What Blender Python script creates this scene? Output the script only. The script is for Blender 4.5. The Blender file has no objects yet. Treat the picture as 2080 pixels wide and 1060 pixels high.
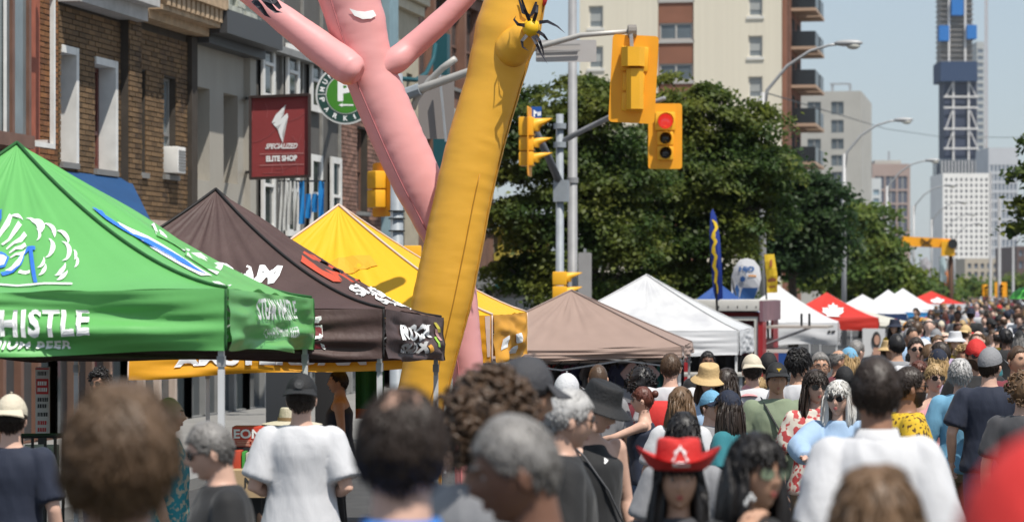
import bpy, bmesh, math, random
import numpy as np
from mathutils import Vector, Matrix, noise
from mathutils.bvhtree import BVHTree
R = math.radians
PI = math.pi
rng = random.Random(7)
SC = bpy.context.scene
COL = SC.collection

# ------------------------------------------------------------------ camera, sky, sun, exposure
FPX = 5500.0                       # focal length in pixels of the 2080 wide photograph
TH = math.atan(1044 / FPX)         # the camera is turned left of the street axis
CAMZ = 1.95
HOR = 590.0
cam = bpy.data.cameras.new('camera')
cam.sensor_width = 36.0
cam.lens = FPX / 2080 * 36
cam.shift_y = (HOR - 530) / 2080
cam.clip_start = 0.1
cam.clip_end = 8000
cam.dof.use_dof = True
cam.dof.focus_distance = 21.5
cam.dof.aperture_fstop = 3.7
cam.dof.aperture_blades = 0
camo = bpy.data.objects.new('camera', cam)
COL.objects.link(camo)
camo.location = (0, 0, CAMZ)
camo.rotation_euler = (R(90), 0, TH)
SC.camera = camo

SUN = Vector((0.44, -0.44, 1.15)).normalized()      # towards the sun
world = bpy.data.worlds.new('World')
SC.world = world
world.use_nodes = True
wn = world.node_tree
bg = wn.nodes['Background']
sky = wn.nodes.new('ShaderNodeTexSky')
sky.sky_type = 'NISHITA'
sky.sun_disc = False
sky.sun_elevation = math.asin(SUN.z)
sky.sun_rotation = math.atan2(SUN.x, SUN.y)
sky.air_density = 1.2
sky.dust_density = 0.8
sky.ozone_density = 3.0
sky.altitude = 50
hz = wn.nodes.new('ShaderNodeMixRGB')                 # summer haze: the clear sky washed with an even pale blue
hz.inputs[0].default_value = 0.62
hz.inputs[2].default_value = (4.5, 5.25, 6.1, 1)
wn.links.new(sky.outputs[0], hz.inputs[1]); wn.links.new(hz.outputs[0], bg.inputs[0])
bg.inputs[1].default_value = 0.10
sun = bpy.data.lights.new('sun', 'SUN')
sun.energy = 4.7
sun.angle = R(0.53)
sun.color = (1.0, 0.95, 0.87)
suno = bpy.data.objects.new('sun', sun)
COL.objects.link(suno)
suno.rotation_euler = SUN.to_track_quat('Z', 'Y').to_euler()
SC.view_settings.view_transform = 'Standard'
SC.view_settings.look = 'None'
SC.view_settings.gamma = 1.0
SC.view_settings.use_curve_mapping = False
SC.view_settings.exposure = 0.22
SC.cycles.max_bounces = 6
SC.cycles.transparent_max_bounces = 8

# ------------------------------------------------------------------ geometry of the view
FW = Vector((-math.sin(TH), math.cos(TH), 0))
RT = Vector((math.cos(TH), math.sin(TH), 0))
CP = Vector((0, 0, CAMZ))
def P(px, py, d):
    "world point seen at photograph pixel (px, py), d metres along the camera axis"
    return CP + FW * d + RT * ((px - 1040) / FPX * d) + Vector((0, 0, (HOR - py) / FPX * d))
def proj(p):
    q = Vector(p) - CP
    d = q.dot(FW)
    return (1040 + FPX * q.dot(RT) / d, HOR - FPX * q.z / d, d)
def onX(px, X):
    "world y at which the plane x = X shows at column px"
    dr = FW + RT * ((px - 1040) / FPX)
    return X / dr.x * dr.y
def XZ(px, py, X):
    dr = FW + RT * ((px - 1040) / FPX)
    t = X / dr.x
    return Vector((X, t * dr.y, CAMZ + (HOR - py) / FPX * t))
def sstep(a, b, x):
    t = min(1, max(0, (x - a) / (b - a)))
    return t * t * (3 - 2 * t)
def gz(y):
    return -0.36 * sstep(3, 22, y)

# ------------------------------------------------------------------ materials
MATS = {}
def C(h):
    h = h.lstrip('#')
    o = []
    for i in (0, 2, 4):
        c = int(h[i:i + 2], 16) / 255
        o.append(c / 12.92 if c <= 0.04045 else ((c + 0.055) / 1.055) ** 2.4)
    return tuple(o)
def mat(name, col, rough=0.6, var=0.0, vs=4.0, bump=0.0, bs=30.0, metal=0.0, spec=0.4, trans=0.0, stretch=None, col2=None, c2=(0.45, 0.6),
        emit=0.0, island=0.0, detail=4, alpha=None, sheen=0.0, transmission=0.0, dist=0.0, coat=0.0):
    if name in MATS: return MATS[name]
    if isinstance(col, str): col = C(col)
    if isinstance(col2, str): col2 = C(col2)
    m = bpy.data.materials.new(name)
    m.use_nodes = True
    n = m.node_tree.nodes; l = m.node_tree.links
    b = n['Principled BSDF']
    b.inputs['Roughness'].default_value = rough
    b.inputs['Metallic'].default_value = metal
    b.inputs['Specular IOR Level'].default_value = spec
    if sheen: b.inputs['Sheen Weight'].default_value = sheen
    if coat: b.inputs['Coat Weight'].default_value = coat
    if transmission: b.inputs['Transmission Weight'].default_value = transmission
    b.inputs['Base Color'].default_value = (*col, 1)
    cs = b.inputs['Base Color']
    src = None
    if var or bump or col2 or island:
        tc = n.new('ShaderNodeTexCoord'); mp = n.new('ShaderNodeMapping')
        l.new(tc.outputs['Object'], mp.inputs['Vector'])
        if stretch: mp.inputs['Scale'].default_value = stretch
    if var or col2:
        nt = n.new('ShaderNodeTexNoise'); nt.inputs['Scale'].default_value = vs; nt.inputs['Detail'].default_value = detail
        nt.inputs['Distortion'].default_value = dist
        l.new(mp.outputs[0], nt.inputs['Vector'])
        rp = n.new('ShaderNodeValToRGB')
        if col2:
            rp.color_ramp.elements[0].position = c2[0]; rp.color_ramp.elements[1].position = c2[1]
            rp.color_ramp.elements[0].color = (*col, 1); rp.color_ramp.elements[1].color = (*col2, 1)
        else:
            rp.color_ramp.elements[0].position = 0.25; rp.color_ramp.elements[1].position = 0.75
            rp.color_ramp.elements[0].color = (*[c * (1 - var) for c in col], 1)
            rp.color_ramp.elements[1].color = (*[min(0.9, c * (1 + var)) for c in col], 1)
        l.new(nt.outputs[0], rp.inputs[0])
        src = rp.outputs[0]
    if island:
        ge = n.new('ShaderNodeNewGeometry'); hs = n.new('ShaderNodeHueSaturation')
        mr = n.new('ShaderNodeMapRange'); mr.inputs[3].default_value = 1 - island; mr.inputs[4].default_value = 1 + island
        l.new(ge.outputs['Random Per Island'], mr.inputs[0]); l.new(mr.outputs[0], hs.inputs['Value'])
        if src: l.new(src, hs.inputs['Color'])
        else: hs.inputs['Color'].default_value = (*col, 1)
        src = hs.outputs[0]
    if src: l.new(src, cs)
    if bump:
        nb = n.new('ShaderNodeTexNoise'); nb.inputs['Scale'].default_value = bs; nb.inputs['Detail'].default_value = 5
        nb.inputs['Distortion'].default_value = dist
        l.new(mp.outputs[0], nb.inputs['Vector'])
        bp = n.new('ShaderNodeBump'); bp.inputs['Strength'].default_value = bump; bp.inputs['Distance'].default_value = 0.02
        l.new(nb.outputs[0], bp.inputs['Height']); l.new(bp.outputs[0], b.inputs['Normal'])
    if emit:
        b.inputs['Emission Color'].default_value = (*col, 1); b.inputs['Emission Strength'].default_value = emit
    if trans:
        out = n['Material Output']; tr = n.new('ShaderNodeBsdfTranslucent'); mx = n.new('ShaderNodeMixShader')
        tr.inputs[0].default_value = (*col, 1)
        if src: l.new(src, tr.inputs[0])
        mx.inputs[0].default_value = trans
        l.new(b.outputs[0], mx.inputs[1]); l.new(tr.outputs[0], mx.inputs[2]); l.new(mx.outputs[0], out.inputs[0])
    MATS[name] = m
    return m

# ------------------------------------------------------------------ mesh builder
def origin_of(o):
    v = Vector((0, 0, 0))
    while o is not None:
        v += o.location; o = o.parent
    return v
def frame(ax, ay, az, o=(0, 0, 0)):
    m = Matrix.Identity(4)
    for i, a in enumerate((ax, ay, az)):
        for k in range(3): m[k][i] = a[k]
    for k in range(3): m[k][3] = o[k]
    return m
class MB:
    def __init__(s): s.v = []; s.f = []
    def add(s, vs, fs):
        n = len(s.v); s.v += [tuple(v) for v in vs]; s.f += [tuple(i + n for i in f) for f in fs]; return s
    def box(s, a, b, m=None):
        x0, y0, z0 = a; x1, y1, z1 = b
        vs = [Vector(p) for p in ((x0,y0,z0),(x1,y0,z0),(x1,y1,z0),(x0,y1,z0),(x0,y0,z1),(x1,y0,z1),(x1,y1,z1),(x0,y1,z1))]
        if m: vs = [m @ v for v in vs]
        return s.add(vs, ((0,3,2,1),(4,5,6,7),(0,1,5,4),(1,2,6,5),(2,3,7,6),(3,0,4,7)))
    def bar(s, p, q, w, h=None, up=(0, 0, 1)):
        p, q = Vector(p), Vector(q); h = h or w
        z = (q - p); L = z.length; z.normalize(); up = Vector(up)
        if abs(z.dot(up)) > 0.98: up = Vector((1, 0, 0))
        x = up.cross(z).normalized(); y = z.cross(x)
        return s.box((-w/2, -h/2, 0), (w/2, h/2, L), frame(x, y, z, p))
    def tube(s, pts, rad, n=10, cap=True, sq=1.0):
        pts = [Vector(p) for p in pts]
        if not isinstance(rad, (list, tuple)): rad = [rad] * len(pts)
        t0 = (pts[1] - pts[0]).normalized()
        x = t0.orthogonal().normalized(); vs = []; fs = []
        for i, p in enumerate(pts):
            t = (pts[min(i + 1, len(pts) - 1)] - pts[max(i - 1, 0)]).normalized()
            x = (x - t * x.dot(t)).normalized(); y = t.cross(x)
            for k in range(n):
                a = 2 * PI * k / n
                vs.append(p + x * (math.cos(a) * rad[i]) + y * (math.sin(a) * rad[i] * sq))
        for i in range(len(pts) - 1):
            for k in range(n):
                fs.append((i*n + k, i*n + (k+1) % n, (i+1)*n + (k+1) % n, (i+1)*n + k))
        if cap:
            fs.append(tuple(range(n))[::-1]); fs.append(tuple((len(pts)-1)*n + k for k in range(n)))
        return s.add(vs, fs)
    def rings(s, rings, cap=True):
        n = len(rings[0]); vs = [p for r in rings for p in r]; fs = []
        for i in range(len(rings) - 1):
            for k in range(n):
                fs.append((i*n + k, i*n + (k+1) % n, (i+1)*n + (k+1) % n, (i+1)*n + k))
        if cap:
            fs.append(tuple(range(n))[::-1]); fs.append(tuple((len(rings)-1)*n + k for k in range(n)))
        return s.add(vs, fs)
    def lathe(s, prof, m=None, n=20, cap=True):
        rs = []
        for (r, z) in prof:
            rs.append([(m @ Vector((r*math.cos(2*PI*k/n), r*math.sin(2*PI*k/n), z))) if m else Vector((r*math.cos(2*PI*k/n), r*math.sin(2*PI*k/n), z)) for k in range(n)])
        return s.rings(rs, cap)
    def ball(s, c, r, n=10, m=None):
        c = Vector(c); rr = r if isinstance(r, (tuple, list)) else (r, r, r)
        k = n // 2 + 1; rs = []
        for i in range(k):
            e = -PI/2 + PI * (i + 0.02) / (k - 0.96)
            ring = []
            for j in range(n):
                v = Vector((rr[0]*math.cos(e)*math.cos(2*PI*j/n), rr[1]*math.cos(e)*math.sin(2*PI*j/n), rr[2]*math.sin(e)))
                ring.append(c + (m @ v if m else v))
            rs.append(ring)
        return s.rings(rs)
    def prism(s, pts, m, t):
        "extrude 2D outline (local x, y) from z=0 to z=t"
        n = len(pts)
        vs = [m @ Vector((x, y, 0)) for x, y in pts] + [m @ Vector((x, y, t)) for x, y in pts]
        fs = [tuple(range(n))[::-1], tuple(range(n, 2*n))] + [(i, (i+1) % n, n + (i+1) % n, n + i) for i in range(n)]
        return s.add(vs, fs)
    def grid(s, fn, nu, nv, flip=False):
        vs = [fn(i / nu, j / nv) for j in range(nv + 1) for i in range(nu + 1)]
        w = nu + 1; fs = []
        for j in range(nv):
            for i in range(nu):
                f = (j*w + i, j*w + i + 1, (j+1)*w + i + 1, (j+1)*w + i)
                fs.append(f[::-1] if flip else f)
        return s.add(vs, fs)
    def mesh(s, name, m, org=Vector((0, 0, 0)), smooth=False):
        me = bpy.data.meshes.new(name)
        me.from_pydata([(v[0]-org[0], v[1]-org[1], v[2]-org[2]) for v in s.v], [], s.f)
        if smooth: me.polygons.foreach_set('use_smooth', [True] * len(me.polygons))
        for mm in (m if isinstance(m, (list, tuple)) else [m]):
            if mm: me.materials.append(mm)
        me.update()
        return me
    def build(s, name, m, parent=None, smooth=False, loc=None):
        org = origin_of(parent) if parent else Vector(loc if loc is not None else (0, 0, 0))
        o = bpy.data.objects.new(name, s.mesh(name, m, org, smooth))
        COL.objects.link(o)
        if parent: o.parent = parent
        else: o.location = org
        return o
def tag(o, label=None, cat=None, group=None, kind=None):
    if label: o['label'] = label
    if cat: o['category'] = cat
    if group: o['group'] = group
    if kind: o['kind'] = kind
    return o
def thing(name, label, cat, loc=(0, 0, 0), group=None):
    o = bpy.data.objects.new(name, None); COL.objects.link(o); o.location = loc; o.empty_display_size = 0.2
    return tag(o, label, cat, group)
def sharp(o, ang=35):
    "smooth shading with hard edges kept"
    me = o.data
    me.polygons.foreach_set('use_smooth', [True] * len(me.polygons))
    me.set_sharp_from_angle(angle=R(ang))
    return o
def bevel(o, w, seg=2):
    b = bmesh.new(); b.from_mesh(o.data)
    bmesh.ops.remove_doubles(b, verts=b.verts, dist=1e-5)
    bmesh.ops.bevel(b, geom=b.edges[:], offset=w, segments=seg, affect='EDGES', profile=0.6)
    b.to_mesh(o.data); b.free()
    return sharp(o, 40)

# ------------------------------------------------------------------ lettering and flat print on any surface
def text2d(body, bold=0.0, shear=0.0, space=1.0, cuts=1):
    cu = bpy.data.curves.new('t', 'FONT'); cu.body = body; cu.offset = bold; cu.space_character = space; cu.resolution_u = 3; cu.shear = shear
    ob = bpy.data.objects.new('t', cu)
    me = ob.to_mesh()
    b = bmesh.new(); b.from_mesh(me); ob.to_mesh_clear()
    bpy.data.objects.remove(ob); bpy.data.curves.remove(cu)
    bmesh.ops.triangulate(b, faces=b.faces[:])
    if cuts: bmesh.ops.subdivide_edges(b, edges=b.edges[:], cuts=cuts, use_grid_fill=True)
    vs = [(v.co.x, v.co.y) for v in b.verts]; b.verts.index_update()
    fs = [tuple(v.index for v in f.verts) for f in b.faces]; b.free()
    x0 = min(v[0] for v in vs); x1 = max(v[0] for v in vs); y0 = min(v[1] for v in vs); y1 = max(v[1] for v in vs)
    return [((x-x0)/(x1-x0), (y-y0)/(y1-y0)) for x, y in vs], fs
def poly2d(pts, cuts=2):
    b = bmesh.new()
    f = b.faces.new([b.verts.new((x, y, 0)) for x, y in pts])
    bmesh.ops.triangulate(b, faces=[f])
    if cuts: bmesh.ops.subdivide_edges(b, edges=b.edges[:], cuts=cuts, use_grid_fill=True)
    b.verts.index_update()
    vs = [(v.co.x, v.co.y) for v in b.verts]; fs = [tuple(v.index for v in f.verts) for f in b.faces]; b.free()
    return vs, fs
def invS(S, px, py, u=0.5, v=0.4):
    for _ in range(16):
        a = proj(S(u, v)); e = 1e-3
        bu = proj(S(u + e, v)); bv = proj(S(u, v + e))
        J = ((bu[0]-a[0])/e, (bv[0]-a[0])/e, (bu[1]-a[1])/e, (bv[1]-a[1])/e)
        D = J[0]*J[3] - J[1]*J[2]
        if abs(D) < 1e-9: break
        rx, ry = px - a[0], py - a[1]
        u += max(-.3, min(.3, (rx*J[3] - ry*J[1]) / D)); v += max(-.3, min(.3, (ry*J[0] - rx*J[2]) / D))
    return min(.995, max(.005, u)), min(.985, max(.012, v))
def bil(q, s, t):
    "q = four corners bottom-left, bottom-right, top-right, top-left"
    return tuple((q[0][k]*(1-s) + q[1][k]*s)*(1-t) + (q[3][k]*(1-s) + q[2][k]*s)*t for k in (0, 1))
def Snorm(S, u, v, e=1e-3):
    a = Vector(S(u, v)); n = (Vector(S(u + e, v)) - a).cross(Vector(S(u, v + e)) - a)
    n.normalize()
    if n.dot(CP - a) < 0: n = -n
    return n
def put(S, uv, fs, off=0.006):
    mb = MB()
    vs = [Vector(S(u, v)) + Snorm(S, u, v) * off for u, v in uv]
    return mb.add(vs, fs)
def text_on(S, body, quad, m, parent, bold=0.0, shear=0.0, space=1.0, off=0.007, name='lettering', label=None, cuts=1):
    "quad: corners in photograph pixels; lettering is laid on surface S(u, v)"
    q = [invS(S, *c) for c in quad]
    vs, fs = text2d(body, bold, shear, space, cuts)
    o = put(S, [bil(q, s, t) for s, t in vs], fs, off).build(name, m, parent)
    if label: o['label'] = label
    return o
def polys_on(S, polys, m, parent, off=0.007, name='print', cuts=2):
    mb = MB()
    for pl in polys:
        vs, fs = poly2d([invS(S, *c) for c in pl], cuts)
        k = put(S, vs, fs, off); mb.add(k.v, k.f)
    return mb.build(name, m, parent)
def text_flat(body, m4, w, h, m, parent, bold=0.0, shear=0.0, space=1.0, name='lettering'):
    "m4: frame whose x, y span the lettering from its lower left corner"
    vs, fs = text2d(body, bold, shear, space, 0)
    return MB().add([m4 @ Vector((x*w, y*h, 0)) for x, y in vs], fs).build(name, m, parent)

WHITE_PRINT = mat('white_print', (0.8, 0.8, 0.79), 0.6)
STEEL = mat('galvanised_steel', (0.42, 0.43, 0.44), 0.45, var=0.12, vs=6, metal=0.6)
BLACK = mat('black_plastic', (0.02, 0.02, 0.022), 0.5)
# ------------------------------------------------------------------ ground
asphalt = mat('asphalt', (0.055, 0.054, 0.053), 0.85, var=0.25, vs=3, bump=0.4, bs=60)
concrete = mat('concrete', (0.21, 0.205, 0.195), 0.85, var=0.15, vs=1.5, bump=0.3, bs=40)
ys = [-30, -5, 0, 3] + [3 + i * 1.5 for i in range(1, 14)] + [30, 45, 60, 90, 130, 200, 400, 900, 2950]
def strip(x0, x1, dz, y0=-30, y1=2950):
    yy = [y for y in ys if y0 <= y <= y1]
    mb = MB()
    mb.v = [(x, y, gz(y) + dz) for y in yy for x in (x0, x1)]
    mb.f = [(2*i, 2*i+1, 2*i+3, 2*i+2) for i in range(len(yy) - 1)]
    return mb
tag(strip(-2500, 2500, -0.012).build('ground', mat('city_ground', (0.16, 0.155, 0.145), 0.9, var=0.2, vs=.05)), kind='structure')
tag(strip(-9.5, 9.5, 0.0).build('road', asphalt), kind='structure')
for x0, x1 in ((-14.0, -9.5), (9.5, 14)):
    k = strip(x0, x1, 0.13); n = len(k.v)
    xk = x1 if x0 < 0 else x0
    yy = [y for y in ys]
    for y in yy: k.v += [(xk, y, gz(y) + 0.13), (xk, y, gz(y) - 0.01)]
    k.f += [(n+2*i, n+2*i+1, n+2*i+3, n+2*i+2) for i in range(len(yy) - 1)]
    tag(k.build('pavement', concrete), kind='structure')
tag(strip(-0.08, 0.08, 0.004).build('road_marking', mat('road_paint', (0.6, 0.45, 0.08), 0.7, var=0.2)), kind='structure')

# ------------------------------------------------------------------ shop row on the near side
XF = -14.0
glass_d = mat('shop_glass', (0.05, 0.06, 0.065), 0.06, spec=0.8)
glass_p = mat('pale_glass', (0.16, 0.19, 0.20), 0.08, spec=0.8, var=0.3, vs=1.2)
white_p = mat('white_paint', (0.70, 0.69, 0.66), 0.55, var=0.12, vs=4)
grey_p = mat('grey_paint', (0.22, 0.22, 0.215), 0.6, var=0.15, vs=3)
brown_p = mat('brown_frame', (0.16, 0.085, 0.06), 0.5, var=0.2)
mortar = mat('dark_mortar', (0.055, 0.045, 0.036), 0.9, var=0.2)
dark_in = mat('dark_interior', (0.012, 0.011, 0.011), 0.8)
def wall_holes(mb, X, y0, y1, z0, z1, holes, dep=0.2):
    "a wall facing +x with openings; each opening gets its reveals"
    yc = sorted({y0, y1, *[h[0] for h in holes], *[h[1] for h in holes]}); zc = sorted({z0, z1, *[h[2] for h in holes], *[h[3] for h in holes]})
    for a, b in zip(yc, yc[1:]):
        for c, d in zip(zc, zc[1:]):
            my, mz = (a + b) / 2, (c + d) / 2
            if any(h[0] < my < h[1] and h[2] < mz < h[3] for h in holes): continue
            mb.add([(X, a, c), (X, b, c), (X, b, d), (X, a, d)], [(0, 1, 2, 3)])
    for a, b, c, d in holes:
        q = [(a, c), (b, c), (b, d), (a, d)]
        for i in range(4):
            (ya, za), (yb, zb) = q[i], q[(i + 1) % 4]
            mb.add([(X, ya, za), (X, yb, zb), (X - dep, yb, zb), (X - dep, ya, za)], [(3, 2, 1, 0)])
    return mb
def window(par, X, y0, y1, z0, z1, fm, gm, fw=0.06, rail=None, dep=0.2, cill=None, jamb=None):
    x = X - dep + 0.005
    mb = MB()
    mb.box((x, y0, z0), (x + .05, y1, z0 + fw)).box((x, y0, z1 - fw), (x + .05, y1, z1))
    mb.box((x, y0, z0 + fw), (x + .05, y0 + fw, z1 - fw)).box((x, y1 - fw, z0 + fw), (x + .05, y1, z1 - fw))
    if rail: 
        zr = z0 + (z1 - z0) * rail
        mb.box((x + .002, y0 + fw, zr - .03), (x + .06, y1 - fw, zr + .03))
    w = mb.build('window', fm, par)
    MB().box((x - .02, y0 + .02, z0 + .02), (x + .012, y1 - .02, z1 - .02)).build('pane', gm, w)
    if cill: MB().box((X - dep + .06, y0 - .06, z0 - .09), (X + .07, y1 + .06, z0 - .004)).build('sill', cill, w)
    if jamb:
        MB().box((X - dep + .06, y1 - .012, z0), (X + .04, y1 + .10, z1 + .10)).box((X - dep + .06, y0, z1 - .012), (X + .04, y1 - .02, z1 + .10)).build('jamb', jamb, w)
    return w
def hole(px0, px1, py0, py1):
    a = XZ(px0, py1, XF); b = XZ(px1, py1, XF)
    zt = XZ((px0 + px1) / 2, py0, XF).z; zb = XZ((px0 + px1) / 2, py1, XF).z
    return (a.y, b.y, zb, zt)
BR = [0, 0]
def bricks(par, y0, y1, z0, z1, holes, m, X=XF, L=0.29, H=0.081, keep=150, name='brick'):
    "courses laid one by one; the nearest are objects, the rest one joined mass"
    cells = []
    r = int((z1 - z0) / H)
    for i in range(r):
        y = y0 - (i % 2) * L / 2
        while y < y1:
            a, b = max(y, y0), min(y + L, y1); y += L
            segs = [(a, b)]
            for h in holes:
                if h[2] - .01 < z0 + (i + .5) * H < h[3] + .06:
                    ns = []
                    for s, t in segs:
                        if h[1] <= s or h[0] >= t: ns.append((s, t)); continue
                        if s < h[0]: ns.append((s, h[0]))
                        if t > h[1]: ns.append((h[1], t))
                    segs = ns
            for s, t in segs:
                if t - s > .05: cells.append((s, t, z0 + i * H))
    rr = random.Random(3); cache = {}
    cells.sort(key=lambda c: (c[0], c[2]))
    step = max(1, len(cells) // max(1, keep)); rest = MB(); cnt = 0
    org = origin_of(par)
    for j, (s, t, z) in enumerate(cells):
        pr = .012 + rr.random() * .012; g = .008
        if cnt < keep:
            key = (round(t - s, 2), int(pr * 400)); cnt += 1
            if key not in cache:
                cache[key] = MB().box((0, g, g), (pr, key[0] - g, H - g)).mesh(name, m)
            o = bpy.data.objects.new(name, cache[key]); COL.objects.link(o); o.parent = par
            o.location = Vector((X, s, z)) - org
        else: rest.box((X, s + g, z + g), (X + pr, t - g, z + H - g))
    if rest.v: tag(rest.build(name, m, par), kind='stuff')
def bmat(n, c1, c2):
    m = mat(n, c1, 0.85, col2=c2, vs=2.2, c2=(0.3, 0.7), bump=0.5, bs=40, island=0.35)
    nt = m.node_tree
    oi = nt.nodes.new('ShaderNodeObjectInfo'); hs = nt.nodes.new('ShaderNodeHueSaturation'); mr = nt.nodes.new('ShaderNodeMapRange')
    mr.inputs[3].default_value = .7; mr.inputs[4].default_value = 1.3
    b = nt.nodes['Principled BSDF']; s = b.inputs['Base Color'].links[0].from_socket
    nt.links.new(oi.outputs['Random'], mr.inputs[0]); nt.links.new(mr.outputs[0], hs.inputs['Value'])
    nt.links.new(s, hs.inputs['Color']); nt.links.new(hs.outputs[0], b.inputs['Base Color'])
    return m
brick_gold = bmat('golden_brown_brick', (0.18, 0.108, 0.048), (0.09, 0.056, 0.034))
brick_or = bmat('orange_brick', (0.34, 0.15, 0.05), (0.22, 0.09, 0.04))
brick_red = bmat('red_brown_brick', (0.22, 0.12, 0.085), (0.13, 0.075, 0.06))
ZS = 2.95                                              # top of the shop fronts
def shell(name, label, px0, px1, ztop, m, zshop=ZS, depth=10, y0=None, y1=None):
    y0 = onX(px0, XF) if y0 is None else y0; y1 = onX(px1, XF) if y1 is None else y1
    t = thing(name, label, 'building', (XF, (y0 + y1) / 2, gz(y0)))
    mb = MB()
    z0 = gz(y0)
    mb.add([(XF - depth, y0, z0), (XF, y0, z0), (XF, y0, ztop), (XF - depth, y0, ztop), (XF - depth, y1, z0), (XF, y1, z0), (XF, y1, ztop), (XF - depth, y1, ztop)],
           [(0, 1, 2, 3), (5, 4, 7, 6), (3, 2, 6, 7), (4, 0, 3, 7)])
    mb.build('side_wall', m, t)
    return t, y0, y1
def shopfront(t, y0, y1, z0, z1, fm, posts, gm=glass_d, zplinth=0.15):
    "recessed shop front: back, plinth, posts and panes"
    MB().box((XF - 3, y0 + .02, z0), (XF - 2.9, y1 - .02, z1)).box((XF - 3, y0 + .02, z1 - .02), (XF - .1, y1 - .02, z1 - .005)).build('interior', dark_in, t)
    MB().box((XF - .25, y0, z1 - .30), (XF + .05, y1, z1 + .25)).build('fascia', fm, t)
    MB().box((XF - .22, y0, z0), (XF - .06, y1, z0 + zplinth)).build('plinth', fm, t)
    ws = [y0 + (y1 - y0) * i / posts for i in range(posts + 1)]
    for y in ws: MB().box((XF - .2, y - .06, z0 + zplinth), (XF - .02, y + .06, z1 - .3)).build('post', fm, t)
    for a, b in zip(ws, ws[1:]): MB().box((XF - .14, a + .061, z0 + zplinth), (XF - .125, b - .061, z1 - .301)).build('pane', gm, t)

# --- building with the projecting glazed bay at the picture's edge
t, y0, y1 = shell('bay_window_building', 'orange brick building with a brown framed glazed bay window upstairs', -330, 117, 6.9, mortar)
wl = MB(); wall_holes(wl, XF, y0, y1, ZS, 6.9, []); wl.build('wall', mortar, t)
yb = onX(58, XF)
bricks(t, yb, y1 - .02, 3.2, 6.85, [], brick_or, keep=40)
MB().box((XF, yb - .5, 3.2), (XF + .05, yb + .32, 6.85)).build('terracotta_pier', mat('terracotta', (0.33, 0.10, 0.06), .8, var=.2), t)
bay = MB(); bx = XF + .55
zb0 = XZ(60, 285, bx).z
ye = onX(64, bx)
for i in range(8):
    y = ye - i * .62
    bay.box((bx - .09, y - .09, zb0 + .06), (bx, y, 7.4))
bay.box((XF, ye - 4.5, zb0 - .12), (bx + .05, ye, zb0 + .06)).box((XF, ye - .06, zb0 + .06), (XF + .1, ye, 7.4))
bw = bay.build('bay_window', brown_p, t)
for i in range(7):
    y = ye - i * .62
    MB().box((bx - .06, y - .53, zb0 + .06), (bx - .045, y - .09, 7.4)).build('pane', glass_p, bw)
MB().box((XF + .1, ye - .04, zb0 + .06), (bx - .1, ye - .025, 7.4)).build('pane', glass_p, bw)
for i in (1, 3): MB().box((bx - .03, ye - i*.62 - .35, zb0 + .06), (bx - .012, ye - i*.62 - .27, 7.4)).build('white_stile', white_p, bw)
xa = XF + .45
ya = onX(113, xa)
MB().box((xa - .06, ya - .07, XZ(113, 293, xa).z), (xa, ya, 6.9)).box((xa - .06, ya - 2.6, XZ(113, 293, xa).z - .07), (xa, ya, XZ(113, 293, xa).z)).box((XF, ya - .02, XZ(113, 290, xa).z), (xa - .06, ya, XZ(113, 293, xa).z + .06)).box((xa - .05, ya - 2.6, 6.08), (xa - .01, ya - .07, 6.2)).build('open_casement', white_p, t)
shopfront(t, y0, y1, gz(40), ZS - .3, brown_p, 11)

# --- first golden brick front
t, y0, y1 = shell('brick_shop_building', 'golden brown brick shop building with two white edged windows and pale cornice', 117, 262, 7.0, mortar)
hs = [hole(122, 151, 108, 330), hole(191, 231, 133, 345)]
wl = MB(); wall_holes(wl, XF, y0, y1, ZS, 6.2, hs, .3); wl.build('wall', mortar, t)
bricks(t, y0, y1 - .02, 3.0, 6.17, hs, brick_gold, keep=290)
for h in hs: window(t, XF, *h, mat('maroon_paint', (0.14, 0.045, 0.035), .5), glass_p, .08, .36, .3, concrete, white_p)
MB().box((XF - .1, y0, 6.2), (XF + .35, y1 - .1, 6.42)).box((XF - .1, y0, 6.42), (XF + .55, y1 - .1, 6.9)).build('cornice', mat('pale_cornice', (0.42, 0.41, 0.40), .7, var=.15), t)
pil = MB().box((XF, y1 - .45, 2.9), (XF + .14, y1 + .18, 6.35)).build('pilaster', mortar, t)
bricks(pil, y1 - .45, y1 + .18, 2.9, 6.3, [], brick_gold, X=XF + .14, keep=60)
shopfront(t, y0, y1, gz(40), ZS - .3, mat('peach_panel', (0.48, 0.29, 0.20), .7, var=.15), 4)

# --- second golden brick front
t, y0, y1 = shell('brick_shop_building', 'golden brown brick building with tan bracketed cornice and air conditioner in window', 262, 390, 6.9, mortar)
hs = [hole(273, 294, 143, 350), hole(331, 356, 158, 355)]
wl = MB(); wall_holes(wl, XF, y0, y1, ZS, 6.3, hs, .16); wl.build('wall', mortar, t)
bricks(t, y0 + .2, y1 - .02, 3.0, 6.2, hs, brick_gold, keep=180)
for h in hs: window(t, XF, *h, grey_p, glass_p, .05, .42, .16, concrete)
h = hs[1]; ac = MB().box((XF - .1, h[0] + .12, h[2] + .02), (XF + .22, h[1] - .1, h[2] + .46)).build('air_conditioner', white_p, t); bevel(ac, .02)
gr = MB()
for i in range(7): gr.box((XF + .221, h[0] + .16, h[2] + .07 + i*.05), (XF + .23, h[1] - .14, h[2] + .10 + i*.05))
gr.build('grille', grey_p, ac)
tan_s = mat('tan_stone', (0.42, 0.30, 0.19), .8, var=.3, vs=5, bump=.6, bs=15)
MB().box((XF - .1, y0 + .1, 6.28), (XF + .30, y1 + .1, 6.42)).box((XF - .1, y0 + .1, 6.42), (XF + .5, y1 + .1, 6.5)).box((XF - .1, y0 + .1, 6.72), (XF + .62, y1 + .1, 6.95)).box((XF - .1, y0 + .1, 6.5), (XF + .4, y1 + .1, 6.72)).build('cornice', tan_s, t)
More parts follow.
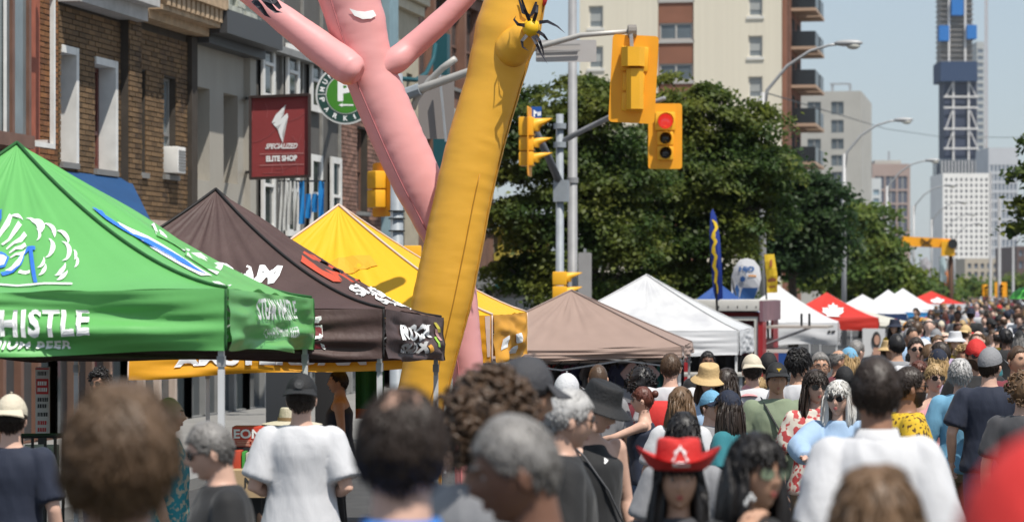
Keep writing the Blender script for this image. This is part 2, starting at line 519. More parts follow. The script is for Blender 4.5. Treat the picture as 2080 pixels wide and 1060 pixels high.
for i in range(12):
    y = y0 + .25 + i * (y1 - y0 - .2) / 12
    MB().box((XF + .4, y, 6.5), (XF + .56, y + .16, 6.72)).build('bracket', tan_s, t)
MB().box((XF, y1 - .32, 2.9), (XF + .10, y1, 6.25)).build('pilaster', mortar, t)
shopfront(t, y0, y1, gz(40), ZS - .1, mat('corrugated_panel', (0.45, 0.36, 0.30), .6, var=.2, vs=8, stretch=(1, 8, .2)), 4)

# --- grey rendered front
stucco = mat('grey_render', (0.37, 0.345, 0.30), .9, var=.10, vs=1.2, bump=.25, bs=20, stretch=(1, 1, .35))
t, y0, y1 = shell('rendered_building', 'plain grey rendered building with two deep narrow windows and dark cornice', 390, 508, 7.3, stucco)
hs = [hole(396, 426, 178, 366), hole(454, 483, 192, 373)]
wl = MB(); wall_holes(wl, XF, y0, y1, ZS, 6.2, hs, .42); wl.build('wall', stucco, t)
for h in hs: window(t, XF, *h, white_p, glass_d, .07, None, .42)
dk = mat('charcoal_paint', (0.05, 0.05, 0.052), .5)
MB().box((XF - .1, y0 + .02, 6.18), (XF + .3, y1 - .02, 6.34)).box((XF - .1, y0 + .02, 6.34), (XF + .62, y1, 6.75)).build('cornice', dk, t)
MB().box((XF, y1 - .4, 2.9), (XF + .12, y1 - .02, 6.18)).build('pilaster', stucco, t)
ps = MB(); rr = random.Random(5)
for i in range(5):
    y = y0 + (i % 2) * .2
    while y < y1 - .1:
        w = min(.35 + rr.random()*.4, y1 - y); ps.box((XF - .1, y + .01, 6.76 + i*.2), (XF + .2 + rr.random()*.14, y + w - .01, 6.945 + i*.2)); y += w
tag(ps.build('parapet_stone', mat('pale_stone', (0.42, 0.43, 0.37), .85, var=.25, vs=6, bump=.6, bs=12), t), kind='stuff')
shopfront(t, y0, y1, gz(45), ZS - .1, grey_p, 4)

# --- weathered timber front with white sashes
wood = mat('weathered_timber', (0.10, 0.095, 0.088), .8, var=.35, vs=6, stretch=(1, 6, .3))
t, y0, y1 = shell('timber_fronted_building', 'weathered dark timber building with tall white sash windows above the shop', 508, 690, 9.0, wood)
hs = []
for px0, px1, py0, py1 in ((523, 548, 70, 205), (573, 598, 92, 215), (622, 645, 112, 228), (664, 684, 128, 240)):
    hs.append(hole(px0, px1, py0, py1))
for px0, px1, py0, py1 in ((523, 548, 300, 470), (573, 598, 310, 480), (622, 645, 315, 490), (664, 684, 320, 495)):
    hs.append(hole(px0, px1, py0, py1))
wl = MB(); wall_holes(wl, XF, y0, y1, 2.2, 9, [], .12); wl.build('wall', wood, t)
for h in hs: window(t, XF, *h, white_p, glass_d, .13, .55, -.06)
for i in range(14):
    y = y0 + .1 + i * (y1 - y0 - .2) / 13
    if any(h[0] - .1 < y < h[1] + .1 for h in hs): continue
    MB().box((XF, y - .04, 2.2), (XF + .05, y + .04, 9)).build('batten', mat('grey_batten', (0.24, 0.23, 0.21), .7, var=.3), t)
MB().box((XF - .1, y0, 6.42), (XF + .25, y1, 6.55)).build('ledge', grey_p, t)
shopfront(t, y0, y1, gz(45), 2.2, grey_p, 6)
t6 = t
# --- red brick front beyond
t, y0, y1 = shell('red_brick_building', 'narrow red brown brick building with tall windows behind the pink tube dancer', 690, 792, 9.6, mortar)
hs = [hole(724, 746, 262, 430), hole(700, 716, 60, 200), hole(750, 768, 60, 200)]
wl = MB(); wall_holes(wl, XF, y0, y1, 2.4, 9.6, hs, .2); wl.build('wall', mortar, t)
bricks(t, y0, y1 - .02, 3.2, 9.4, hs, brick_red, keep=40, L=.3, H=.09)
for h in hs: window(t, XF, *h, brown_p, glass_d, .07, .5, .2, concrete)
MB().box((XF - .05, y0, 3.0), (XF + .12, y1, 3.18)).build('stone_band', concrete, t)
MB().box((XF + .01, y0, 2.0), (XF + .06, y1, 2.95)).build('sign_board', mat('faded_pink_sign', (0.38, 0.30, 0.30), .6, col2=(0.45, .18, .2), vs=3), t)
shopfront(t, y0, y1, gz(50), 1.9, grey_p, 4)
# --- three further fronts
t, y0, y1 = shell('cream_building', 'cream painted building with a moulded cornice beside a pale blue pier', 792, 850, 9.2, mat('cream_render', (0.42, .37, .28), .8, var=.12))
hs = [hole(800, 812, 150, 330), hole(826, 838, 150, 330)]
wl = MB(); wall_holes(wl, XF, y0, y1, 2.4, 9.2, hs, .2); wl.build('wall', MATS['cream_render'], t)
for h in hs: window(t, XF, *h, grey_p, glass_d, .1, .5, .2)
for i in range(4): MB().box((XF, y0, 8.35 + i*.24), (XF + .15 + i*.13, y1, 8.57 + i*.24)).build('moulding', mat('cream_trim', (0.52, .46, .35), .7, var=.1), t)
MB().box((XF, y0 - .9, 2.0), (XF + .2, y0 - .02, 10.5)).build('pier', mat('pale_blue_paint', (0.22, .32, .36), .6, var=.1), t)
shopfront(t, y0, y1, gz(60), 2.3, brown_p, 4)
t, y0, y1 = shell('tall_brick_building', 'tall dark red brick building with pale stone bands behind the tube dancers', 850, 1002, 14.5, mat('dark_red_brick', (0.15, .055, .04), .85, var=.25, vs=1.5))
hs = []
for a in range(5):
    c = y0 + (a + .5) * (y1 - y0) / 5
    for z in (3.6, 7.0, 10.4): hs.append((c - .8, c + .8, z, z + 2.2))
wl = MB(); wall_holes(wl, XF, y0, y1, 2.4, 14.5, hs, .25); wl.build('wall', mat('brown_brick_face', (0.19, .10, .07), .85, var=.25, vs=2, bump=.5), t)
for h in hs: window(t, XF, *h, brown_p, glass_d, .1, .5, .25, concrete)
for z in (6.1, 9.5, 12.9): MB().box((XF, y0, z), (XF + .12, y1, z + .35)).build('stone_band', mat('pale_band', (0.40, .37, .32), .8, var=.15), t)
shopfront(t, y0, y1, gz(60), 2.3, grey_p, 6)
t, y0, y1 = shell('low_shop_building', 'low shop building with yellow and teal framed upper gallery beside the trees', 1002, 1100, 3.6, mat('grey_brown_wall', (0.22, .19, .17), .85, var=.2))
wl = MB(); wall_holes(wl, XF, y0, y1, 1.6, 3.6, [], .1); wl.build('wall', MATS['grey_brown_wall'], t)
yel = mat('mustard_paint', (0.42, .34, .06), .6, var=.15); teal = mat('teal_paint', (0.03, .14, .16), .5)
for z, m, n in ((2.75, yel, 'gallery_rail'), (3.45, yel, 'gallery_rail'), (2.0, teal, 'gallery_rail')):
    MB().box((XF + .02, y0, z), (XF + .4, y1, z + .22)).build(n, m, t)
for i in range(14):
    y = y0 + .2 + i * (y1 - y0 - .4) / 13
    MB().box((XF + .1, y - .1, 2.22), (XF + .25, y + .1, 2.75)).box((XF + .1, y - .1, 2.98), (XF + .25, y + .1, 3.45)).build('gallery_post', yel, t)
shopfront(t, y0, y1, gz(60), 1.5, grey_p, 8)

# --- blue awning over the shop front
t = thing('awning', 'sloping navy blue shop awning above the brick shop fronts', 'awning', (XF, onX(200, XF), 2.6))
a0, a1 = onX(128, XF), onX(262, XF)
zt = XZ(150, 350, XF).z; xo = XF + 1.25
zo = XZ(305, 465, xo).z + .1
a1o = onX(308, xo)
bl = mat('navy_canvas', (0.008, 0.055, 0.16), .75, var=.12, vs=2, bump=.2, bs=12)
mb = MB()
mb.add([(XF + .02, a0, zt), (XF + .02, a1, zt), (xo, a1o, zo), (xo, a0 - 1, zo), (xo, a1o, zo - .3), (xo, a0 - 1, zo - .3)], [(0, 1, 2, 3), (3, 2, 4, 5)])
mb.add([(XF + .02, a1, zt), (XF + .02, a1, zo - .3), (xo, a1o, zo - .3), (xo, a1o, zo)], [(0, 1, 2, 3)])
mb.build('canvas', bl, t)
MB().bar((XF, a1 - .03, zo), (xo - .02, a1o - .03, zo - .28), .03).bar((XF, a0, zo), (xo - .02, a0 - .9, zo - .28), .03).build('bracket', STEEL, t)

# ------------------------------------------------------------------ towers and far buildings
cream = mat('cream_cladding', (0.66, 0.60, 0.48), .75, var=.04, vs=.6, bump=.5, bs=2.2, stretch=(6, 6, .05))
brn = mat('brown_tower_brick', (0.24, .105, .065), .85, var=.15, vs=.5)
tglass = mat('tower_glass', (0.10, .12, .135), .1, spec=.7, var=.3, vs=.3)
blind = mat('window_blind', (0.33, .34, .33), .6, var=.1, vs=.4)
# cream slab block with a brown balcony side; its end wall faces the camera
d0 = 192
A = P(1040, 590, d0); Bc = P(1588, 590, d0)
def local_frame(org, ang=0.0):
    ax = RT * math.cos(ang) + FW * math.sin(ang); ay = FW * math.cos(ang) - RT * math.sin(ang)
    return frame(ax, ay, Vector((0, 0, 1)), org)
sc = d0 / FPX
def LX(px): return (px - 1588) * sc
def LZ(py): return (HOR - py) * sc + CAMZ
M = local_frame(Vector((Bc.x, Bc.y, 0)), -TH)
t = thing('apartment_tower', 'cream clad apartment tower with brown brick side stacked with balconies', 'apartment block', (Bc.x, Bc.y, gz(200)))
x0 = LX(1172)
def tw_hole(mbv, m4, x0, x1, z0, z1, holes, dep):
    tmp = MB(); wall_holes(tmp, 0, x0, x1, z0, z1, holes, dep)
    vs = [m4 @ Vector((v[1], -v[0], v[2])) for v in tmp.v]
    mbv.add(vs, [f[::-1] if False else f for f in tmp.f]); return mbv
def tw_window(par, m4, h, fm, gm, dep, mull=0, bl=None, fw=.09):
    a, b, c, d = h
    w = MB()
    for (p, q) in (((a, c), (b, c + fw)), ((a, d - fw), (b, d)), ((a, c + fw), (a + fw, d - fw)), ((b - fw, c + fw), (b, d - fw))):
        w.box((p[0], dep - .12, p[1]), (q[0], dep - .03, q[1]), m4)
    for i in range(mull):
        x = a + (b - a) * (i + 1) / (mull + 1); w.box((x - fw/2, dep - .125, c + fw), (x + fw/2, dep - .035, d - fw), m4)
    if fm is cream or True: w.box((a - .12, -.1, c - .22), (b + .12, .12, c - .01), m4)
    wo = w.build('window', fm, par)
    MB().box((a + .02, dep - .06, c + .02), (b - .02, dep - .01, d - .02), m4).build('pane', gm, wo)
    if bl: MB().box((a + fw + .01, dep - .09, c + (d - c) * .3), (b - fw - .01, dep - .065, d - fw - .01), m4).build('blind', bl, wo)
    return wo
hc = []; PITCH = 83
for k in range(-3, 7):
    zz0 = LZ(115 + k * PITCH); zz1 = LZ(72 + k * PITCH)
    hc.append((LX(1520), LX(1549), zz0, zz1)); hc.append((LX(1191), LX(1221), LZ(50 + k*PITCH), LZ(5 + k*PITCH)))
ZTOP = LZ(-260)
mb = MB(); tw_hole(mb, M, LX(1408), 0, gz(200), ZTOP, [h for h in hc if h[0] > LX(1408)], .3)
tw_hole(mb, M, x0, LX(1335), gz(200), ZTOP, [h for h in hc if h[1] < LX(1335)], .3)
mb.box((x0, .31, gz(200)), (-.01, 14, ZTOP), M)
mb.build('wall', cream, t)
for h in hc: tw_window(t, M, h, mat('offwhite_frame', (0.62, .6, .55), .6), mat('tower_pane', (.17, .19, .2), .15, spec=.6), .3, 0, blind)
hb = []
for k in range(-4, 6): hb.append((LX(1337), LX(1406), LZ(78 + k*PITCH), LZ(43 + k*PITCH)))
mb = MB(); tw_hole(mb, M @ Matrix.Translation((0, .1, 0)), LX(1335), LX(1408), gz(200), ZTOP, hb, .2)
mb.build('brick_bay', brn, t)
for h in hb: tw_window(t, M @ Matrix.Translation((0, .1, 0)), h, mat('pale_frame', (0.42, .4, .37), .6), tglass, .2, 1, None, .12)
# side with the balconies, running away from the camera along the street
sx = LX(1655) * .0
side = MB().box((.02, .0, gz(200)), (.3, 13, ZTOP), M).build('side_wall', brn, t)
dkb = mat('balcony_glass', (0.015, .016, .018), .25, spec=.6); slab = mat('balcony_slab', (0.40, .28, .20), .8, var=.1)
for k in range(-3, 6):
    zb = CAMZ + (HOR - (28 + 76.5 * k)) / FPX * 200
    for j in range(2):
        ya = 4.2 + j * 4.6
        b = MB().box((.31, ya, zb - .22), (2.1, ya + 3.6, zb), M).build('balcony', slab, t)
        MB().box((.4, ya + .05, zb), (2.0, ya + .12, zb + 1.1), M).box((1.98, ya + .12, zb), (2.05, ya + 3.5, zb + 1.1), M).build('balustrade', dkb, b)
        MB().box((.301, ya + .4, zb + .05), (.33, ya + 3.0, zb + 2.1), M).build('balcony_door', dark_in, b)
MB().box((.31, 1.0, gz(200)), (.42, 1.2, ZTOP), M).box((.31, 2.4, gz(200)), (.40, 2.55, ZTOP), M).build('downpipe', brown_p, t)

def block(name, label, cat, px0, px1, pyt, d, depth, m, cols=None, rows=None, wm=tglass, fm=None, ang=0.0, roof=None, dep=.35):
    s = d / FPX; o = P(px0, 590, d)
    m4 = local_frame(Vector((o.x, o.y, 0)), ang)
    W = (px1 - px0) * s; Z = CAMZ + (HOR - pyt) * s
    t = thing(name, label, cat, (o.x, o.y, gz(500)))
    hs = []
    for (a, b) in (cols or []):
        for (c, e) in (rows or []):
            hs.append(((a - px0) * s, (b - px0) * s, CAMZ + (HOR - e) * s, CAMZ + (HOR - c) * s))
    mb = MB(); tw_hole(mb, m4, 0, W, gz(500), Z, hs, dep)
    mb.add([m4 @ Vector(p) for p in ((0, 0, gz(500)), (0, depth, gz(500)), (0, depth, Z), (0, 0, Z), (W, 0, gz(500)), (W, depth, gz(500)), (W, depth, Z), (W, 0, Z))],
           [(0, 3, 2, 1), (4, 5, 6, 7), (3, 7, 6, 2), (1, 2, 6, 5)])
    mb.build('wall', m, t)
    proto = {}
    for h in hs:
        w = MB().box((h[0], dep - .1, h[2]), (h[1], dep, h[3]), m4).build('window', wm, t)
        if fm and (h[1]-h[0]) > 1:
            MB().box((( h[0]+h[1])/2 - .1, dep - .2, h[2]), ((h[0]+h[1])/2 + .1, dep - .11, h[3]), m4).build('mullion', fm, w)
    return t, m4, s
# grey concrete block
gcon = mat('grey_concrete_facade', (0.40, .385, .35), .85, var=.08, vs=.3)
rows = [(208, 234), (245, 271), (283, 304), (316, 338), (350, 392), (402, 430), (440, 470)]
t, m4, s = block('concrete_tower', 'grey concrete block with square dark windows and a roof frame', 'office block', 1600, 1748, 187, 430, 30, gcon,
                 [(1640, 1667), (1688, 1713)], rows, fm=grey_p, ang=-TH)
mb = MB()
for a in (1684, 1720): mb.box(((a - 1600)*s, 4, CAMZ + 403*s), ((a - 1600)*s + .4, 4.4, CAMZ + 422*s), m4)
mb.box(((1682 - 1600)*s, 3.9, CAMZ + 420*s), ((1722 - 1600)*s, 4.5, CAMZ + 423.5*s), m4)
mb.build('roof_frame', STEEL, t)
MB().box(((1730 - 1600)*s, 5, CAMZ + 327*s), ((1746 - 1600)*s, 5.1, CAMZ + 350*s), m4).build('side_opening', dark_in, t)
# brown office block and pale glass block
t, m4, s = block('brown_office_block', 'distant brown office block with dark top band and pale vertical piers', 'office block', 1772, 1849, 333, 700, 40, mat('far_brown', (0.34, .26, .23), .8, var=.08, vs=.1),
      [(1777, 1796), (1799, 1820), (1824, 1843)], [(358, 384), (388, 412), (416, 440), (444, 470), (474, 500)], wm=mat('far_dark_glass', (.11, .12, .15), .2, spec=.5), fm=gcon)
MB().box((10 * s, 5, CAMZ + 257*s), (64*s, 20, CAMZ + 266*s), m4).build('roof_plant', gcon, t)
MB().bar(m4 @ Vector((40*s, 6, CAMZ + 260*s)), m4 @ Vector((40*s, 6, CAMZ + 285*s)), .5).build('mast', STEEL, t)
block('pale_office_block', 'low pale blue glass block standing before the brown office block', 'office block', 1757, 1790, 362, 640, 30, mat('far_pale', (0.50, .52, .52), .7, var=.06, vs=.1),
      [(1760, 1770), (1774, 1786)], [(385 + i*18, 396 + i*18) for i in range(7)], wm=mat('far_blue_glass', (.25, .33, .38), .2, spec=.5))
# tower under construction at the end of the street
d = 1150; s = d / FPX
o = P(1912, 590, d); m4 = local_frame(Vector((o.x, o.y, 0)), 0)
t = thing('tower_under_construction', 'tall unfinished tower with white diagonal bracing and blue safety screens', 'skyscraper', (o.x, o.y, gz(900)))
def q(px, py): return ((px - 1912) * s, CAMZ + (HOR - py) * s)
core = mat('tower_core_glass', (.05, .06, .095), .7, spec=.2, var=.3, vs=.06); wsteel = mat('white_steel', (0.62, .6, .58), .6); navy = mat('navy_screen', (.025, .05, .11), .8)
blue_s = mat('blue_screen', (.015, .15, .45), .8); conc2 = mat('bare_concrete', (.30, .28, .26), .9, var=.2, vs=.1)
def tb(mb, x0, y0p, x1, y1p, ya, yb):
    (a, zb), (b, zt) = q(x0, y1p), q(x1, y0p)
    return mb.box((a, ya, zb), (b, yb, zt), m4)
tb(MB(), 1919, 165, 1986, 330, 1.5, 16).build('lower_shaft', core, t)
tb(MB(), 1913, -140, 1977, 128, 3, 14).build('upper_shaft', conc2, t)
tb(MB(), 1909, 126, 1984, 166, -2, 18).build('navy_screen', navy, t)
for (x0, y0p, x1, y1p) in ((1932, -2, 1956, 32), (1907, 53, 1927, 84), (1963, 52, 1983, 80), (1930, -60, 1958, -30)):
    tb(MB(), x0, y0p, x1, y1p, -1.5, 3).build('blue_screen', blue_s, t)
for i in range(24):
    y = 124 - i * 10.5
    tb(MB(), 1911, y - 1.5, 1979, y, 1, 15).build('floor_slab', conc2, t)
for x in (1928, 1961): tb(MB(), x - 2, -140, x + 2, 125, .2, 1).build('column', wsteel, t)
for x in (1937, 1968): tb(MB(), x - 1.8, 166, x + 1.8, 326, .1, 1.4).build('column', wsteel, t)
for y in (197, 219, 262, 302): tb(MB(), 1917, y - 2, 1987, y + 1.5, -.3, .09).build('ring_beam', wsteel, t)
for (xa, ya_, xb, yb_) in ((1936, 168, 1921, 197), (1969, 168, 1984, 197), (1936, 222, 1921, 262), (1970, 222, 1986, 262), (1937, 264, 1923, 302), (1970, 264, 1987, 302)):
    a = q(xa, ya_); b = q(xb, yb_)
    MB().bar(m4 @ Vector((a[0], .5, a[1])), m4 @ Vector((b[0], .5, b[1])), .45).build('brace', wsteel, t)
tb(MB(), 1911, 322, 2006, 356, .5, 22).build('podium_band', mat('slate_glass', (.07, .085, .11), .25, spec=.5), t)
for i in range(14): tb(MB(), 1913 + i*6.8, 326, 1915 + i*6.8, 356, .1, .5).build('band_fin', wsteel, t)
MB().bar(m4 @ Vector((q(1919, 330)[0], 8, q(1919, 330)[1])), m4 @ Vector((q(1919, 560)[0], 8, q(1919, 560)[1])), 4).build('corner_pier', core, t)
# crane mast beside it
c = thing('crane_mast', 'slender pale lattice crane mast rising beside the unfinished tower', 'crane', P(2005, 560, d))
for dx in (0, 4.5):
    MB().bar(P(2001 + dx, 340, d), P(2001 + dx, -120, d), .35).bar(P(2001 + dx, 340, d + 1), P(2001 + dx, -120, d + 1), .35).build('chord', mat('crane_red_grey', (.42, .34, .32), .6), c)
lt = MB()
for i in range(60):
    y = 340 - i * 7.6
    lt.bar(P(2001 + 4.5 * (i % 2), y, d), P(2001 + 4.5 * ((i + 1) % 2), y - 7.6, d), .22)
lt.build('lattice', MATS['crane_red_grey'], c)
# white perforated slab under it, and its neighbours
wf = mat('white_precast', (0.74, .72, .69), .7, var=.04, vs=.1)
t, m4w, s2 = block('white_perforated_block', 'white precast block dotted with a dense grid of small dark windows', 'apartment block', 1915, 2010, 352, 1000, 30, wf,
      [(1920 + i*10.2, 1924.4 + i*10.2) for i in range(9)], [(362 + j*11.6, 368 + j*11.6) for j in range(18)], wm=mat('small_dark_pane', (.04, .045, .06), .6, spec=.2), dep=.35)
block('glass_residential_tower', 'pale grey glass residential tower right behind the white perforated block', 'apartment block', 2008, 2068, 300, 1080, 30, mat('far_grey', (0.46, .47, .49), .6, var=.06, vs=.1),
      [(2012 + i*8, 2017 + i*8) for i in range(7)], [(335 + j*19, 348 + j*19) for j in range(12)], wm=mat('far_window', (.17, .2, .24), .2, spec=.5))
block('slender_grey_tower', 'slender grey tower rising directly behind the unfinished tower', 'skyscraper', 1984, 1999, 85, 1250, 20, mat('far_grey_b', (0.40, .41, .40), .7, var=.1, vs=.1), [(1986, 1997)], [(100 + j*14, 108 + j*14) for j in range(16)], wm=MATS['far_window'])
block('stone_low_block', 'low beige stone building at the end of the street below the towers', 'building', 1960, 2130, 525, 600, 25, mat('far_stone', (0.42, .37, .30), .8, var=.1, vs=.1),
      [(1966 + i*13, 1973 + i*13) for i in range(12)], [(535, 545), (552, 562), (570, 580)], wm=MATS['far_window'])
block('dark_glass_block', 'dark brown glass building behind the low stone building', 'building', 2066, 2130, 500, 560, 25, mat('far_dark', (0.12, .08, .07), .6), [(2070 + i*10, 2077 + i*10) for i in range(6)], [(508, 520), (530, 545)], wm=MATS['far_window'])
# ------------------------------------------------------------------ trees
bark = mat('bark', (0.07, .055, .042), .9, var=.3, vs=8, bump=.6)
def leaf_mat(n, c1, c2):
    return mat(n, c1, .5, col2=c2, vs=.75, c2=(.42, .66), detail=2, island=.26, trans=.5, spec=.3)
LM = {'deep': leaf_mat('deep_green_leaf', (0.050, .092, .021), (0.175, .195, .034)), 'mid': leaf_mat('mid_green_leaf', (0.080, .135, .030), (0.195, .235, .042)),
      'dark': leaf_mat('dark_green_leaf', (0.030, .062, .020), (0.055, .095, .026))}
def tree(name, label, px, d, crown, m, leaf=.2, nspray=150, nleaf=110, seed=1, droop=.35, trunk_r=.16, group='street trees'):
    "crown: list of (dx, dz, radius) lobes in metres about the trunk axis, dz above the ground"
    r = np.random.default_rng(seed)
    b = P(px, 590, d); b.z = gz(d)
    t = thing(name, label, 'tree', b, group)
    zt = max(c[1] for c in crown); zl = min(c[1] - c[2] for c in crown)
    tk = MB().tube([b, b + Vector((.05, 0, zl * .6)), b + Vector((-.05, .05, zl + .6)), b + Vector((.05, 0, zt))], [trunk_r*1.3, trunk_r, trunk_r*.8, trunk_r*.3], 9)
    tk.build('trunk', bark, t, True)
    lim = MB()
    V = []; F = []
    tot = sum(c[2] ** 2 for c in crown)
    for dx, dz, R0 in crown:
        cc = np.array([b.x, b.y, b.z]) + np.array(RT) * dx + np.array([0, 0, dz])
        base = b + Vector((0, 0, min(zl + .3, dz - R0 * .5)))
        c3 = Vector(cc.tolist())
        lim.tube([base, base.lerp(c3, .5) + Vector((0, 0, -.1)), c3 + Vector((0, 0, R0 * .3))], [trunk_r*.6, trunk_r*.4, trunk_r*.12], 6)
        n = max(8, int(nspray * R0 ** 2 / tot))
        for _ in range(n):
            v = r.normal(size=3); v /= np.linalg.norm(v)
            rad = R0 * (0.45 + .6 * r.random() ** .6); v[2] = v[2] * .85 + .12
            p = cc + v * rad
            # one flattened drooping spray of leaves
            out = v.copy(); out[2] = 0; out /= (np.linalg.norm(out) + 1e-6)
            side = np.array([-out[1], out[0], 0])
            S = (R0 * .25 + .35 * leaf / .17) * (.7 + .6 * r.random())
            if r.random() < .4: lim.tube([c3, c3.lerp(Vector(p.tolist()), .6) + Vector((0, 0, .1)), Vector(p.tolist())], [trunk_r*.16, trunk_r*.1, trunk_r*.04], 4)
            k = int(nleaf * (.6 + .8 * r.random()))
            u = (r.random(k) - .35) * 2 * S; w = r.normal(size=k) * S * .55; h = r.normal(size=k) * S * .17
            h = h - droop * (u ** 2) / S * .8 + .1 * S
            q = p + u[:, None] * out + w[:, None] * side; q[:, 2] += h
            nrm = r.normal(size=(k, 3)) * .75 + np.array([0, 0, 1.1]) + out * (.35 + .5 * np.clip(u / S, -1, 1))[:, None]
            nrm /= np.linalg.norm(nrm, axis=1)[:, None]
            a = np.cross(nrm, r.normal(size=(k, 3))); a /= np.linalg.norm(a, axis=1)[:, None]
            bb = np.cross(nrm, a); L = leaf * (.6 + .8 * r.random(k))[:, None]
            V.append(np.stack([q - a*L*.5, q + bb*L*.33 + nrm*L*.08, q + a*L*.55, q - bb*L*.33 + nrm*L*.08], 1).reshape(-1, 3))
    lim.build('limbs', bark, t, True)
    V = np.concatenate(V) - np.array([b.x, b.y, b.z]); nq = len(V) // 4
    me = bpy.data.meshes.new('crown')
    me.vertices.add(len(V)); me.vertices.foreach_set('co', V.astype(np.float32).ravel())
    me.loops.add(nq * 4); me.loops.foreach_set('vertex_index', np.arange(nq * 4, dtype=np.int32))
    me.polygons.add(nq); me.polygons.foreach_set('loop_start', np.arange(0, nq * 4, 4, dtype=np.int32))
    me.update(); me.validate()
    me.materials.append(m)
    o = bpy.data.objects.new('crown', me); COL.objects.link(o); o.parent = t; o['kind'] = 'stuff'
    return t
# lobes are given as picture columns / rows and turned into metres
def lobes(px, d, ls):
    s = d / FPX
    return [((x - px) * s, CAMZ + (HOR - y) * s - gz(d), r * s) for x, y, r in ls]
def T(name, label, px, d, ls, m, **k): return tree(name, label, px, d, lobes(px, d, ls), LM[m], **k)
T('street_tree', 'broad dark green tree behind the grey light pole, fullest crown of the row', 1190, 67,
  [(1180, 215, 62), (1105, 250, 70), (1235, 240, 70), (1070, 330, 65), (1150, 350, 90), (1250, 360, 85), (1060, 450, 62), (1150, 480, 85), (1250, 480, 80), (1055, 560, 50), (1150, 590, 70), (1250, 580, 70)], 'deep', nspray=330, nleaf=210, seed=3, leaf=.125)
T('street_tree', 'dark green tree with drooping sprays beneath the red traffic signal', 1420, 70,
  [(1390, 200, 55), (1340, 270, 70), (1450, 240, 65), (1520, 265, 55), (1330, 380, 85), (1440, 360, 90), (1530, 350, 70), (1340, 490, 85), (1440, 480, 85), (1525, 430, 60), (1350, 580, 60), (1440, 575, 60)], 'deep', nspray=350, nleaf=210, seed=5, leaf=.125)
T('street_tree', 'nearly black green tree in the gap before the bright green tree', 1610, 96,
  [(1600, 380, 55), (1650, 400, 50), (1570, 430, 60), (1640, 470, 70), (1580, 520, 60), (1645, 515, 48)], 'dark', nspray=200, nleaf=110, seed=8, leaf=.2)
T('street_tree', 'bright mid green rounded tree behind the white and red canopies', 1750, 132,
  [(1745, 450, 42), (1705, 490, 45), (1772, 500, 42), (1735, 545, 65), (1812, 572, 40), (1680, 570, 50), (1780, 590, 60), (1845, 608, 34)], 'mid', nspray=260, nleaf=100, seed=11, leaf=.26)
T('street_tree', 'small far tree below the yellow crossing sign', 1880, 185, [(1868, 575, 30), (1900, 595, 30), (1840, 595, 34)], 'mid', nspray=70, nleaf=70, seed=12, leaf=.34)
for i, (px, d, ls) in enumerate(((1985, 330, [(1965, 590, 22), (2000, 598, 18)]), (2050, 380, [(2045, 585, 26), (2075, 590, 24)]), (1935, 300, [(1930, 598, 22), (1915, 605, 20)]))):
    T('distant_tree', ('low green tree in the middle of the far street end', 'low green tree below the dark brown glass block', 'low green tree just beside the far crossing post')[i], px, d, ls, 'mid', nspray=30, nleaf=50, seed=20 + i, leaf=.7)
T('overhanging_tree', 'tree reaching in from the picture edge with sparse leafy twigs', 2150, 62,
  [(2190, 300, 55), (2180, 430, 60), (2220, 360, 80), (2102, 282, 10), (2096, 350, 12), (2100, 420, 18), (2092, 462, 10), (2220, 500, 80)], 'deep', nspray=170, nleaf=60, seed=31, leaf=.16, group=None)

# ------------------------------------------------------------------ poles, mast arms, signals
sig_y = mat('signal_yellow', (0.82, .41, .02), .45, var=.06, vs=3)
sig_o = mat('signal_amber_back', (0.82, .34, .012), .5, var=.05)
grey_m = mat('grey_pole', (0.24, .24, .245), .5, var=.12, vs=4)
alu = mat('aluminium_sheet', (0.30, .29, .285), .5, var=.06, vs=5, metal=.2)
lens_d = mat('dark_lens', (0.012, .012, .012), .2, spec=.6)
lens_r = mat('lit_red_lens', (0.62, .03, .022), .15, emit=.75, spec=.8)
def rrect(w, h, r, n=5):
    o = []
    for cx, cy, a0 in ((w/2-r, h/2-r, 0), (-w/2+r, h/2-r, 90), (-w/2+r, -h/2+r, 180), (w/2-r, -h/2+r, 270)):
        for i in range(n + 1):
            a = R(a0 + 90 * i / n); o.append((cx + r*math.cos(a), cy + r*math.sin(a)))
    return o
def dirv(a):
    "horizontal direction a degrees from straight away from the camera, clockwise"
    return FW * math.cos(R(a)) + RT * math.sin(R(a))
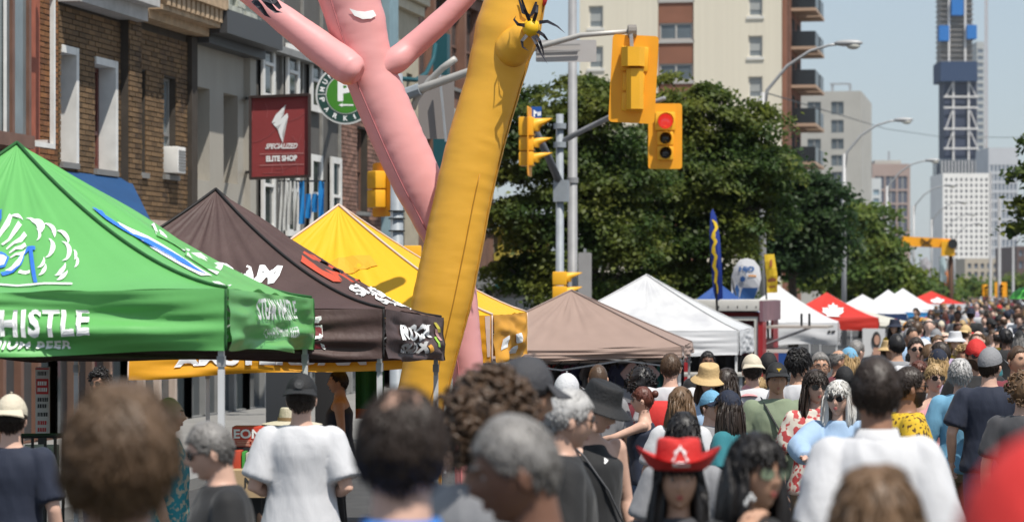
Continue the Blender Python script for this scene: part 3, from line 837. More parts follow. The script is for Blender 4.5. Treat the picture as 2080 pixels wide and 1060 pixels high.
def signal(label, pos, face, lit=None, w=.62, h=1.16, back=True, lenses=3, visor=.26, group='traffic signals', tilt=0.0, scale=1.0, rear=.17):
    "pos: centre of the signal; face: the way the lenses look"
    t = thing('traffic_signal', label, 'traffic signal', pos, group)
    f = dirv(face); x = f.cross(Vector((0, 0, 1))) * -1
    zz = Vector((0, 0, 1)); zz = (zz + x * math.tan(R(tilt))).normalized(); x = zz.cross(f) * -1 if False else (x - zz * x.dot(zz)).normalized()
    m4 = frame(x, zz, f, pos)
    if back: sharp(MB().prism(rrect(w, h, .05), m4, .012).build('backboard', sig_o, t))
    hs = [.34, .26, .26][:lenses] if lenses == 3 else [.26] * lenses
    H = sum(hs); z = H / 2
    for i, hh in enumerate(hs):
        c = z - hh / 2; z -= hh; ww = .36 if hh > .3 else .29
        sec = MB().box((-ww/2, c - hh/2 + .006, -rear), (ww/2, c + hh/2 - .006, .09), m4).build('signal_section', sig_y, t); bevel(sec, .03)
        rr_ = hh * .40
        mm = m4 @ Matrix.Translation((0, c, .091))
        lens = MB().lathe([(rr_ * .98, 0), (rr_ * .8, .02), (rr_ * .4, .035), (.002, .04)], mm, 18).build('lens', lens_r if lit == i else lens_d, sec, True)
        vz = MB(); n = 16; rings = []
        for kk in range(2):
            ring = []
            for j in range(n + 1):
                a = R(-35) + R(250) * j / n
                ext = 0 if kk == 0 else visor * (.25 + .75 * max(0, math.sin(a)))
                ring.append((rr_ * 1.06 * math.cos(a), c + rr_ * 1.06 * math.sin(a), .091 + ext))
            rings.append(ring)
        ring2 = [[((p[0]) * .95, c + (p[1] - c) * .95, p[2] - .002) for p in r_] for r_ in rings]
        vs = [m4 @ Vector(p) for r_ in rings + ring2 for p in r_]; N = n + 1; fs = []
        for j in range(n):
            fs += [(j, j+1, N+j+1, N+j), (2*N+j+1, 2*N+j, 3*N+j, 3*N+j+1), (N+j, N+j+1, 3*N+j+1, 3*N+j)]
        vz.add(vs, fs).build('visor', sig_y, sec, True)
    return t
# tall plain light pole
def pole(name, label, px, d, pytop, r, m=grey_m, cat='pole', r1=None):
    b = P(px, 590, d); b.z = gz(d); top = P(px, pytop, d)
    t = thing(name, label, cat, b)
    MB().lathe([(r * 2.2, 0), (r * 2.2, .04), (r * 1.5, .06), (r * 1.5, .3), (r, .34), (r1 or r * .8, top.z - b.z)], Matrix.Translation(b), 16).build('shaft', m, t, True)
    return t, b, top
t, b, top = pole('light_pole', 'tall plain grey light pole before the dark trees', 1163, 60, -300, .115, r1=.09)
MB().lathe([(.13, 0), (.13, .12)], Matrix.Translation(P(1163, 372, 60)), 16).build('collar', grey_m, t)
# road sign seen from behind on that pole
t = thing('road_sign', 'grey back of a tall sign plate low beside the grey light pole', 'sign', P(1189, 560, 59.6))
m4 = frame(RT, Vector((0, 0, 1)), -FW, P(1188, 575, 59.7))
sharp(MB().prism(rrect(.30, 1.35, .04), m4, .004).build('plate', alu, t)); MB().bar(P(1188, 505, 59.76), P(1188, 700, 59.76), .05).build('post', STEEL, t)
# signal pole with its two arms
galv = mat('galvanised_pole', (0.25, .275, .30), .5, var=.15, vs=5)
t, b, top = pole('signal_pole', 'galvanised signal pole with two bracing arms standing before the trees', 1137, 50, 232, .085, galv, 'signal pole')
MB().tube([P(1137, 290, 50), P(1190, 262, 50), P(1240, 238, 49), P(1350, 200, 48)], [.055, .05, .05, .04], 10).build('arm', grey_m, t, True)
MB().tube([P(1137, 372, 50), P(1112, 315, 49.5), P(1086, 262, 49)], [.075, .07, .065], 10).build('arm', mat('dark_grey_pole', (.13, .135, .15), .5, metal=.3), t, True)
MB().box((-.13, -.12, -.2), (.13, .12, .2), Matrix.Translation(P(1140, 388, 50))).build('clamp', galv, t)
for y in (262, 300): MB().lathe([(.12, 0), (.12, .1)], Matrix.Translation(P(1137, y, 50)), 14).build('band', galv, t)
signal('traffic signal with its red lens lit, facing the camera', P(1351, 277, 48), 180, lit=0, w=.60, h=1.16)
signal('traffic signal seen side on with three hooded lenses beside the galvanised pole', P(1075, 288, 47), 97, w=.6, h=1.2, visor=.32)
signal('low two lens signal side on above the taupe canopy peak', P(1142, 580, 49), 95, back=False, lenses=2, visor=.28)
# far mast arm pole on the kerb with the hanging signal seen from behind
t, b, top = pole('mast_arm_pole', 'galvanised pole behind the pink tube dancer carrying the long mast arm', 806, 36.5, 150, .10, galv, 'signal pole')
for y in (430, 445, 470): MB().lathe([(.115, 0), (.115, .015)], Matrix.Translation(P(806, y, 36.5)), 14).build('strap', BLACK, t)
MB().tube([P(815, 196, 36.4), P(880, 172, 36.2), P(950, 147, 36), P(1090, 97, 35.6), P(1180, 72, 35.4), P(1282, 64, 35.2)], [.062, .058, .052, .04, .034, .03], 12).build('arm', mat('pale_grey_arm', (.42, .40, .37), .5, var=.1, metal=.2), t, True)
MB().tube([P(818, 194, 36.3), P(852, 182, 36.25)], .085, 8).build('sleeve', galv, t)
MB().tube([P(838, 222, 36.4), P(846, 200, 36.4), P(872, 165, 36.3), P(900, 138, 36.2), P(925, 120, 36.1)], .045, 10).build('brace', MATS['pale_grey_arm'], t, True)
MB().lathe([(.06, -.06), (.085, -.05), (.085, .05), (.06, .06)], frame(FW, Vector((0, 0, 1)), RT, P(1284, 64, 35.2)), 12).build('end_clamp', mat('brown_grey_clamp', (.2, .18, .16), .6), t)
signal('yellow signal hanging from the mast arm, seen from behind with its broad backboard', P(1287, 161, 35.2), 2, w=.60, h=1.14, tilt=-3, rear=.03)
ht = bpy.data.objects['traffic_signal.003'] if 'traffic_signal.003' in bpy.data.objects else None
m4 = frame(RT, Vector((0, 0, 1)), -FW, P(1284, 160, 35.0))
if ht:
    mm = frame(RT, Vector((0, 0, 1)), -FW, P(1284, 160, 35.2))
    def octo(w, h, dep): return [(-w/2, 0), (-w/2, dep*.6), (-w*.25, dep), (w*.25, dep), (w/2, dep*.6), (w/2, 0)]
    for (yc, hh, w, dep) in ((118, .25, .30, .26), (183, .52, .22, .2)):
        c = P(1285 + (yc - 118) * .06, yc, 35.19) - FW * .02
        m5 = frame(RT, -FW, Vector((0, 0, 1)), c - Vector((0, 0, hh / 2)))
        sharp(MB().prism(octo(w, hh, dep), m5, hh).build('rear_housing', sig_y, ht), 30)
    MB().bar(P(1282, 66, 35.15), P(1284, 100, 35.15), .045).build('hanger', STEEL, ht)
t = thing('street_name_sign', 'grey backs of two stacked sign plates hung on the mast arm', 'sign', P(1150, 105, 35.8))
m4 = frame(RT, Vector((0, 0, 1)), -FW, P(1150, 104, 35.75))
sharp(MB().prism(rrect(.80, .29, .02), m4, .006).build('plate', mat('pale_aluminium', (.42, .40, .39), .5, var=.05), t))
MB().bar(P(1090, 93, 35.7), P(1178, 91, 35.7), .02).bar(P(1090, 107, 35.7), P(1178, 103, 35.7), .02).build('stiffener', alu, t)
t = thing('street_name_sign', 'small blue street name plate edge above the side on signal', 'sign', P(1089, 230, 48.5))
S0 = lambda u, v: P(1079 + 21 * u, 245 - 28 * v, 48.5 + .12 * u)
MB().grid(S0, 1, 1).build('plate', mat('sign_blue', (.012, .07, .28), .5), t)
polys_on(S0, [[(1083, 238), (1086, 238), (1086, 224), (1083, 224)], [(1086, 226), (1090, 227), (1090, 231), (1086, 232)], [(1091, 236), (1094, 236), (1094, 228), (1091, 228)], [(1095, 236), (1098, 235), (1098, 227), (1095, 227)]], WHITE_PRINT, t, .01, 'print')
t = thing('road_sign', 'large grey back of a square sign hung under the mast arm', 'sign', P(884, 218, 37.5))
m4 = frame(RT, Vector((0, 0, 1)), -FW, P(886, 218, 37.5))
sharp(MB().prism(rrect(.50, .88, .02), m4, .006).build('plate', mat('brown_grey_sheet', (.20, .18, .17), .6), t)); MB().bar(P(893, 150, 37.3), P(906, 288, 37.3), .075, .02).build('strut', STEEL, t)
signal('orange backed signal glimpsed behind the pink tube dancer', P(776, 385, 37.5), 62, w=.62, h=.75, lenses=2)
t = thing('pedestrian_signal', 'small amber pedestrian signal box on the pole behind the pink tube dancer', 'signal', P(838, 520, 36.3))
bevel(MB().box((-.12, -.1, -.14), (.12, .1, .14), frame(RT, FW, Vector((0, 0, 1)), P(838, 520, 36.3))).build('housing', sig_y, t), .02)
MB().prism([(-.1, -.12), (.1, -.12), (.1, .12), (-.1, .12)], frame(FW, Vector((0, 0, 1)), RT, P(838, 520, 36.3) - RT * .14), .018).build('hood', BLACK, t)
MB().bar(P(806, 520, 36.3), P(822, 520, 36.3), .04).build('bracket', BLACK, t)
t = thing('signal_pole', 'teal painted shop pole beside the brown brick building', 'pole', (XF + 1.2, onX(897, XF + 1.2), gz(60)))
b = XZ(897, 70, XF + 1.2)
MB().box((-.16, -.16, gz(60)), (.16, .16, b.z), Matrix.Translation((b.x, b.y, 0))).build('shaft', mat('dark_teal', (.01, .07, .085), .5), t)
MB().tube([XZ(884, 90, XF + 1.2), XZ(880, 120, XF + 1.2), XZ(865, 150, XF + 1.2), XZ(845, 163, XF + 1.2), XZ(812, 160, XF + 1.2)], .05, 8).build('scroll_bracket', mat('dark_teal', 0), t, True)

# street lamps marching down the street
lampg = mat('lamp_grey', (0.36, .36, .36), .5, metal=.2)
def street_lamp(Y, label):
    X = -7.45; z0 = gz(Y); H = 7.05 + CAMZ
    t = thing('street_lamp', label, 'street lamp', (X, Y, z0), 'street lamps along the kerb')
    MB().tube([(X, Y, z0), (X, Y, H - 1.35)], [.12, .075], 12).build('shaft', lampg, t, True)
    MB().tube([(X, Y, H - 2.2), (X + .12, Y, H - 1.3), (X + .7, Y, H - .6), (X + 1.35, Y, H - .18), (X + 1.9, Y, H - .02), (X + 2.15, Y, H)], [.05, .05, .045, .04, .038, .038], 8).build('arm', lampg, t, True)
    m4 = frame(Vector((1, 0, 0)), Vector((0, 1, 0)), Vector((0, 0, 1)), (X + 2.45, Y, H))
    hd = MB().ball((0, 0, .03), (.42, .13, .10), 14, None); hd.v = [tuple(m4 @ Vector(v)) for v in hd.v]
    hd.build('lamp_head', lampg, t, True)
    bl_ = MB().ball((.14, 0, -.05), (.20, .115, .11), 12); bl_.v = [tuple(m4 @ Vector(v)) for v in bl_.v]
    bl_.build('lens_bowl', mat('lamp_bowl', (.55, .53, .47), .25, spec=.5), t, True)
    return t
lab = ['nearest street lamp, its curved arm in front of the balcony tower', 'street lamp over the grey concrete block', 'street lamp with its head above the brown office block', 'street lamp beside the white dotted tower, fourth from the balcony tower',
       'small street lamp lower down, fifth from the balcony tower', 'tiny street lamp, sixth from the balcony tower', 'tiniest street lamp above the yellow crossing sign']
y1_ = P(1558, 590, 78).y
for i in range(7): street_lamp(y1_ + i * 35.5, lab[i].replace('nearest street', 'largest street'))
t = thing('overhead_wire', 'thin overhead wires sagging across the sky to the far tower', 'wire', P(1800, 260, 300))
MB().tube([P(1560, 190, 120), P(1700, 232, 170), P(1800, 262, 260), P(1910, 278, 330), P(2100, 280, 340)], .03, 5).build('cable', BLACK, t)
# yellow crossing sign on its arm
t = thing('crossing_sign', 'yellow overhead crossing sign marked with a black X on a dark post', 'sign', P(1935, 700, 165))
m4 = frame(RT, Vector((0, 0, 1)), -FW, P(1884, 492, 165)); s = 165 / FPX
sharp(MB().prism([(-53*s, -8*s), (55*s, -12*s), (55*s, 6*s), (-53*s, 12*s)], m4, .4).build('sign_box', sig_o, t))
x_ = MB()
for sx in (1, -1): x_.bar(P(1882 - 11*sx, 500, 164.55), P(1882 + 11*sx, 484, 164.55), .16, .04)
x_.build('crossing_mark', BLACK, t)
MB().tube([P(1932, 700, 165), P(1931, 488, 165)], [.16, .13], 8).tube([P(1931, 492, 165), P(1890, 490, 165.2)], .1, 8).build('post', mat('rusty_post', (.10, .05, .03), .8), t, True)
MB().box((-.4, -.3, -.5), (.4, .3, .4), Matrix.Translation(P(1926, 503, 164.6))).build('beacon', sig_y, t)
MB().lathe([(.3, 0), (.3, .1)], frame(RT, Vector((0, 0, 1)), -FW, P(1935, 495, 164.2)), 12).build('lens', lens_d, t)
signal('far amber signal over the crowd, left of the pair', P(2001, 590, 210), 150, w=.5, h=.9, scale=1)
signal('far amber signal hanging higher over the crowd near the green umbrella', P(2033, 588, 200), 180, w=.9, h=1.1)
for px, d, y0, l in ((2012, 230, 350, 'thin far pole beside the glass residential tower'), (2030, 200, 400, 'thin far pole carrying the far amber signal'), (2058, 260, 500, 'thin far pole before the dark brown glass block')):
    pole('far_pole', l, px, d, y0, .14)
# ------------------------------------------------------------------ pop-up canopies
def cloth(n, c, rough=.55, **k): return mat(n, c, rough, trans=k.pop('trans', .18), bump=k.pop('bump', .12), bs=k.pop('bs', 9), **k)
leg_m = mat('canopy_leg_white', (0.60, .60, .60), .45, var=.06)
def canopy(name, label, nr, a, W, peak_z, hv, m, p=1.65, D=None, roll=0.0, pitch=0.0, vm=None, wr=.012, seam=None, detail=True, group='pop-up canopies along the street', mats=None, slack=.03, sd=1, legm=None, cat='canopy', bulge=0.0, fold=1.0):
    """nr: picture column, row (top of the valance) and depth of the near right corner; a: turn from the camera axis.
    roll: drop per metre to the left, pitch: drop per metre to the back"""
    N = P(*nr); D = D or W
    ax = -RT * math.cos(R(a)) + FW * math.sin(R(a)); ay = FW * math.cos(R(a)) + RT * math.sin(R(a))
    drop = Vector((0, 0, -1))
    c = [N, N + ax*W + drop*roll*W, N + ax*W + ay*D + drop*(roll*W + pitch*D), N + ay*D + drop*pitch*D]   # NR NL FL FR
    ctr = sum(c, Vector()) / 4
    g = gz(ctr.y)
    t = thing(name, label, cat, (ctr.x, ctr.y, g), group)
    vm = vm or m
    faces = {'front': (1, 0), 'right': (0, 3), 'back': (3, 2), 'left': (2, 1)}
    out = {}
    nz = lambda q, f: noise.noise(Vector(q) * f + Vector((sd * 7.3, 0, 0)))
    for k, (i, j) in faces.items():
        A, B = c[i], c[j]
        nrm = (B - A).cross(Vector((0, 0, 1))).normalized()
        if nrm.dot((A + B) / 2 - ctr) < 0: nrm = -nrm
        def S(u, v, A=A, B=B, k=k):
            e = A.lerp(B, u)
            q = Vector((e.x*(1-v) + ctr.x*v, e.y*(1-v) + ctr.y*v, 0))
            ze = e.z
            z = ze + (peak_z - ze) * (max(v, 0.0) ** p * .88 + .12 * v) 
            ed = math.sin(PI * min(1, max(0, u)))
            z -= (slack if k != 'right' else slack - bulge) * ed * 4 * v * (1 - v) if v < 1 else 0
            z += wr * .8 * nz((e.x*2, e.y*2, v*3), 1.3) * ed * (1 - v)
            z += wr * 1.2 * noise.noise(Vector((u * 22, v * 2.5, sd))) * ed * v * (1 - v) * 3
            q.z = z
            return q
        def Vv(u, w, A=A, B=B, nrm=nrm, k=k):
            e = A.lerp(B, u); ed = min(1, 6 * u, 6 * (1 - u)); ed = max(0, ed)
            x = u * W
            b = (noise.noise(Vector((x*.8 + w*1.2, w*3.0 - x*.55, sd + 3))) * 1.9 + noise.noise(Vector((x*1.9 - w*1.5, w*5.5 + x*.9, sd + 9))) * .8) * wr * (.25 + w * .9) * (.3 + .7*ed) * (fold if k == 'front' else 1)
            b += abs(noise.noise(Vector((x*.55 + w*.5, w*4.2 - x*.45, sd + 17)))) * wr * 1.1 * (fold if k == 'front' else .5) * ed
            b += math.sin(w * PI) * .015 * ed + w * .012
            q = e + nrm * (.012 + b)
            q.z = e.z - w * hv * (1 + .04 * math.sin(u * 9 + sd) * ed) - .006 * math.sin(u * PI)
            return q
        out[k] = S; out[k + '_v'] = Vv
        n1, n2 = (44, 26) if detail else (16, 12)
        mm = (mats or {}).get(k, m); mv = (mats or {}).get(k + '_v', vm)
        o = MB().grid(S, n1, n2).build('canopy_panel', mm, t, True)
        o = MB().grid(Vv, n1 + (40 if detail else 16), 24 if detail else 6).build('valance', mv, t, True)
    if seam:
        for i in range(4):
            pts = []
            for kf in range(15):
                v = kf / 14
                f = [('front', 1), ('front', 0), ('left', 0), ('right', 1)][i]
                pts.append(Vector(out[f[0]](f[1], v)) + Vector((0, 0, .008)))
            MB().tube(pts, .011, 6).build('ridge_seam', seam, t, True)
            f = [('front_v', 1), ('front_v', 0), ('left_v', 0), ('right_v', 1)][i]
            MB().tube([Vector(out[f[0]](f[1], w / 8)) for w in range(9)], .008, 6).build('corner_seam', seam, t, True)
    for q in c:
        i_ = (ctr - q); i_.z = 0; i_ = i_.normalized() * .05; b = q + i_
        lg = MB().box((-.017, -.017, 0), (.017, .017, q.z - .45 - gz(b.y)), frame(ax, ay, Vector((0, 0, 1)), (b.x, b.y, gz(b.y)))).build('leg', legm or leg_m, t)
        if detail:
            MB().box((-.022, -.022, 0), (.022, .022, .06), frame(ax, ay, Vector((0, 0, 1)), (b.x, b.y, q.z - hv - .09))).build('slider', mat('grey_slider', (.30, .30, .30), .5), lg)
            MB().box((-.016, -.016, 0), (.016, .016, .5), frame(ax, ay, Vector((0, 0, 1)), (b.x, b.y, q.z - .52))).build('inner_leg', STEEL, lg)
    fr = MB()
    for (i, j) in ((1, 0), (0, 3), (3, 2), (2, 1)):
        A, B = c[i], c[j]; i_ = (ctr - (A+B)/2); i_.z = 0; i_ = i_.normalized() * .06
        for q in range(2):
            a_ = A.lerp(B, q / 2) + i_; b_ = A.lerp(B, (q + 1) / 2) + i_
            fr.bar(a_ + Vector((0, 0, -.05)), b_ + Vector((0, 0, -.27 if detail else -.2)), .018).bar(a_ + Vector((0, 0, -.27 if detail else -.2)), b_ + Vector((0, 0, -.05)), .018)
    fr.build('truss', STEEL, t)
    return t, out

# green canopy
grn = cloth('green_canopy_cloth', (0.145, .46, .13), .38, var=.05, vs=1.5)
t, S = canopy('canopy_tent', 'bright green canopy tent printed with a brewery name and white smoke puffs', (460, 586, 15.07), 4.2, 3.2, 2.86, .345, grn, pitch=.02, roll=.014, seam=mat('dark_green_seam', (.015, .09, .02), .7), wr=.05, sd=2, bulge=.16, fold=1.15)
wv = mat('white_print', 0)
text_on(S['front_v'], 'STEAM WHISTLE', [(-262, 684), (183, 678), (181, 627), (-262, 632)], wv, t, .035, space=1.1, off=.015, cuts=2)
text_on(S['front_v'], "CANADA'S PREMIUM BEER", [(-240, 712), (145, 708), (146, 685), (-240, 689)], wv, t, .03, space=1.08, off=.015, cuts=2)
text_on(S['right_v'], 'STEAM WHISTLE', [(521, 650), (601, 649), (596, 609), (519, 606)], wv, t, .015, off=.015, cuts=2)
text_on(S['right_v'], "CANADA'S PREMIUM BEER", [(534, 684), (601, 682), (601, 663), (534, 664)], wv, t, .0, off=.015, cuts=2)
puff = []
def cres(x, y, r, a0, a1, th=.45):
    o = []; n = 9
    for i in range(n): 
        a = R(a0 + (a1 - a0) * i / (n - 1)); o.append((x + r*math.cos(a), y - r*math.sin(a)))
    for i in range(n - 2, 0, -1):
        a = R(a0 + (a1 - a0) * i / (n - 1)); k = 1 - th * math.sin(PI * i / (n - 1)); o.append((x + r*k*math.cos(a), y - r*k*math.sin(a)))
    return o
for x, y, r, a0, a1 in ((33, 452, 17, 10, 140), (62, 462, 20, -10, 120), (75, 462, 17, -60, 110), (72, 478, 14, -80, 80), (97, 473, 20, -40, 120), (122, 488, 20, -30, 110), (92, 505, 22, -90, 70), (126, 512, 22, -90, 90), (145, 520, 13, -60, 70), (148, 533, 14, -80, 60), (114, 542, 22, -100, 20), (78, 532, 15, -100, 40), (78, 545, 18, -90, 30), (118, 551, 22, -100, 0)):
    puff.append(cres(x, y, r * .92, a0, a1))
puff += [[(36, 556), (62, 556), (62, 550), (40, 550)], [(-20, 580), (147, 580), (147, 576.5), (-20, 576.5)]]
for a, r0, r1, w in ((62, 60, 122, 5), (50, 60, 118, 6), (38, 60, 112, 5), (28, 62, 100, 4), (19, 60, 92, 3.5), (74, 60, 118, 5)):
    cx, cy = -35, 545; ca, sa = math.cos(R(a)), math.sin(R(a))
    puff.append([(cx + r0*ca + w*.3*sa, cy - r0*sa + w*.3*ca), (cx + r1*ca + w*sa, cy - r1*sa + w*ca), (cx + r1*ca - w*sa, cy - r1*sa - w*ca), (cx + r0*ca - w*.3*sa, cy - r0*sa - w*.3*ca)])
polys_on(S['front'], puff, wv, t, .008, 'smoke_print')
blp = mat('blue_print', (.03, .16, .62), .6)
polys_on(S['front'], [[(0, 556), (20, 550), (33, 535), (42, 516), (58, 503), (72, 503), (73, 510), (60, 512), (50, 520), (42, 540), (28, 556), (4, 563)],
    [(60, 505), (67, 505), (77, 577), (70, 577)], [(-20, 430), (6, 427), (5, 445), (0, 458), (-20, 462)], [(-15, 520), (10, 518), (20, 525), (10, 545), (-15, 552)]], blp, t, .011, 'whistle_print')
polys_on(S['front'], [[(-12, 525), (6, 522), (14, 526), (6, 541), (-12, 547)], [(10, 553), (24, 546), (36, 530), (44, 515), (56, 507), (46, 522), (38, 542), (24, 554)]], wv, t, .014, 'whistle_highlight')
streaks = [[(230, 450), (280, 470), (380, 530), (470, 575), (420, 572), (330, 530), (262, 485)]]
polys_on(S['right'], [[(238, 452), (300, 482), (372, 526), (430, 562), (408, 562), (330, 520), (262, 476)], [(275, 452), (330, 474), (385, 510), (372, 508), (318, 480)], [(380, 515), (455, 560), (440, 560), (375, 520)], [(430, 574), (505, 582), (470, 580)]], wv, t, .008, 'smoke_print')
polys_on(S['right'], [[(186, 424), (206, 430), (222, 446), (300, 487), (375, 530), (420, 560), (398, 552), (290, 492), (214, 448)]], blp, t, .011, 'whistle_print')

# brown canopy
brc = cloth('brown_canopy_cloth', (0.068, .039, .035), .6, col2=(.088, .052, .047), vs=3, c2=(.3, .7), bs=14, bump=.35, trans=.10)
t, S = canopy('canopy_tent', 'dark brown canopy tent printed with white bicycle part names', (780, 627, 18.3), 6.0, 2.95, 2.69, .335, brc, roll=.004, pitch=.03, seam=mat('black_seam', (.012, .01, .01), .7), wr=.045, sd=5, bulge=.14, fold=1.4)
text_on(S['front'], 'SRAM', [(408, 578), (570, 577), (575, 541), (415, 535)], wv, t, .05, .28)
redp = mat('orange_red_print', (.50, .07, .03), .6); marp = mat('maroon_print', (.17, .02, .025), .6)
def uv_poly(S, pl, m, par, off, name):
    vs, fs = poly2d(pl, 3); return put(S, vs, fs, off).build(name, m, par)
def uv_text(S, body, q, m, par, off, bold=.05, shear=.2):
    vs, fs = text2d(body, bold, shear, 1.0, 2); return put(S, [bil(q, a, b) for a, b in vs], fs, off).build('lettering', m, par)
uv_poly(S['right'], [(.10, .50), (.42, .54), (.86, .44), (.84, .30), (.60, .32), (.52, .27), (.12, .32)], redp, t, .010, 'logo_print')
uv_poly(S['right'], [(.38, .45), (.50, .47), (.52, .43), (.40, .42)], BLACK, t, .016, 'logo_mark')
uv_poly(S['right'], [(.34, .38), (.46, .39), (.48, .35), (.36, .34)], BLACK, t, .016, 'logo_mark')
uv_text(S['right'], 'SRAM', [(.14, .17), (.80, .17), (.80, .26), (.14, .26)], wv, t, .010)
uv_text(S['right'], 'SRAM', [(.22, .07), (.74, .07), (.74, .14), (.22, .14)], wv, t, .010)
text_on(S['right_v'], 'ROCK', [(814, 690), (876, 688), (874, 659), (810, 657)], wv, t, .05, off=.015, cuts=2)
text_on(S['right_v'], 'SHOX', [(809, 716), (868, 715), (869, 694), (816, 694)], mat('grey_print', (.38, .37, .36), .6), t, .05, off=.015, cuts=2)
for pl, col, n in (([(879, 655), (884, 655), (893, 674), (888, 674)], (.6, .5, .05), 'yellow_dash'), ([(882, 668), (886, 668), (897, 692), (892, 692)], (.55, .3, .28), 'pink_dash'), ([(880, 686), (884, 684), (893, 704), (889, 704)], (.3, .55, .05), 'lime_dash'), ([(868, 704), (874, 700), (880, 712), (872, 716)], (.65, .3, .03), 'amber_dash')):
    polys_on(S['right_v'], [pl], mat(n, col, .6), t, .008, 'print')
polys_on(S['front_v'], [[(600, 712), (662, 708), (652, 642), (600, 644)]], marp, t, .007, 'logo_print')
polys_on(S['front_v'], [[(632, 646), (653, 643), (660, 706), (655, 707), (648, 649), (633, 651)], [(636, 684), (652, 681), (653, 687), (637, 690)], [(652, 700), (662, 706), (660, 712), (652, 708)]], wv, t, .01, 'logo_mark')
polys_on(S['front_v'], [[(575, 712), (615, 712), (608, 698), (590, 694)]], mat('lime_yellow_print', (.5, .5, .03), .6), t, .009, 'logo_spot')

# yellow canopy
ylc = cloth('yellow_canopy_cloth', (0.80, .455, .012), .55, trans=.15); orc = cloth('orange_valance_cloth', (0.72, .33, .012), .55, trans=.12)
pinkpipe = mat('pale_piping', (.62, .48, .40), .7)
t, S = canopy('canopy_tent', 'yellow canopy tent with orange valance behind the brown canopy', (1000, 640, 23.4), 5.5, 3.2, 2.74, .41, ylc, p=1.25, roll=.05, seam=pinkpipe, wr=.035, vm=orc, sd=8)
text_on(S['front_v'], 'AMSTERDAM', [(354, 748), (745, 739), (745, 703), (354, 712)], wv, t, .05, off=.015, cuts=2)
amb = mat('amber_print', (.72, .33, .015), .6)
polys_on(S['front'], [[(662, 536), (700, 524), (752, 519), (768, 540), (730, 548), (700, 556)]], amb, t, .007, 'swoosh_print')
polys_on(S['right'], [[(754, 519), (800, 522), (806, 541), (770, 540)]], amb, t, .007, 'swoosh_print')
text_on(S['right'], 'OLD', [(846, 600), (812, 548), (836, 542), (872, 590)][::1], wv, t, .05)
polys_on(S['right'], [[(788, 543), (806, 535), (806, 556), (792, 552)]], wv, t, .008, 'print')
polys_on(S['right_v'], [[(1020, 690), (1034, 680), (1030, 705), (1016, 712)], [(1046, 678), (1058, 676), (1060, 694), (1048, 697)], [(1036, 708), (1050, 700), (1046, 716), (1034, 722)]], wv, t, .008, 'print')
polys_on(S['front_v'], [[(985, 640), (1000, 638), (1002, 724), (990, 725)]], mat('pale_piping', 0), t, .006, 'edge_tape')

# taupe canopy
tauc = cloth('taupe_canopy_cloth', (0.33, .232, .19), .6, trans=.12, var=.05)
canopy('canopy_tent', 'plain taupe canopy tent over a clothing stall', (1386, 704, 34), 6, 3.05, 1.95, .14, tauc, p=1.05, roll=.02, wr=.035, seam=mat('taupe_seam', (.24, .18, .16), .7), sd=11)
# white canopy with worn top
whc = cloth('white_canopy_cloth', (0.60, .60, .60), .55, trans=.12, col2=(.46, .46, .48), vs=2.2, c2=(.5, .78))
whv = cloth('clean_white_cloth', (0.70, .70, .71), .55, trans=.15)
t, S = canopy('canopy_tent', 'worn white canopy tent between the taupe canopy and the food trailer', (1500, 671, 40), 9, 3.05, 2.19, .36, whc, p=1.15, roll=.01, wr=.018, vm=whv, sd=14, seam=mat('white_seam', (.5, .5, .5), .7))
# white canopy beyond the trailer
t, S = canopy('canopy_tent', 'clean white canopy tent beyond the red food trailer', (1702, 655, 68), 7, 3.05, 2.09, .55, whv, p=1.3, wr=.04, sd=17, detail=False)
polys_on(S['front_v'], [[(1680, 677), (1686, 677), (1688, 671), (1682, 671)], [(1688, 677), (1695, 676), (1697, 671), (1690, 671)]], BLACK, t, .02, 'print')
# red canopy with the leaf
redc = cloth('red_canopy_cloth', (0.58, .035, .022), .55, trans=.12)
LEAF = [(0, 1.0), (.16, .70), (.35, .80), (.27, .36), (.50, .60), (.56, .48), (.84, .53), (.74, .27), (.86, .18), (.46, -.14), (.50, -.30), (.05, -.24), (.05, -.60)]
LEAF = LEAF + [(-x, y) for x, y in LEAF[::-1] if x > 0]
t, S = canopy('canopy_tent', 'red canopy tent with a large white maple leaf', (1784, 645, 80), 7, 3.05, 1.9, .36, redc, p=1.3, wr=.03, sd=19, detail=False, mats={'right': whv})
polys_on(S['front'], [[(1692 + x * 26, 638 - y * 22) for x, y in LEAF]], wv, t, .03, 'maple_leaf')
navc = cloth('navy_canopy_cloth', (.02, .045, .13), .6)
t, S = canopy('canopy_tent', 'white canopy tent with navy blue valance behind the red leaf canopy', (1842, 637, 95), 7, 3.05, 1.82, .35, whv, p=1.3, wr=.03, sd=21, detail=False, vm=navc, mats={'right_v': whv, 'left': navc})
t, S = canopy('canopy_tent', 'cream low canopy tent just right of the red leaf canopy', (1850, 655, 88), 7, 3.3, 1.35, .2, cloth('cream_canopy_cloth', (.62, .60, .52), .6), p=1.2, wr=.03, sd=23, detail=False)
skyc = cloth('sky_blue_cloth', (.03, .22, .50), .6)
t, S = canopy('canopy_tent', 'white canopy tent with a bright blue valance near the distant leaf canopy', (1884, 634, 108), 7, 3.05, 1.99, .30, whv, p=1.3, wr=.03, sd=25, detail=False, vm=skyc)
t, S = canopy('canopy_tent', 'small distant white canopy peak behind the blue valance canopy', (1900, 625, 150), 7, 3.6, 2.1, .3, whv, p=1.3, wr=.03, sd=27, detail=False)
t, S = canopy('canopy_tent', 'distant red canopy tent with a white leaf and white valance', (1962, 617, 125), 7, 3.05, 1.93, .33, redc, p=1.2, wr=.03, sd=29, detail=False, vm=whv, mats={'left_v': cloth('sea_green_cloth', (.02, .26, .20), .6)})
polys_on(S['front'], [[(1904 + x * 17, 614 - y * 9) for x, y in LEAF]], wv, t, .04, 'maple_leaf')
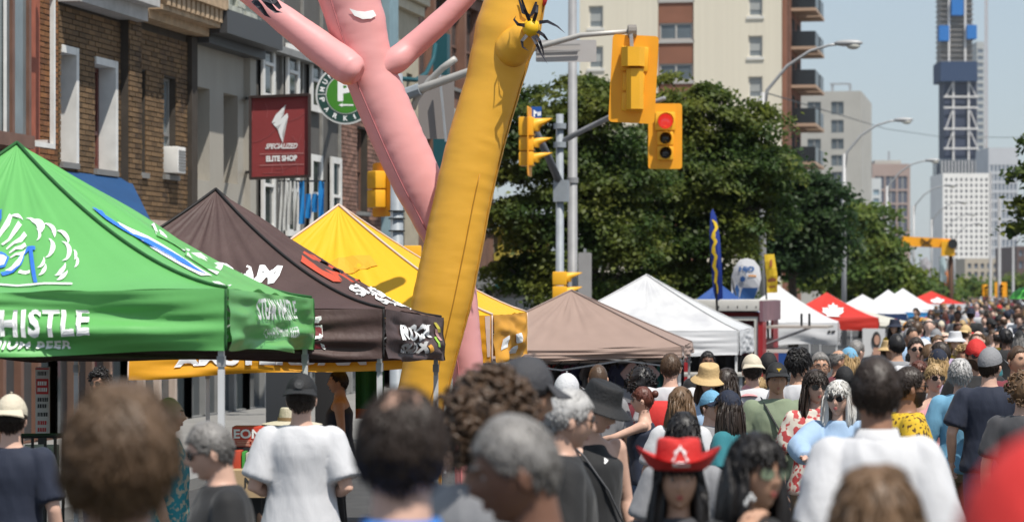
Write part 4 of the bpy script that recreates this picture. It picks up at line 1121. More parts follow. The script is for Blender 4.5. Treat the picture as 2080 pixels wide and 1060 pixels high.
t, S = canopy('canopy_tent', 'white canopy tent between the blue valance canopy and the distant leaf canopy', (1908, 628, 117), 7, 3.05, 2.05, .32, whv, p=1.2, wr=.03, sd=33, detail=False)
# blue canopy peak by the flags
t, S = canopy('canopy_tent', 'blue canopy tent peak below the white teardrop flag', (1546, 640, 61), 7, 2.0, 2.13, .3, cloth('royal_blue_cloth', (.02, .075, .28), .6), p=1.1, wr=.03, sd=31, detail=False)

# ------------------------------------------------------------------ banners and flags
def flag(name, label, outline, d, m, polepx, group=None):
    "outline in picture columns and rows at depth d, bowed a little by the wind"
    t = thing(name, label, 'flag', P(polepx[0], polepx[1], d))
    pts = [P(x, y, d) for x, y in outline]
    xs = [o[0] for o in outline]; yb = [o[1] for o in outline]
    cx = (min(xs) + max(xs)) / 2
    Sf = lambda u, v: P(min(xs) + (max(xs) - min(xs)) * u, max(yb) + (min(yb) - max(yb)) * v, d) + FW * (.05 * math.sin(u * 3 + v * 5))
    uv = [((x - min(xs)) / (max(xs) - min(xs)), (y - max(yb)) / (min(yb) - max(yb))) for x, y in outline]
    vs, fs = poly2d(uv, 2)
    MB().add([Sf(*p) for p in vs], fs).add([Vector(Sf(*p)) + FW * .012 for p in vs], [f[::-1] for f in fs]).build('cloth', m, t)
    MB().tube([P(polepx[0], polepx[1], d + .03), P(polepx[2], polepx[3], d + .03)], [.03, .012], 8).build('pole', BLACK, t, True)
    return t, Sf
t, Sf = flag('feather_flag', 'tall blue feather flag with yellow lettering', [(1455, 612), (1468, 606), (1466, 540), (1462, 480), (1455, 440), (1448, 424), (1443, 432), (1441, 470), (1444, 530), (1449, 590)], 56, mat('flag_blue', (.02, .05, .30), .6, trans=.2), (1460, 700, 1447, 424))
sq = [(1447, 446, 2), (1452, 452, 3), (1455, 462, 3), (1450, 472, 3), (1449, 482, 4), (1454, 490, 3), (1450, 500, 3), (1450, 512, 4), (1455, 520, 3), (1453, 530, 3), (1451, 540, 4), (1456, 552, 3), (1455, 562, 3), (1454, 572, 3), (1458, 584, 2), (1458, 596, 1)]
polys_on(Sf, [[(x - w, y), (x + w, y + 1), (x2 + w2, y2), (x2 - w2, y2 + 1)] for (x, y, w), (x2, y2, w2) in zip(sq, sq[1:])], mat('flag_yellow', (.75, .5, .02), .6), t, .02, 'script')
ol = [(1486, 600), (1492, 612), (1528, 612), (1540, 590), (1546, 565), (1543, 542), (1532, 528), (1517, 524), (1502, 528), (1491, 542), (1486, 562)]
t, Sf = flag('teardrop_flag', 'white teardrop flag with blue letters and a blue wave', ol, 64.5, mat('flag_white', (.62, .62, .64), .6, trans=.2), (1516, 700, 1486, 560))
text_on(Sf, 'H|O', [(1501, 554), (1532, 554), (1532, 541), (1501, 541)], mat('flag_navy', (.03, .10, .28), .6), t, .05, off=.02)
polys_on(Sf, [[(1500, 612), (1508, 584), (1540, 584), (1530, 611)], [(1487, 598), (1497, 576), (1502, 588), (1500, 610), (1492, 611)], [(1504, 563), (1509, 560), (1514, 564), (1513, 571), (1507, 572), (1503, 569)]], mat('flag_navy', 0), t, .02, 'wave_print')
polys_on(Sf, [[(1520, 558), (1536, 559), (1536, 562), (1520, 561)]], mat('flag_orange', (.6, .25, .05), .6), t, .02, 'small_line')
t, Sf = flag('banner_flag', 'small yellow upright banner flag beside the teardrop flag', [(1557, 595), (1579, 594), (1579, 560), (1573, 516), (1552, 517), (1556, 560)], 62, mat('banner_yellow', (.62, .42, .02), .6, trans=.2), (1561, 700, 1553, 514))
polys_on(Sf, [[(1560, 573), (1576, 571), (1577, 566), (1570, 563), (1560, 567)]], mat('dark_red_print', (.25, .08, .02), .6), t, .02, 'print')
polys_on(Sf, [[(1563, 542), (1568, 542), (1568, 528), (1563, 528)], [(1562, 584), (1576, 583), (1576, 580), (1562, 581)]], mat('dark_red_print', 0), t, .02, 'print')
# far fluttering flags by the crossing sign post
for (x, y, w, h, col, l, n) in ((1880, 545, 22, 48, (.45, .44, .46), 'pale printed feather flag below the yellow crossing sign', 'pale'), (1916, 545, 14, 50, (.40, .50, .52), 'pale blue feather flag behind the far red canopy', 'ice'), (1922, 560, 8, 34, (.55, .18, .05), 'orange and dark narrow flag beside the crossing post', 'rust')):
    flag('feather_flag', l, [(x - w/2, y + h/2), (x + w/2, y + h/2 + 6), (x + w/2, y - h*.2), (x + w*.1, y - h/2), (x - w/2, y - h*.35)], 135, mat('flag_' + n, col, .6, col2=(.3, .25, .27), vs=2.5, c2=(.5, .6), trans=.2), (x - w/2, 640, x - w/2, y - h/2))

# ------------------------------------------------------------------ food trailer
d = 58; s = d / FPX
o = P(1545, 590, d); m4 = local_frame(Vector((o.x, o.y, 0)), -TH)
zt, zb = CAMZ + (HOR - 609) * s, gz(60) + .35
t = thing('food_trailer', 'red and white food trailer with open serving hatch and dark doorway', 'food trailer', (o.x, o.y, gz(60)))
tw = mat('trailer_white', (.55, .53, .49), .5, var=.06); tr_ = mat('trailer_red', (.34, .02, .025), .45, var=.08)
MB().box((-2.2, 0, zb), (-.02, 4.2, zt - .28)).build
b_ = MB().box((-2.2, .06, zb), (-1.15, 4.2, zt - .27), m4).box((-1.15, .9, zb), (-.05, 1.0, zt - .27), m4).box((-.05, .06, zb), (0, .35, zt - .27), m4).box((-.05, .35, zb), (0, 4.2, zb + .9), m4).box((-.05, 2.9, zb + .9), (0, 4.2, zt - .27), m4)
b_.build('body', tr_, t)
bevel(MB().box((-2.25, -.05, zt - .24), (-.02, 4.25, zt), m4).build('roof', tw, t), .02)
MB().box((-1.2, .02, zb), (-1.12, .055, zt - .36), m4).box((-.14, .02, zb), (-.06, .055, zt - .36), m4).box((-1.12, .02, zt - .44), (-.14, .055, zt - .36), m4).build('door_frame', tw, t)
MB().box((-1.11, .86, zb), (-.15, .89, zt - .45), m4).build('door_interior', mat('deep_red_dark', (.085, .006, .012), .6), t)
MB().box((-.018, -.05, zt - .46), (.05, 4.25, zt - .02), m4).build('side_panel', mat('mauve_panel', (.20, .10, .12), .5, var=.3, vs=3), t)
MB().box((-.055, -.02, zb), (.05, .75, zt - .47), m4).build('corner_post', tr_, t)
fl = MB().box((.03, 1.0, zt - .62), (1.35, 2.9, zt - .57), m4).build('hatch_flap', mat('grey_board', (.38, .34, .30), .7), t)
for y in (1.1, 2.8): MB().bar(m4 @ Vector((.02, y, zt - .95)), m4 @ Vector((.9, y, zt - .62)), .03).build('strut', STEEL, fl)
for x in (.75, .92): MB().box((x, 1.2, zt - .57), (x + .05, 1.25, zt - .30), m4).build('upright', BLACK, fl)
MB().box((.03, .9, zt - 1.15), (.5, 3.0, zt - 1.08), m4).build('counter', tw, t)
MB().box((.3, .9, zt - 1.5), (.48, 3.0, zt - 1.16), m4).build('counter_skirt', mat('royal_blue_skirt', (.015, .07, .27), .6), t)
for x in (-2.0, -.3):
    for y in (1.6,): MB().lathe([(.33, -.1), (.33, .1)], m4 @ frame(Vector((0, 1, 0)), Vector((0, 0, 1)), Vector((1, 0, 0)), (x, y + .5, gz(60) + .33)), 16).build('wheel', BLACK, t)
for i in range(5): MB().box((-.9 + i*.2, -.058, zt - .17), (-.88 + i*.2, -.05, zt - .13), m4).build('rivet', BLACK, t)

# ------------------------------------------------------------------ air dancers
def dancer_tube(mb, pts, d, n=30, wr=.012, cap0=True, seed=0, sm=(1.15, -.9)):
    "pts: picture column, row, radius in picture pixels, depth offset"
    P_ = [P(x, y, d + o * d / 27) for x, y, r, o in pts]; rr_ = [r * d / FPX for x, y, r, o in pts]
    cp = []; cr = []
    for i in range(len(P_) - 1):
        p0, p1, p2, p3 = P_[max(i-1, 0)], P_[i], P_[i+1], P_[min(i+2, len(P_)-1)]
        L = max(2, int((p2 - p1).length / .022))
        for k in range(L):
            t = k / L
            q = .5 * ((2*p1) + (p2 - p0)*t + (2*p0 - 5*p1 + 4*p2 - p3)*t*t + (-p0 + 3*p1 - 3*p2 + p3)*t**3)
            cp.append(q); cr.append(rr_[i] + (rr_[i+1] - rr_[i]) * (t*t*(3-2*t)))
    cp.append(P_[-1]); cr.append(rr_[-1])
    rings = []; x = (cp[1] - cp[0]).normalized().orthogonal().normalized()
    # frame with x facing the camera so the seams run along the sides
    acc = 0
    for i, q in enumerate(cp):
        t = (cp[min(i+1, len(cp)-1)] - cp[max(i-1, 0)]).normalized()
        x = -FW - t * (-FW).dot(t); x.normalize(); y = t.cross(x)
        if i: acc += (cp[i] - cp[i-1]).length
        ring = []
        for k in range(n):
            a = 2*PI*k/n
            seam = max(math.exp(-(((a - q_ + PI) % (2*PI) - PI) / .5) ** 2) for q_ in sm)
            r = cr[i] * (1 + wr * (.35 + seam) * noise.noise(Vector((acc * 17, math.cos(a) * 1.6, math.sin(a) * 1.6 + seed))) + wr * .8 * noise.noise(Vector((acc * 5, a * .5, seed + 5))))
            r *= 1 - sum(.02 * math.exp(-(((a - q_ + PI) % (2*PI) - PI) / .09) ** 2) for q_ in sm)
            ring.append(q + x * (r * math.cos(a)) + y * (r * math.sin(a)))
        rings.append(ring)
    mb.rings(rings)
    return cp, cr
def dome_end(p, dirn, r, n=30):
    pass
pinkm = mat('pink_nylon', (0.84, .415, .41), .44, trans=.25, bump=.08, bs=7, stretch=(.8, .8, 3), var=.03)
goldm = mat('gold_nylon', (0.86, .455, .05), .36, trans=.16, bump=.08, bs=7, stretch=(.8, .8, 3), var=.03)
seamp = mat('pink_seam', (.45, .16, .17), .6); seamg = mat('gold_seam', (.42, .20, .015), .6)
dk_rib = mat('black_ribbon', (.015, .014, .022), .5)
b = P(950, 590, 22.95); b.z = gz(27)
t = thing('air_dancer', 'tall pink inflatable tube dancer bending left with raised arms and white smile', 'air dancer', b)
mb = MB()
gpx = proj(b)[1]
body = [(957, gpx + 6, 31, 0), (952, 800, 31, 0), (944, 700, 34, 0), (925, 570, 40, 0), (905, 490, 42, 0), (880, 436, 46, 0), (845, 362, 52, 0), (812, 290, 53, 0), (775, 205, 53, 0), (752, 150, 52, 0), (738, 100, 54, 0), (722, 40, 60, 0), (700, -30, 62, 0), (660, -120, 55, 0), (640, -160, 30, 0)]
cp, cr = dancer_tube(mb, body, 22.95, seed=1, wr=.022, sm=(-.62, 1.5))
mb.build('body', pinkm, t, True)
mb = MB()
dancer_tube(mb, [(728, 152, 4, -.42), (725, 150, 22, -.42), (714, 143, 33, -.38), (696, 130, 35, -.32), (650, 96, 33, -.2), (590, 50, 29, -.1), (545, 16, 25, 0), (500, -16, 22, 0), (465, -40, 18, 0)], 22.95, seed=3); mb.build('arm', pinkm, t, True)
mb = MB()
dancer_tube(mb, [(776, 142, 20, -.1), (806, 122, 27, -.06), (835, 97, 25, 0), (880, 58, 24, 0), (930, 10, 22, 0), (985, -50, 19, 0)], 22.95, seed=4); mb.build('arm', pinkm, t, True)
def seam_line(cp, cr, side, m, par, i0, i1, nm='seam'):
    pts = []
    for i in range(i0, i1, 4):
        tt = (cp[min(i+1, len(cp)-1)] - cp[i-1]).normalized(); x = (-FW - tt * (-FW).dot(tt)).normalized(); y = tt.cross(x)
        a = side; pts.append(cp[i] + x * (cr[i] * 1.0 * math.cos(a)) + y * (cr[i] * 1.0 * math.sin(a)))
    return MB().tube(pts, .006, 5).build(nm, m, par, True)
n = len(cp)
seam_line(cp, cr, -.62, seamp, t, 5, n - 4)
def on_tube(cp, cr):
    "S(u, v) over the camera side of a tube: u across, v along"
    def S(u, v):
        k = min(max(v, 0), .999) * (len(cp) - 2); i = int(k); f = k - i
        q = cp[i].lerp(cp[i+1], f); r = cr[i] * (1-f) + cr[i+1] * f
        j0, j1 = max(i - 4, 0), min(i + 5, len(cp) - 1)
        tt = (cp[j1] - cp[j0]).normalized(); x = (-FW - tt * (-FW).dot(tt)).normalized(); y = tt.cross(x)
        a = (0.5 - u) * PI
        return q + x * (r * math.cos(a)) + y * (r * math.sin(a))
    return S
S1 = on_tube(cp, cr)
def inv_tube(S, px, py): 
    best = min(((j / 120, i / 30) for j in range(1, 120) for i in range(2, 29)), key=lambda c: (lambda q: (q[0]-px)**2 + (q[1]-py)**2)(proj(S(c[1], c[0]))))
    return invS(S, px, py, best[1], best[0])
def polys_tube(S, polys, m, par, off, name):
    mb = MB()
    for pl in polys:
        vs, fs = poly2d([inv_tube(S, *c) for c in pl], 2); k = put(S, vs, fs, off); mb.add(k.v, k.f)
    return mb.build(name, m, par)
polys_tube(S1, [[(710, 18), (724, 23), (740, 25), (756, 22), (762, 33), (752, 39), (736, 40), (720, 33)]], wv, t, .015, 'smile')
def ribbon(pts, d, w, m, par, name='ribbon'):
    pp = [P(x, y, d + o) for x, y, o in pts]; mb = MB(); vs = []
    for i, q in enumerate(pp):
        tt = (pp[min(i+1, len(pp)-1)] - pp[max(i-1, 0)]).normalized(); sd_ = tt.cross(FW).normalized()
        if sd_.length < .1: sd_ = RT
        tw = sd_ * math.cos(i * .5) + FW * math.sin(i * .5) * .5
        vs += [q - tw * w/2, q + tw * w/2]
    fs = [(2*i, 2*i+1, 2*i+3, 2*i+2) for i in range(len(pp) - 1)]
    n_ = len(vs); vs2 = [v + FW * .004 for v in vs]
    return mb.add(vs, fs).add(vs2, [f[::-1] for f in fs]).build(name, m, par)
for k, pl in enumerate(([(515, 0, -.25), (528, 14, -.28), (540, 30, -.26), (550, 37, -.25)], [(535, -4, -.25), (548, 12, -.3), (560, 24, -.3), (574, 26, -.28)], [(548, -6, -.3), (560, 6, -.32), (570, 18, -.3)], [(520, -15, -.3), (540, -2, -.3), (556, 6, -.32)])):
    ribbon(pl, 22.85, .055, dk_rib, t)
# gold dancer
b = P(860, 590, 22.4); b.z = gz(26)
t = thing('air_dancer', 'golden yellow inflatable tube dancer leaning right in front of the pink dancer', 'air dancer', b)
mb = MB(); gpx = proj(b)[1]
body = [(845, gpx + 6, 50, 0), (850, 860, 50, 0), (865, 770, 52, 0), (900, 600, 61, 0), (921, 500, 60, 0), (941, 400, 59, 0), (962, 310, 59, 0), (983, 235, 58, 0), (1001, 175, 58, 0), (1016, 115, 61, 0), (1032, 60, 66, 0), (1048, 0, 62, 0), (1062, -60, 58, 0), (1080, -130, 45, 0), (1085, -155, 15, 0)]
cp, cr = dancer_tube(mb, body, 22.4, seed=7, wr=.012, sm=(-1.2, 1.25, .42)); mb.build('body', goldm, t, True)
seam_line(cp, cr, 1.25, seamg, t, 5, len(cp) - 4)
seam_line(cp, cr, .42, seamg, t, 5, len(cp) - 90)
mb = MB(); dancer_tube(mb, [(1030, 112, 6, -.1), (1034, 108, 34, -.17), (1040, 100, 39, -.22), (1050, 88, 36, -.28), (1064, 72, 28, -.36), (1074, 62, 20, -.42), (1077, 59, 6, -.45)], 22.4, seed=9); mb.build('arm', goldm, t, True)
kn = MB().ball(P(1079, 57, 21.98), .075, 14).build('tassel_knot', mat('bright_yellow_nylon', (.78, .45, .01), .5), t, True)
for pl in ([(1076, 44, 0), (1066, 20, -.05), (1060, 0, -.05), (1058, -14, 0)], [(1084, 44, 0), (1090, 26, -.05), (1092, 12, 0), (1088, 8, .03)], [(1066, 52, 0), (1052, 50, -.05), (1044, 40, 0), (1048, 33, .04)], [(1095, 46, 0), (1112, 44, -.04), (1132, 54, 0), (1148, 68, 0)],
           [(1092, 64, 0), (1104, 72, -.05), (1112, 82, 0), (1106, 82, .04)], [(1070, 72, 0), (1060, 84, -.04), (1062, 96, -.03), (1074, 104, 0)], [(1082, 74, 0), (1090, 90, -.05), (1098, 108, 0), (1112, 130, 0)], [(1088, 72, 0), (1096, 84, -.05), (1102, 100, 0), (1106, 118, .03)]):
    ribbon(pl, 21.93, .030, dk_rib, t)
S2 = on_tube(cp, cr)
polys_tube(S2, [[(1052, 0), (1056, 0), (1062, 22), (1074, 30), (1082, 18), (1084, 4), (1088, 4), (1086, 24), (1074, 36), (1058, 28)]], dk_rib, t, .02, 'face_mark')
MB().ball(P(1105, -4, 22.3), (.03, .03, .07), 10).build('red_trim', mat('red_nylon', (.5, .03, .03), .5), t, True)
# orange inflatable balloon figure by the crowd
t = thing('balloon_sculpture', 'orange yellow balloon sculpture standing in the crowd beside the canopies', 'balloon', P(1860, 720, 84))
for (x, y, r, dd) in ((1850, 668, .2, 0), (1872, 664, .22, .1), (1884, 684, .2, .1), (1886, 706, .17, .1), (1845, 690, .17, 0), (1862, 682, .15, -.2), (1866, 712, .2, -.1), (1854, 706, .15, .1)):
    m5 = frame(RT, FW, Vector((0, 0, 1)), P(x, y, 84 + dd))
    prof = [(r * 1.0 + r*.38*math.cos(2*PI*k/12), r*.38*math.sin(2*PI*k/12)) for k in range(13)]
    rings = []
    for j in range(20):
        a = 2*PI*j/20; rings.append([m5 @ Vector((pr*math.cos(a), pz, pr*math.sin(a))) for pr, pz in prof[:-1]])
    rings.append(rings[0]); MB().rings(rings, False).build('balloon_ring', mat('orange_latex', (.70, .28, .01), .25, spec=.6), t, True)
    MB().ball(P(x, y, 84 + dd), (r*.7, r*.5, r*.7), 10).build('balloon', MATS['orange_latex'], t, True)
t = thing('portrait_panel', 'white display panel with a portrait of a dark haired person before the leaf canopy', 'display panel', P(1776, 720, 76))
Spn = lambda u, v: P(1752 + 46 * u, 725 - 58 * v, 76)
MB().box((0, 0, 0), (46 * 76 / FPX, .04, 58 * 76 / FPX), frame(RT, FW, Vector((0, 0, 1)), P(1752, 725, 76.02))).build('panel', mat('panel_white', (.60, .60, .60), .5), t)
el = lambda cx, cy, a, b: [(cx + a*math.cos(2*PI*k/14), cy + b*math.sin(2*PI*k/14)) for k in range(14)]
polys_on(Spn, [el(1780, 690, 9, 17)], mat('black_print', (.03, .03, .03), .6), t, .02, 'portrait_hair', 1)
polys_on(Spn, [el(1781, 690, 5.5, 10), [(1774, 706), (1788, 706), (1793, 722), (1772, 722)]], mat('portrait_skin', (.50, .28, .2), .6), t, .03, 'portrait_face', 1)
for x in (1754, 1796): MB().bar(P(x, 725, 76.1), (P(x, 725, 76.1).x, P(x, 725, 76.1).y, gz(76)), .04).build('leg', STEEL, t)
# lime umbrella at the picture edge
t = thing('parasol', 'bright green parasol over the crowd at the picture edge', 'parasol', P(2092, 640, 62))
mb = MB(); c0 = P(2092, 584, 62); k = 62 / FPX
mb.lathe([(.01, .04), (.22, .0), (.38, -.10), (.48, -.26)], Matrix.Translation(c0), 16, False)
mb.build('canopy', cloth('lime_cloth', (.12, .55, .10), .5, trans=.3), t, True)
MB().tube([c0, P(2092, 660, 62)], .012, 6).build('pole', STEEL, t)

# ------------------------------------------------------------------ stalls under the canopies
TABLES = mat('table_top', (.35, .33, .30), .6)
def hung_shirt(label, px, py, d, w, m, neck=True, ang=0, group='garments hung under the taupe canopy'):
    s = d / FPX; o = P(px, py, d); x = RT * math.cos(ang) + FW * math.sin(ang)
    t = thing('hung_shirt', label, 'shirt', o, group)
    h = w * 1.15
    ol = [(-.28, 0), (-.5, -.22), (-.38, -.36), (-.30, -.28), (-.31, -1), (.31, -1), (.30, -.28), (.38, -.36), (.5, -.22), (.28, 0), (.14, .03), (.08, -.05), (0, -.08), (-.08, -.05), (-.14, .03)]
    m5 = frame(x, Vector((0, 0, 1)), x.cross(Vector((0, 0, 1))), o)
    sh = MB().prism([(a * w, b * h) for a, b in ol], m5, .05).build('cloth', m, t); bevel(sh, .012, 1)
    MB().tube([m5 @ Vector((-.25*w, 0, .03)), m5 @ Vector((0, .09*w, .03)), m5 @ Vector((.25*w, 0, .03))], .008, 5).tube([m5 @ Vector((0, .09*w, .03)), m5 @ Vector((0, .24*w, .03))], .005, 5).build('hanger', BLACK, t)
    return t
d = 35.5
t = thing('clothes_rail', 'metal clothes rail under the taupe canopy', 'clothes rail', P(1240, 900, d))
z0 = gz(35)
pa, pb = P(1085, 738, d), P(1375, 732, d)
MB().tube([pa, pb], .02, 8).tube([pa, (pa.x, pa.y, z0)], .02, 8).tube([pb, (pb.x, pb.y, z0)], .02, 8).build('rail', STEEL, t)
gc = [('black_cotton', (.02, .02, .022)), ('plum_cotton', (.10, .02, .06)), ('teal_cotton', (.02, .15, .15)), ('navy_cotton', (.015, .02, .06)), ('grey_cotton', (.14, .14, .15)), ('red_cotton', (.3, .02, .02)), ('blue_cotton', (.03, .10, .3))]
for i in range(15):
    n_, c_ = gc[(i * 5) % 7 if i % 2 else (0 if i % 4 else 3)]
    x = 1098 + i * 19
    if 1255 < x < 1345: continue
    hung_shirt('%s shirt on the clothes rail, %s hanger from its picture-side end' % (n_.split('_')[0], ('first second third fourth fifth sixth seventh eighth ninth tenth eleventh twelfth thirteenth fourteenth fifteenth'.split())[i]), x, 742, d + (i % 2) * .06, .48, mat(n_, c_, .8), ang=1.0)
hung_shirt('pale pink shirt with dark neck displayed facing out under the taupe canopy', 1300, 738, d - .6, .52, mat('pink_cotton', (.50, .36, .36), .8))
MB().box((-.1, 0, 0), (.1, .01, .1))
hung_shirt('grey shirt displayed below the pink shirt under the taupe canopy', 1250, 790, d - 1.2, .7, mat('ash_cotton', (.20, .19, .20), .8))
t = thing('back_curtain', 'dark curtain closing the back of the clothing stall', 'curtain', P(1230, 900, 37))  # added sheet; its near-black colour paints the dim interior under the taupe canopy
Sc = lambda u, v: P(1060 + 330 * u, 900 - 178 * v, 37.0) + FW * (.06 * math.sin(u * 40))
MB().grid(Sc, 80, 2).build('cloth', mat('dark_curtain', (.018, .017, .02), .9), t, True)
t = thing('back_curtain', 'dark curtain closing the back of the white canopy stall', 'curtain', P(1450, 900, 43))  # second added sheet, painting the shade inside the white canopy stall
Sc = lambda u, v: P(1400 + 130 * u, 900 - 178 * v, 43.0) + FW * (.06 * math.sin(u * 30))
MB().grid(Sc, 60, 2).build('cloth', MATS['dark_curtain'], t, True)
t = thing('stall_table', 'long stall table with pale top under the white canopy', 'table', P(1470, 900, 39.5))
a, b = P(1360, 758, 39.5), P(1520, 756, 39.5); zt = a.z
bevel(MB().box((0, 0, -.05), ((b - a).length, .7, 0), frame(RT, FW, Vector((0, 0, 1)), a)).build('tabletop', TABLES, t), .01)
for x in (.1, (b - a).length - .1):
    for y in (.08, .6): MB().box((x - .02, y - .02, gz(40) - zt), (x + .02, y + .02, -.05), frame(RT, FW, Vector((0, 0, 1)), a)).build('leg', STEEL, t)
# poster stand, barrier, red boxes by the green canopy
t = thing('poster_stand', 'tall narrow red and white poster stand with lines of print', 'poster', P(86, 1000, 20))
Sp = lambda u, v: P(73 + 27 * u, 885 - 140 * v, 20)
m5 = frame(RT, Vector((0, 0, 1)), -FW, P(73, 885, 20.03)); s = 20 / FPX
MB().box((0, 0, -.03), (27*s, 140*s, 0.02), m5).build('board', mat('poster_white', (.58, .57, .55), .6), t)
polys_on(Sp, [[(73, 750), (100, 750), (100, 745), (73, 745)]], mat('poster_red', (.50, .03, .03), .6), t, .012, 'red_band')
polys_on(Sp, [[(74, 800), (99, 800), (99, 769), (74, 769)]], mat('poster_red', 0), t, .012, 'red_band')
bars = {'b': [], 'w': [], 'r': []}; rr = random.Random(4)
for y, k in ((762, 'b'), (782, 'w'), (795, 'w'), (815, 'b'), (828, 'b'), (845, 'b'), (862, 'r'), (876, 'r')):
    x = 77.0
    while x < 95:
        w = rr.uniform(1.6, 3.4); bars[k].append([(x, y), (x + w, y), (x + w + .4, y - 8), (x + .4, y - 8)]); x += w + 1
for k, m_ in (('b', mat('black_print', (.03, .03, .03), .6)), ('w', wv), ('r', mat('poster_red', 0))): polys_on(Sp, bars[k], m_, t, .016, 'print', 0)
MB().bar(P(86, 885, 20), (P(86, 885, 20).x, P(86, 885, 20).y, gz(20)), .05).build('post', BLACK, t)
t = thing('barrier', 'black metal crowd barrier hung with a white printed sheet', 'barrier', P(90, 1000, 17.5))
fr = MB().tube([P(40, 885, 17.5), P(130, 884, 17.5)], .016, 8)
for x in (44, 66, 92, 112, 128): fr.tube([P(x, 884, 17.5), (P(x, 884, 17.5).x, P(x, 884, 17.5).y, gz(17))], .011, 6)
fr.build('frame', BLACK, t)
Sb = lambda u, v: P(50 + 70 * u, 952 - 50 * v, 17.55)
MB().grid(Sb, 2, 2).build('sheet', mat('poster_white', 0), t)
text_on(Sb, 'I R A N', [(54, 925), (112, 925), (112, 910), (54, 910)], mat('black_print', 0), t, .01, off=.006, cuts=0)
polys_on(Sb, [[(52, 934), (116, 934), (116, 929), (52, 929)]], blp, t, .006, 'blue_band'); polys_on(Sb, [[(52, 950), (116, 950), (116, 940), (52, 940)]], mat('poster_red', 0), t, .006, 'red_band')
t = thing('stall_counter', 'dark stall counter behind the white shirted man', 'counter', P(500, 1040, 16.5))
a = P(462, 908, 16.5)
MB().box((0, 0, -.04), (.36, .6, 0), frame(RT, FW, Vector((0, 0, 1)), a)).box((.01, .03, -.9), (.35, .55, -.045), frame(RT, FW, Vector((0, 0, 1)), a)).build('body', BLACK, t)
t = thing('sign_box', 'red box sign lettered EON standing on the dark counter', 'sign', P(505, 908, 16.5))
m5 = frame(RT, FW, Vector((0, 0, 1)), P(471, 908, 16.52)); s = 16.5 / FPX
bevel(MB().box((0, 0, 0), (66*s, .18, 42*s), m5).build('box', mat('sign_red', (.52, .05, .025), .5), t), .008)
text_flat('EON', m5 @ Matrix.Translation((4*s, -.006, 18*s)) @ Matrix.Rotation(R(90), 4, 'X'), 56*s, 19*s, wv, t, .03)
sb_ = MB()
for (x0, z0_, x1, z1_) in ((4, 3, 42, 4.5), (4, 13, 42, 14.5), (4, 3, 5.5, 14), (40.5, 3, 42, 14), (10, 6, 36, 8), (10, 9.5, 36, 11.5)): sb_.box((x0*s, -.008, z0_*s), (x1*s, -.004, z1_*s), m5)
sb_.build('small_print', mat('pale_red_print', (.6, .3, .22), .6), t)
for i, (x, w, h, c_, n_) in enumerate(((472, 17, 36, (.45, .06, .03), 'orange red'), (491, 7, 34, (.05, .28, .05), 'green'), (499, 15, 32, (.42, .40, .36), 'pale'), (515, 8, 35, (.1, .07, .05), 'dark brown'), (524, 10, 30, (.5, .48, .46), 'white'))):
    m5 = frame(RT, FW, Vector((0, 0, 1)), P(x, 952, 16.3))
    o = bevel(MB().box((0, 0, 0), (w*s, .16, h*s), m5).build('packet', mat('packet_' + n_.replace(' ', '_'), c_, .5), None, loc=P(x, 952, 16.3)), .005)
    tag(o, '%s packet standing in the row below the red sign box' % n_, 'packet', 'packets below the red sign')
t = thing('cardboard_box', 'open brown cardboard box with handwriting below the packets', 'box', P(500, 1020, 16.1))
m5 = frame(RT, FW, Vector((0, 0, 1)), P(466, 1010, 16.1))
MB().box((0, 0, 0), (.21, .3, .16), m5).build('carton', mat('cardboard', (.40, .28, .16), .8, var=.1), t)
text_flat('NE', m5 @ Matrix.Translation((.09, -.004, .06)) @ Matrix.Rotation(R(90), 4, 'X'), .09, .06, mat('black_print', 0), t, .02)
t = thing('packet_shelf', 'low dark shelf carrying the packets', 'shelf', P(500, 1020, 16.3))
MB().box((-.02, -.02, -.03), (.22, .35, 0), frame(RT, FW, Vector((0, 0, 1)), P(466, 953, 16.3))).build('board', BLACK, t)
pz = P(466, 953, 16.3)
for x in (0, .2): MB().bar(pz + RT * x + FW * .15 + Vector((0, 0, -.031)), (pz.x + RT.x*x + FW.x*.15, pz.y + RT.y*x + FW.y*.15, gz(16)), .03).build('leg', BLACK, t)
t = thing('display_board', 'black display board standing beside the person in the sleeveless black top', 'board', P(665, 1000, 30))
bevel(MB().box((0, 0, 0), (.34, .05, 1.75), frame(RT, FW, Vector((0, 0, 1)), (P(640, 590, 30).x, P(640, 590, 30).y, gz(30)))).build('panel', dark_in, t), .01)
t = thing('display_board', 'wide black display board behind the red sign box', 'board', P(580, 1000, 31))  # added board, put here to darken the bright pavement behind the stalls
bevel(MB().box((0, 0, 0), (.50, .05, 1.70), frame(RT, FW, Vector((0, 0, 1)), (P(540, 590, 31).x, P(540, 590, 31).y, gz(31)))).build('panel', mat('charcoal_board', (.03, .032, .035), .5), t), .01)
t = thing('hanging_cloth', 'dark green cloth with an orange hem hanging under the yellow canopy', 'cloth', P(752, 745, 26))
Sc = lambda u, v: P(722 + 58 * u, 830 - 90 * v, 26) + FW * (.04 * math.sin(u * 12))
MB().grid(Sc, 24, 6).build('cloth', mat('bottle_green_cloth', (.01, .10, .03), .8), t, True)
Sc2 = lambda u, v: P(722 + 58 * u, 850 - 20 * v, 25.99) + FW * (.04 * math.sin(u * 12))
MB().grid(Sc2, 24, 2).build('hem', mat('rust_cloth', (.38, .12, .02), .8), t, True)
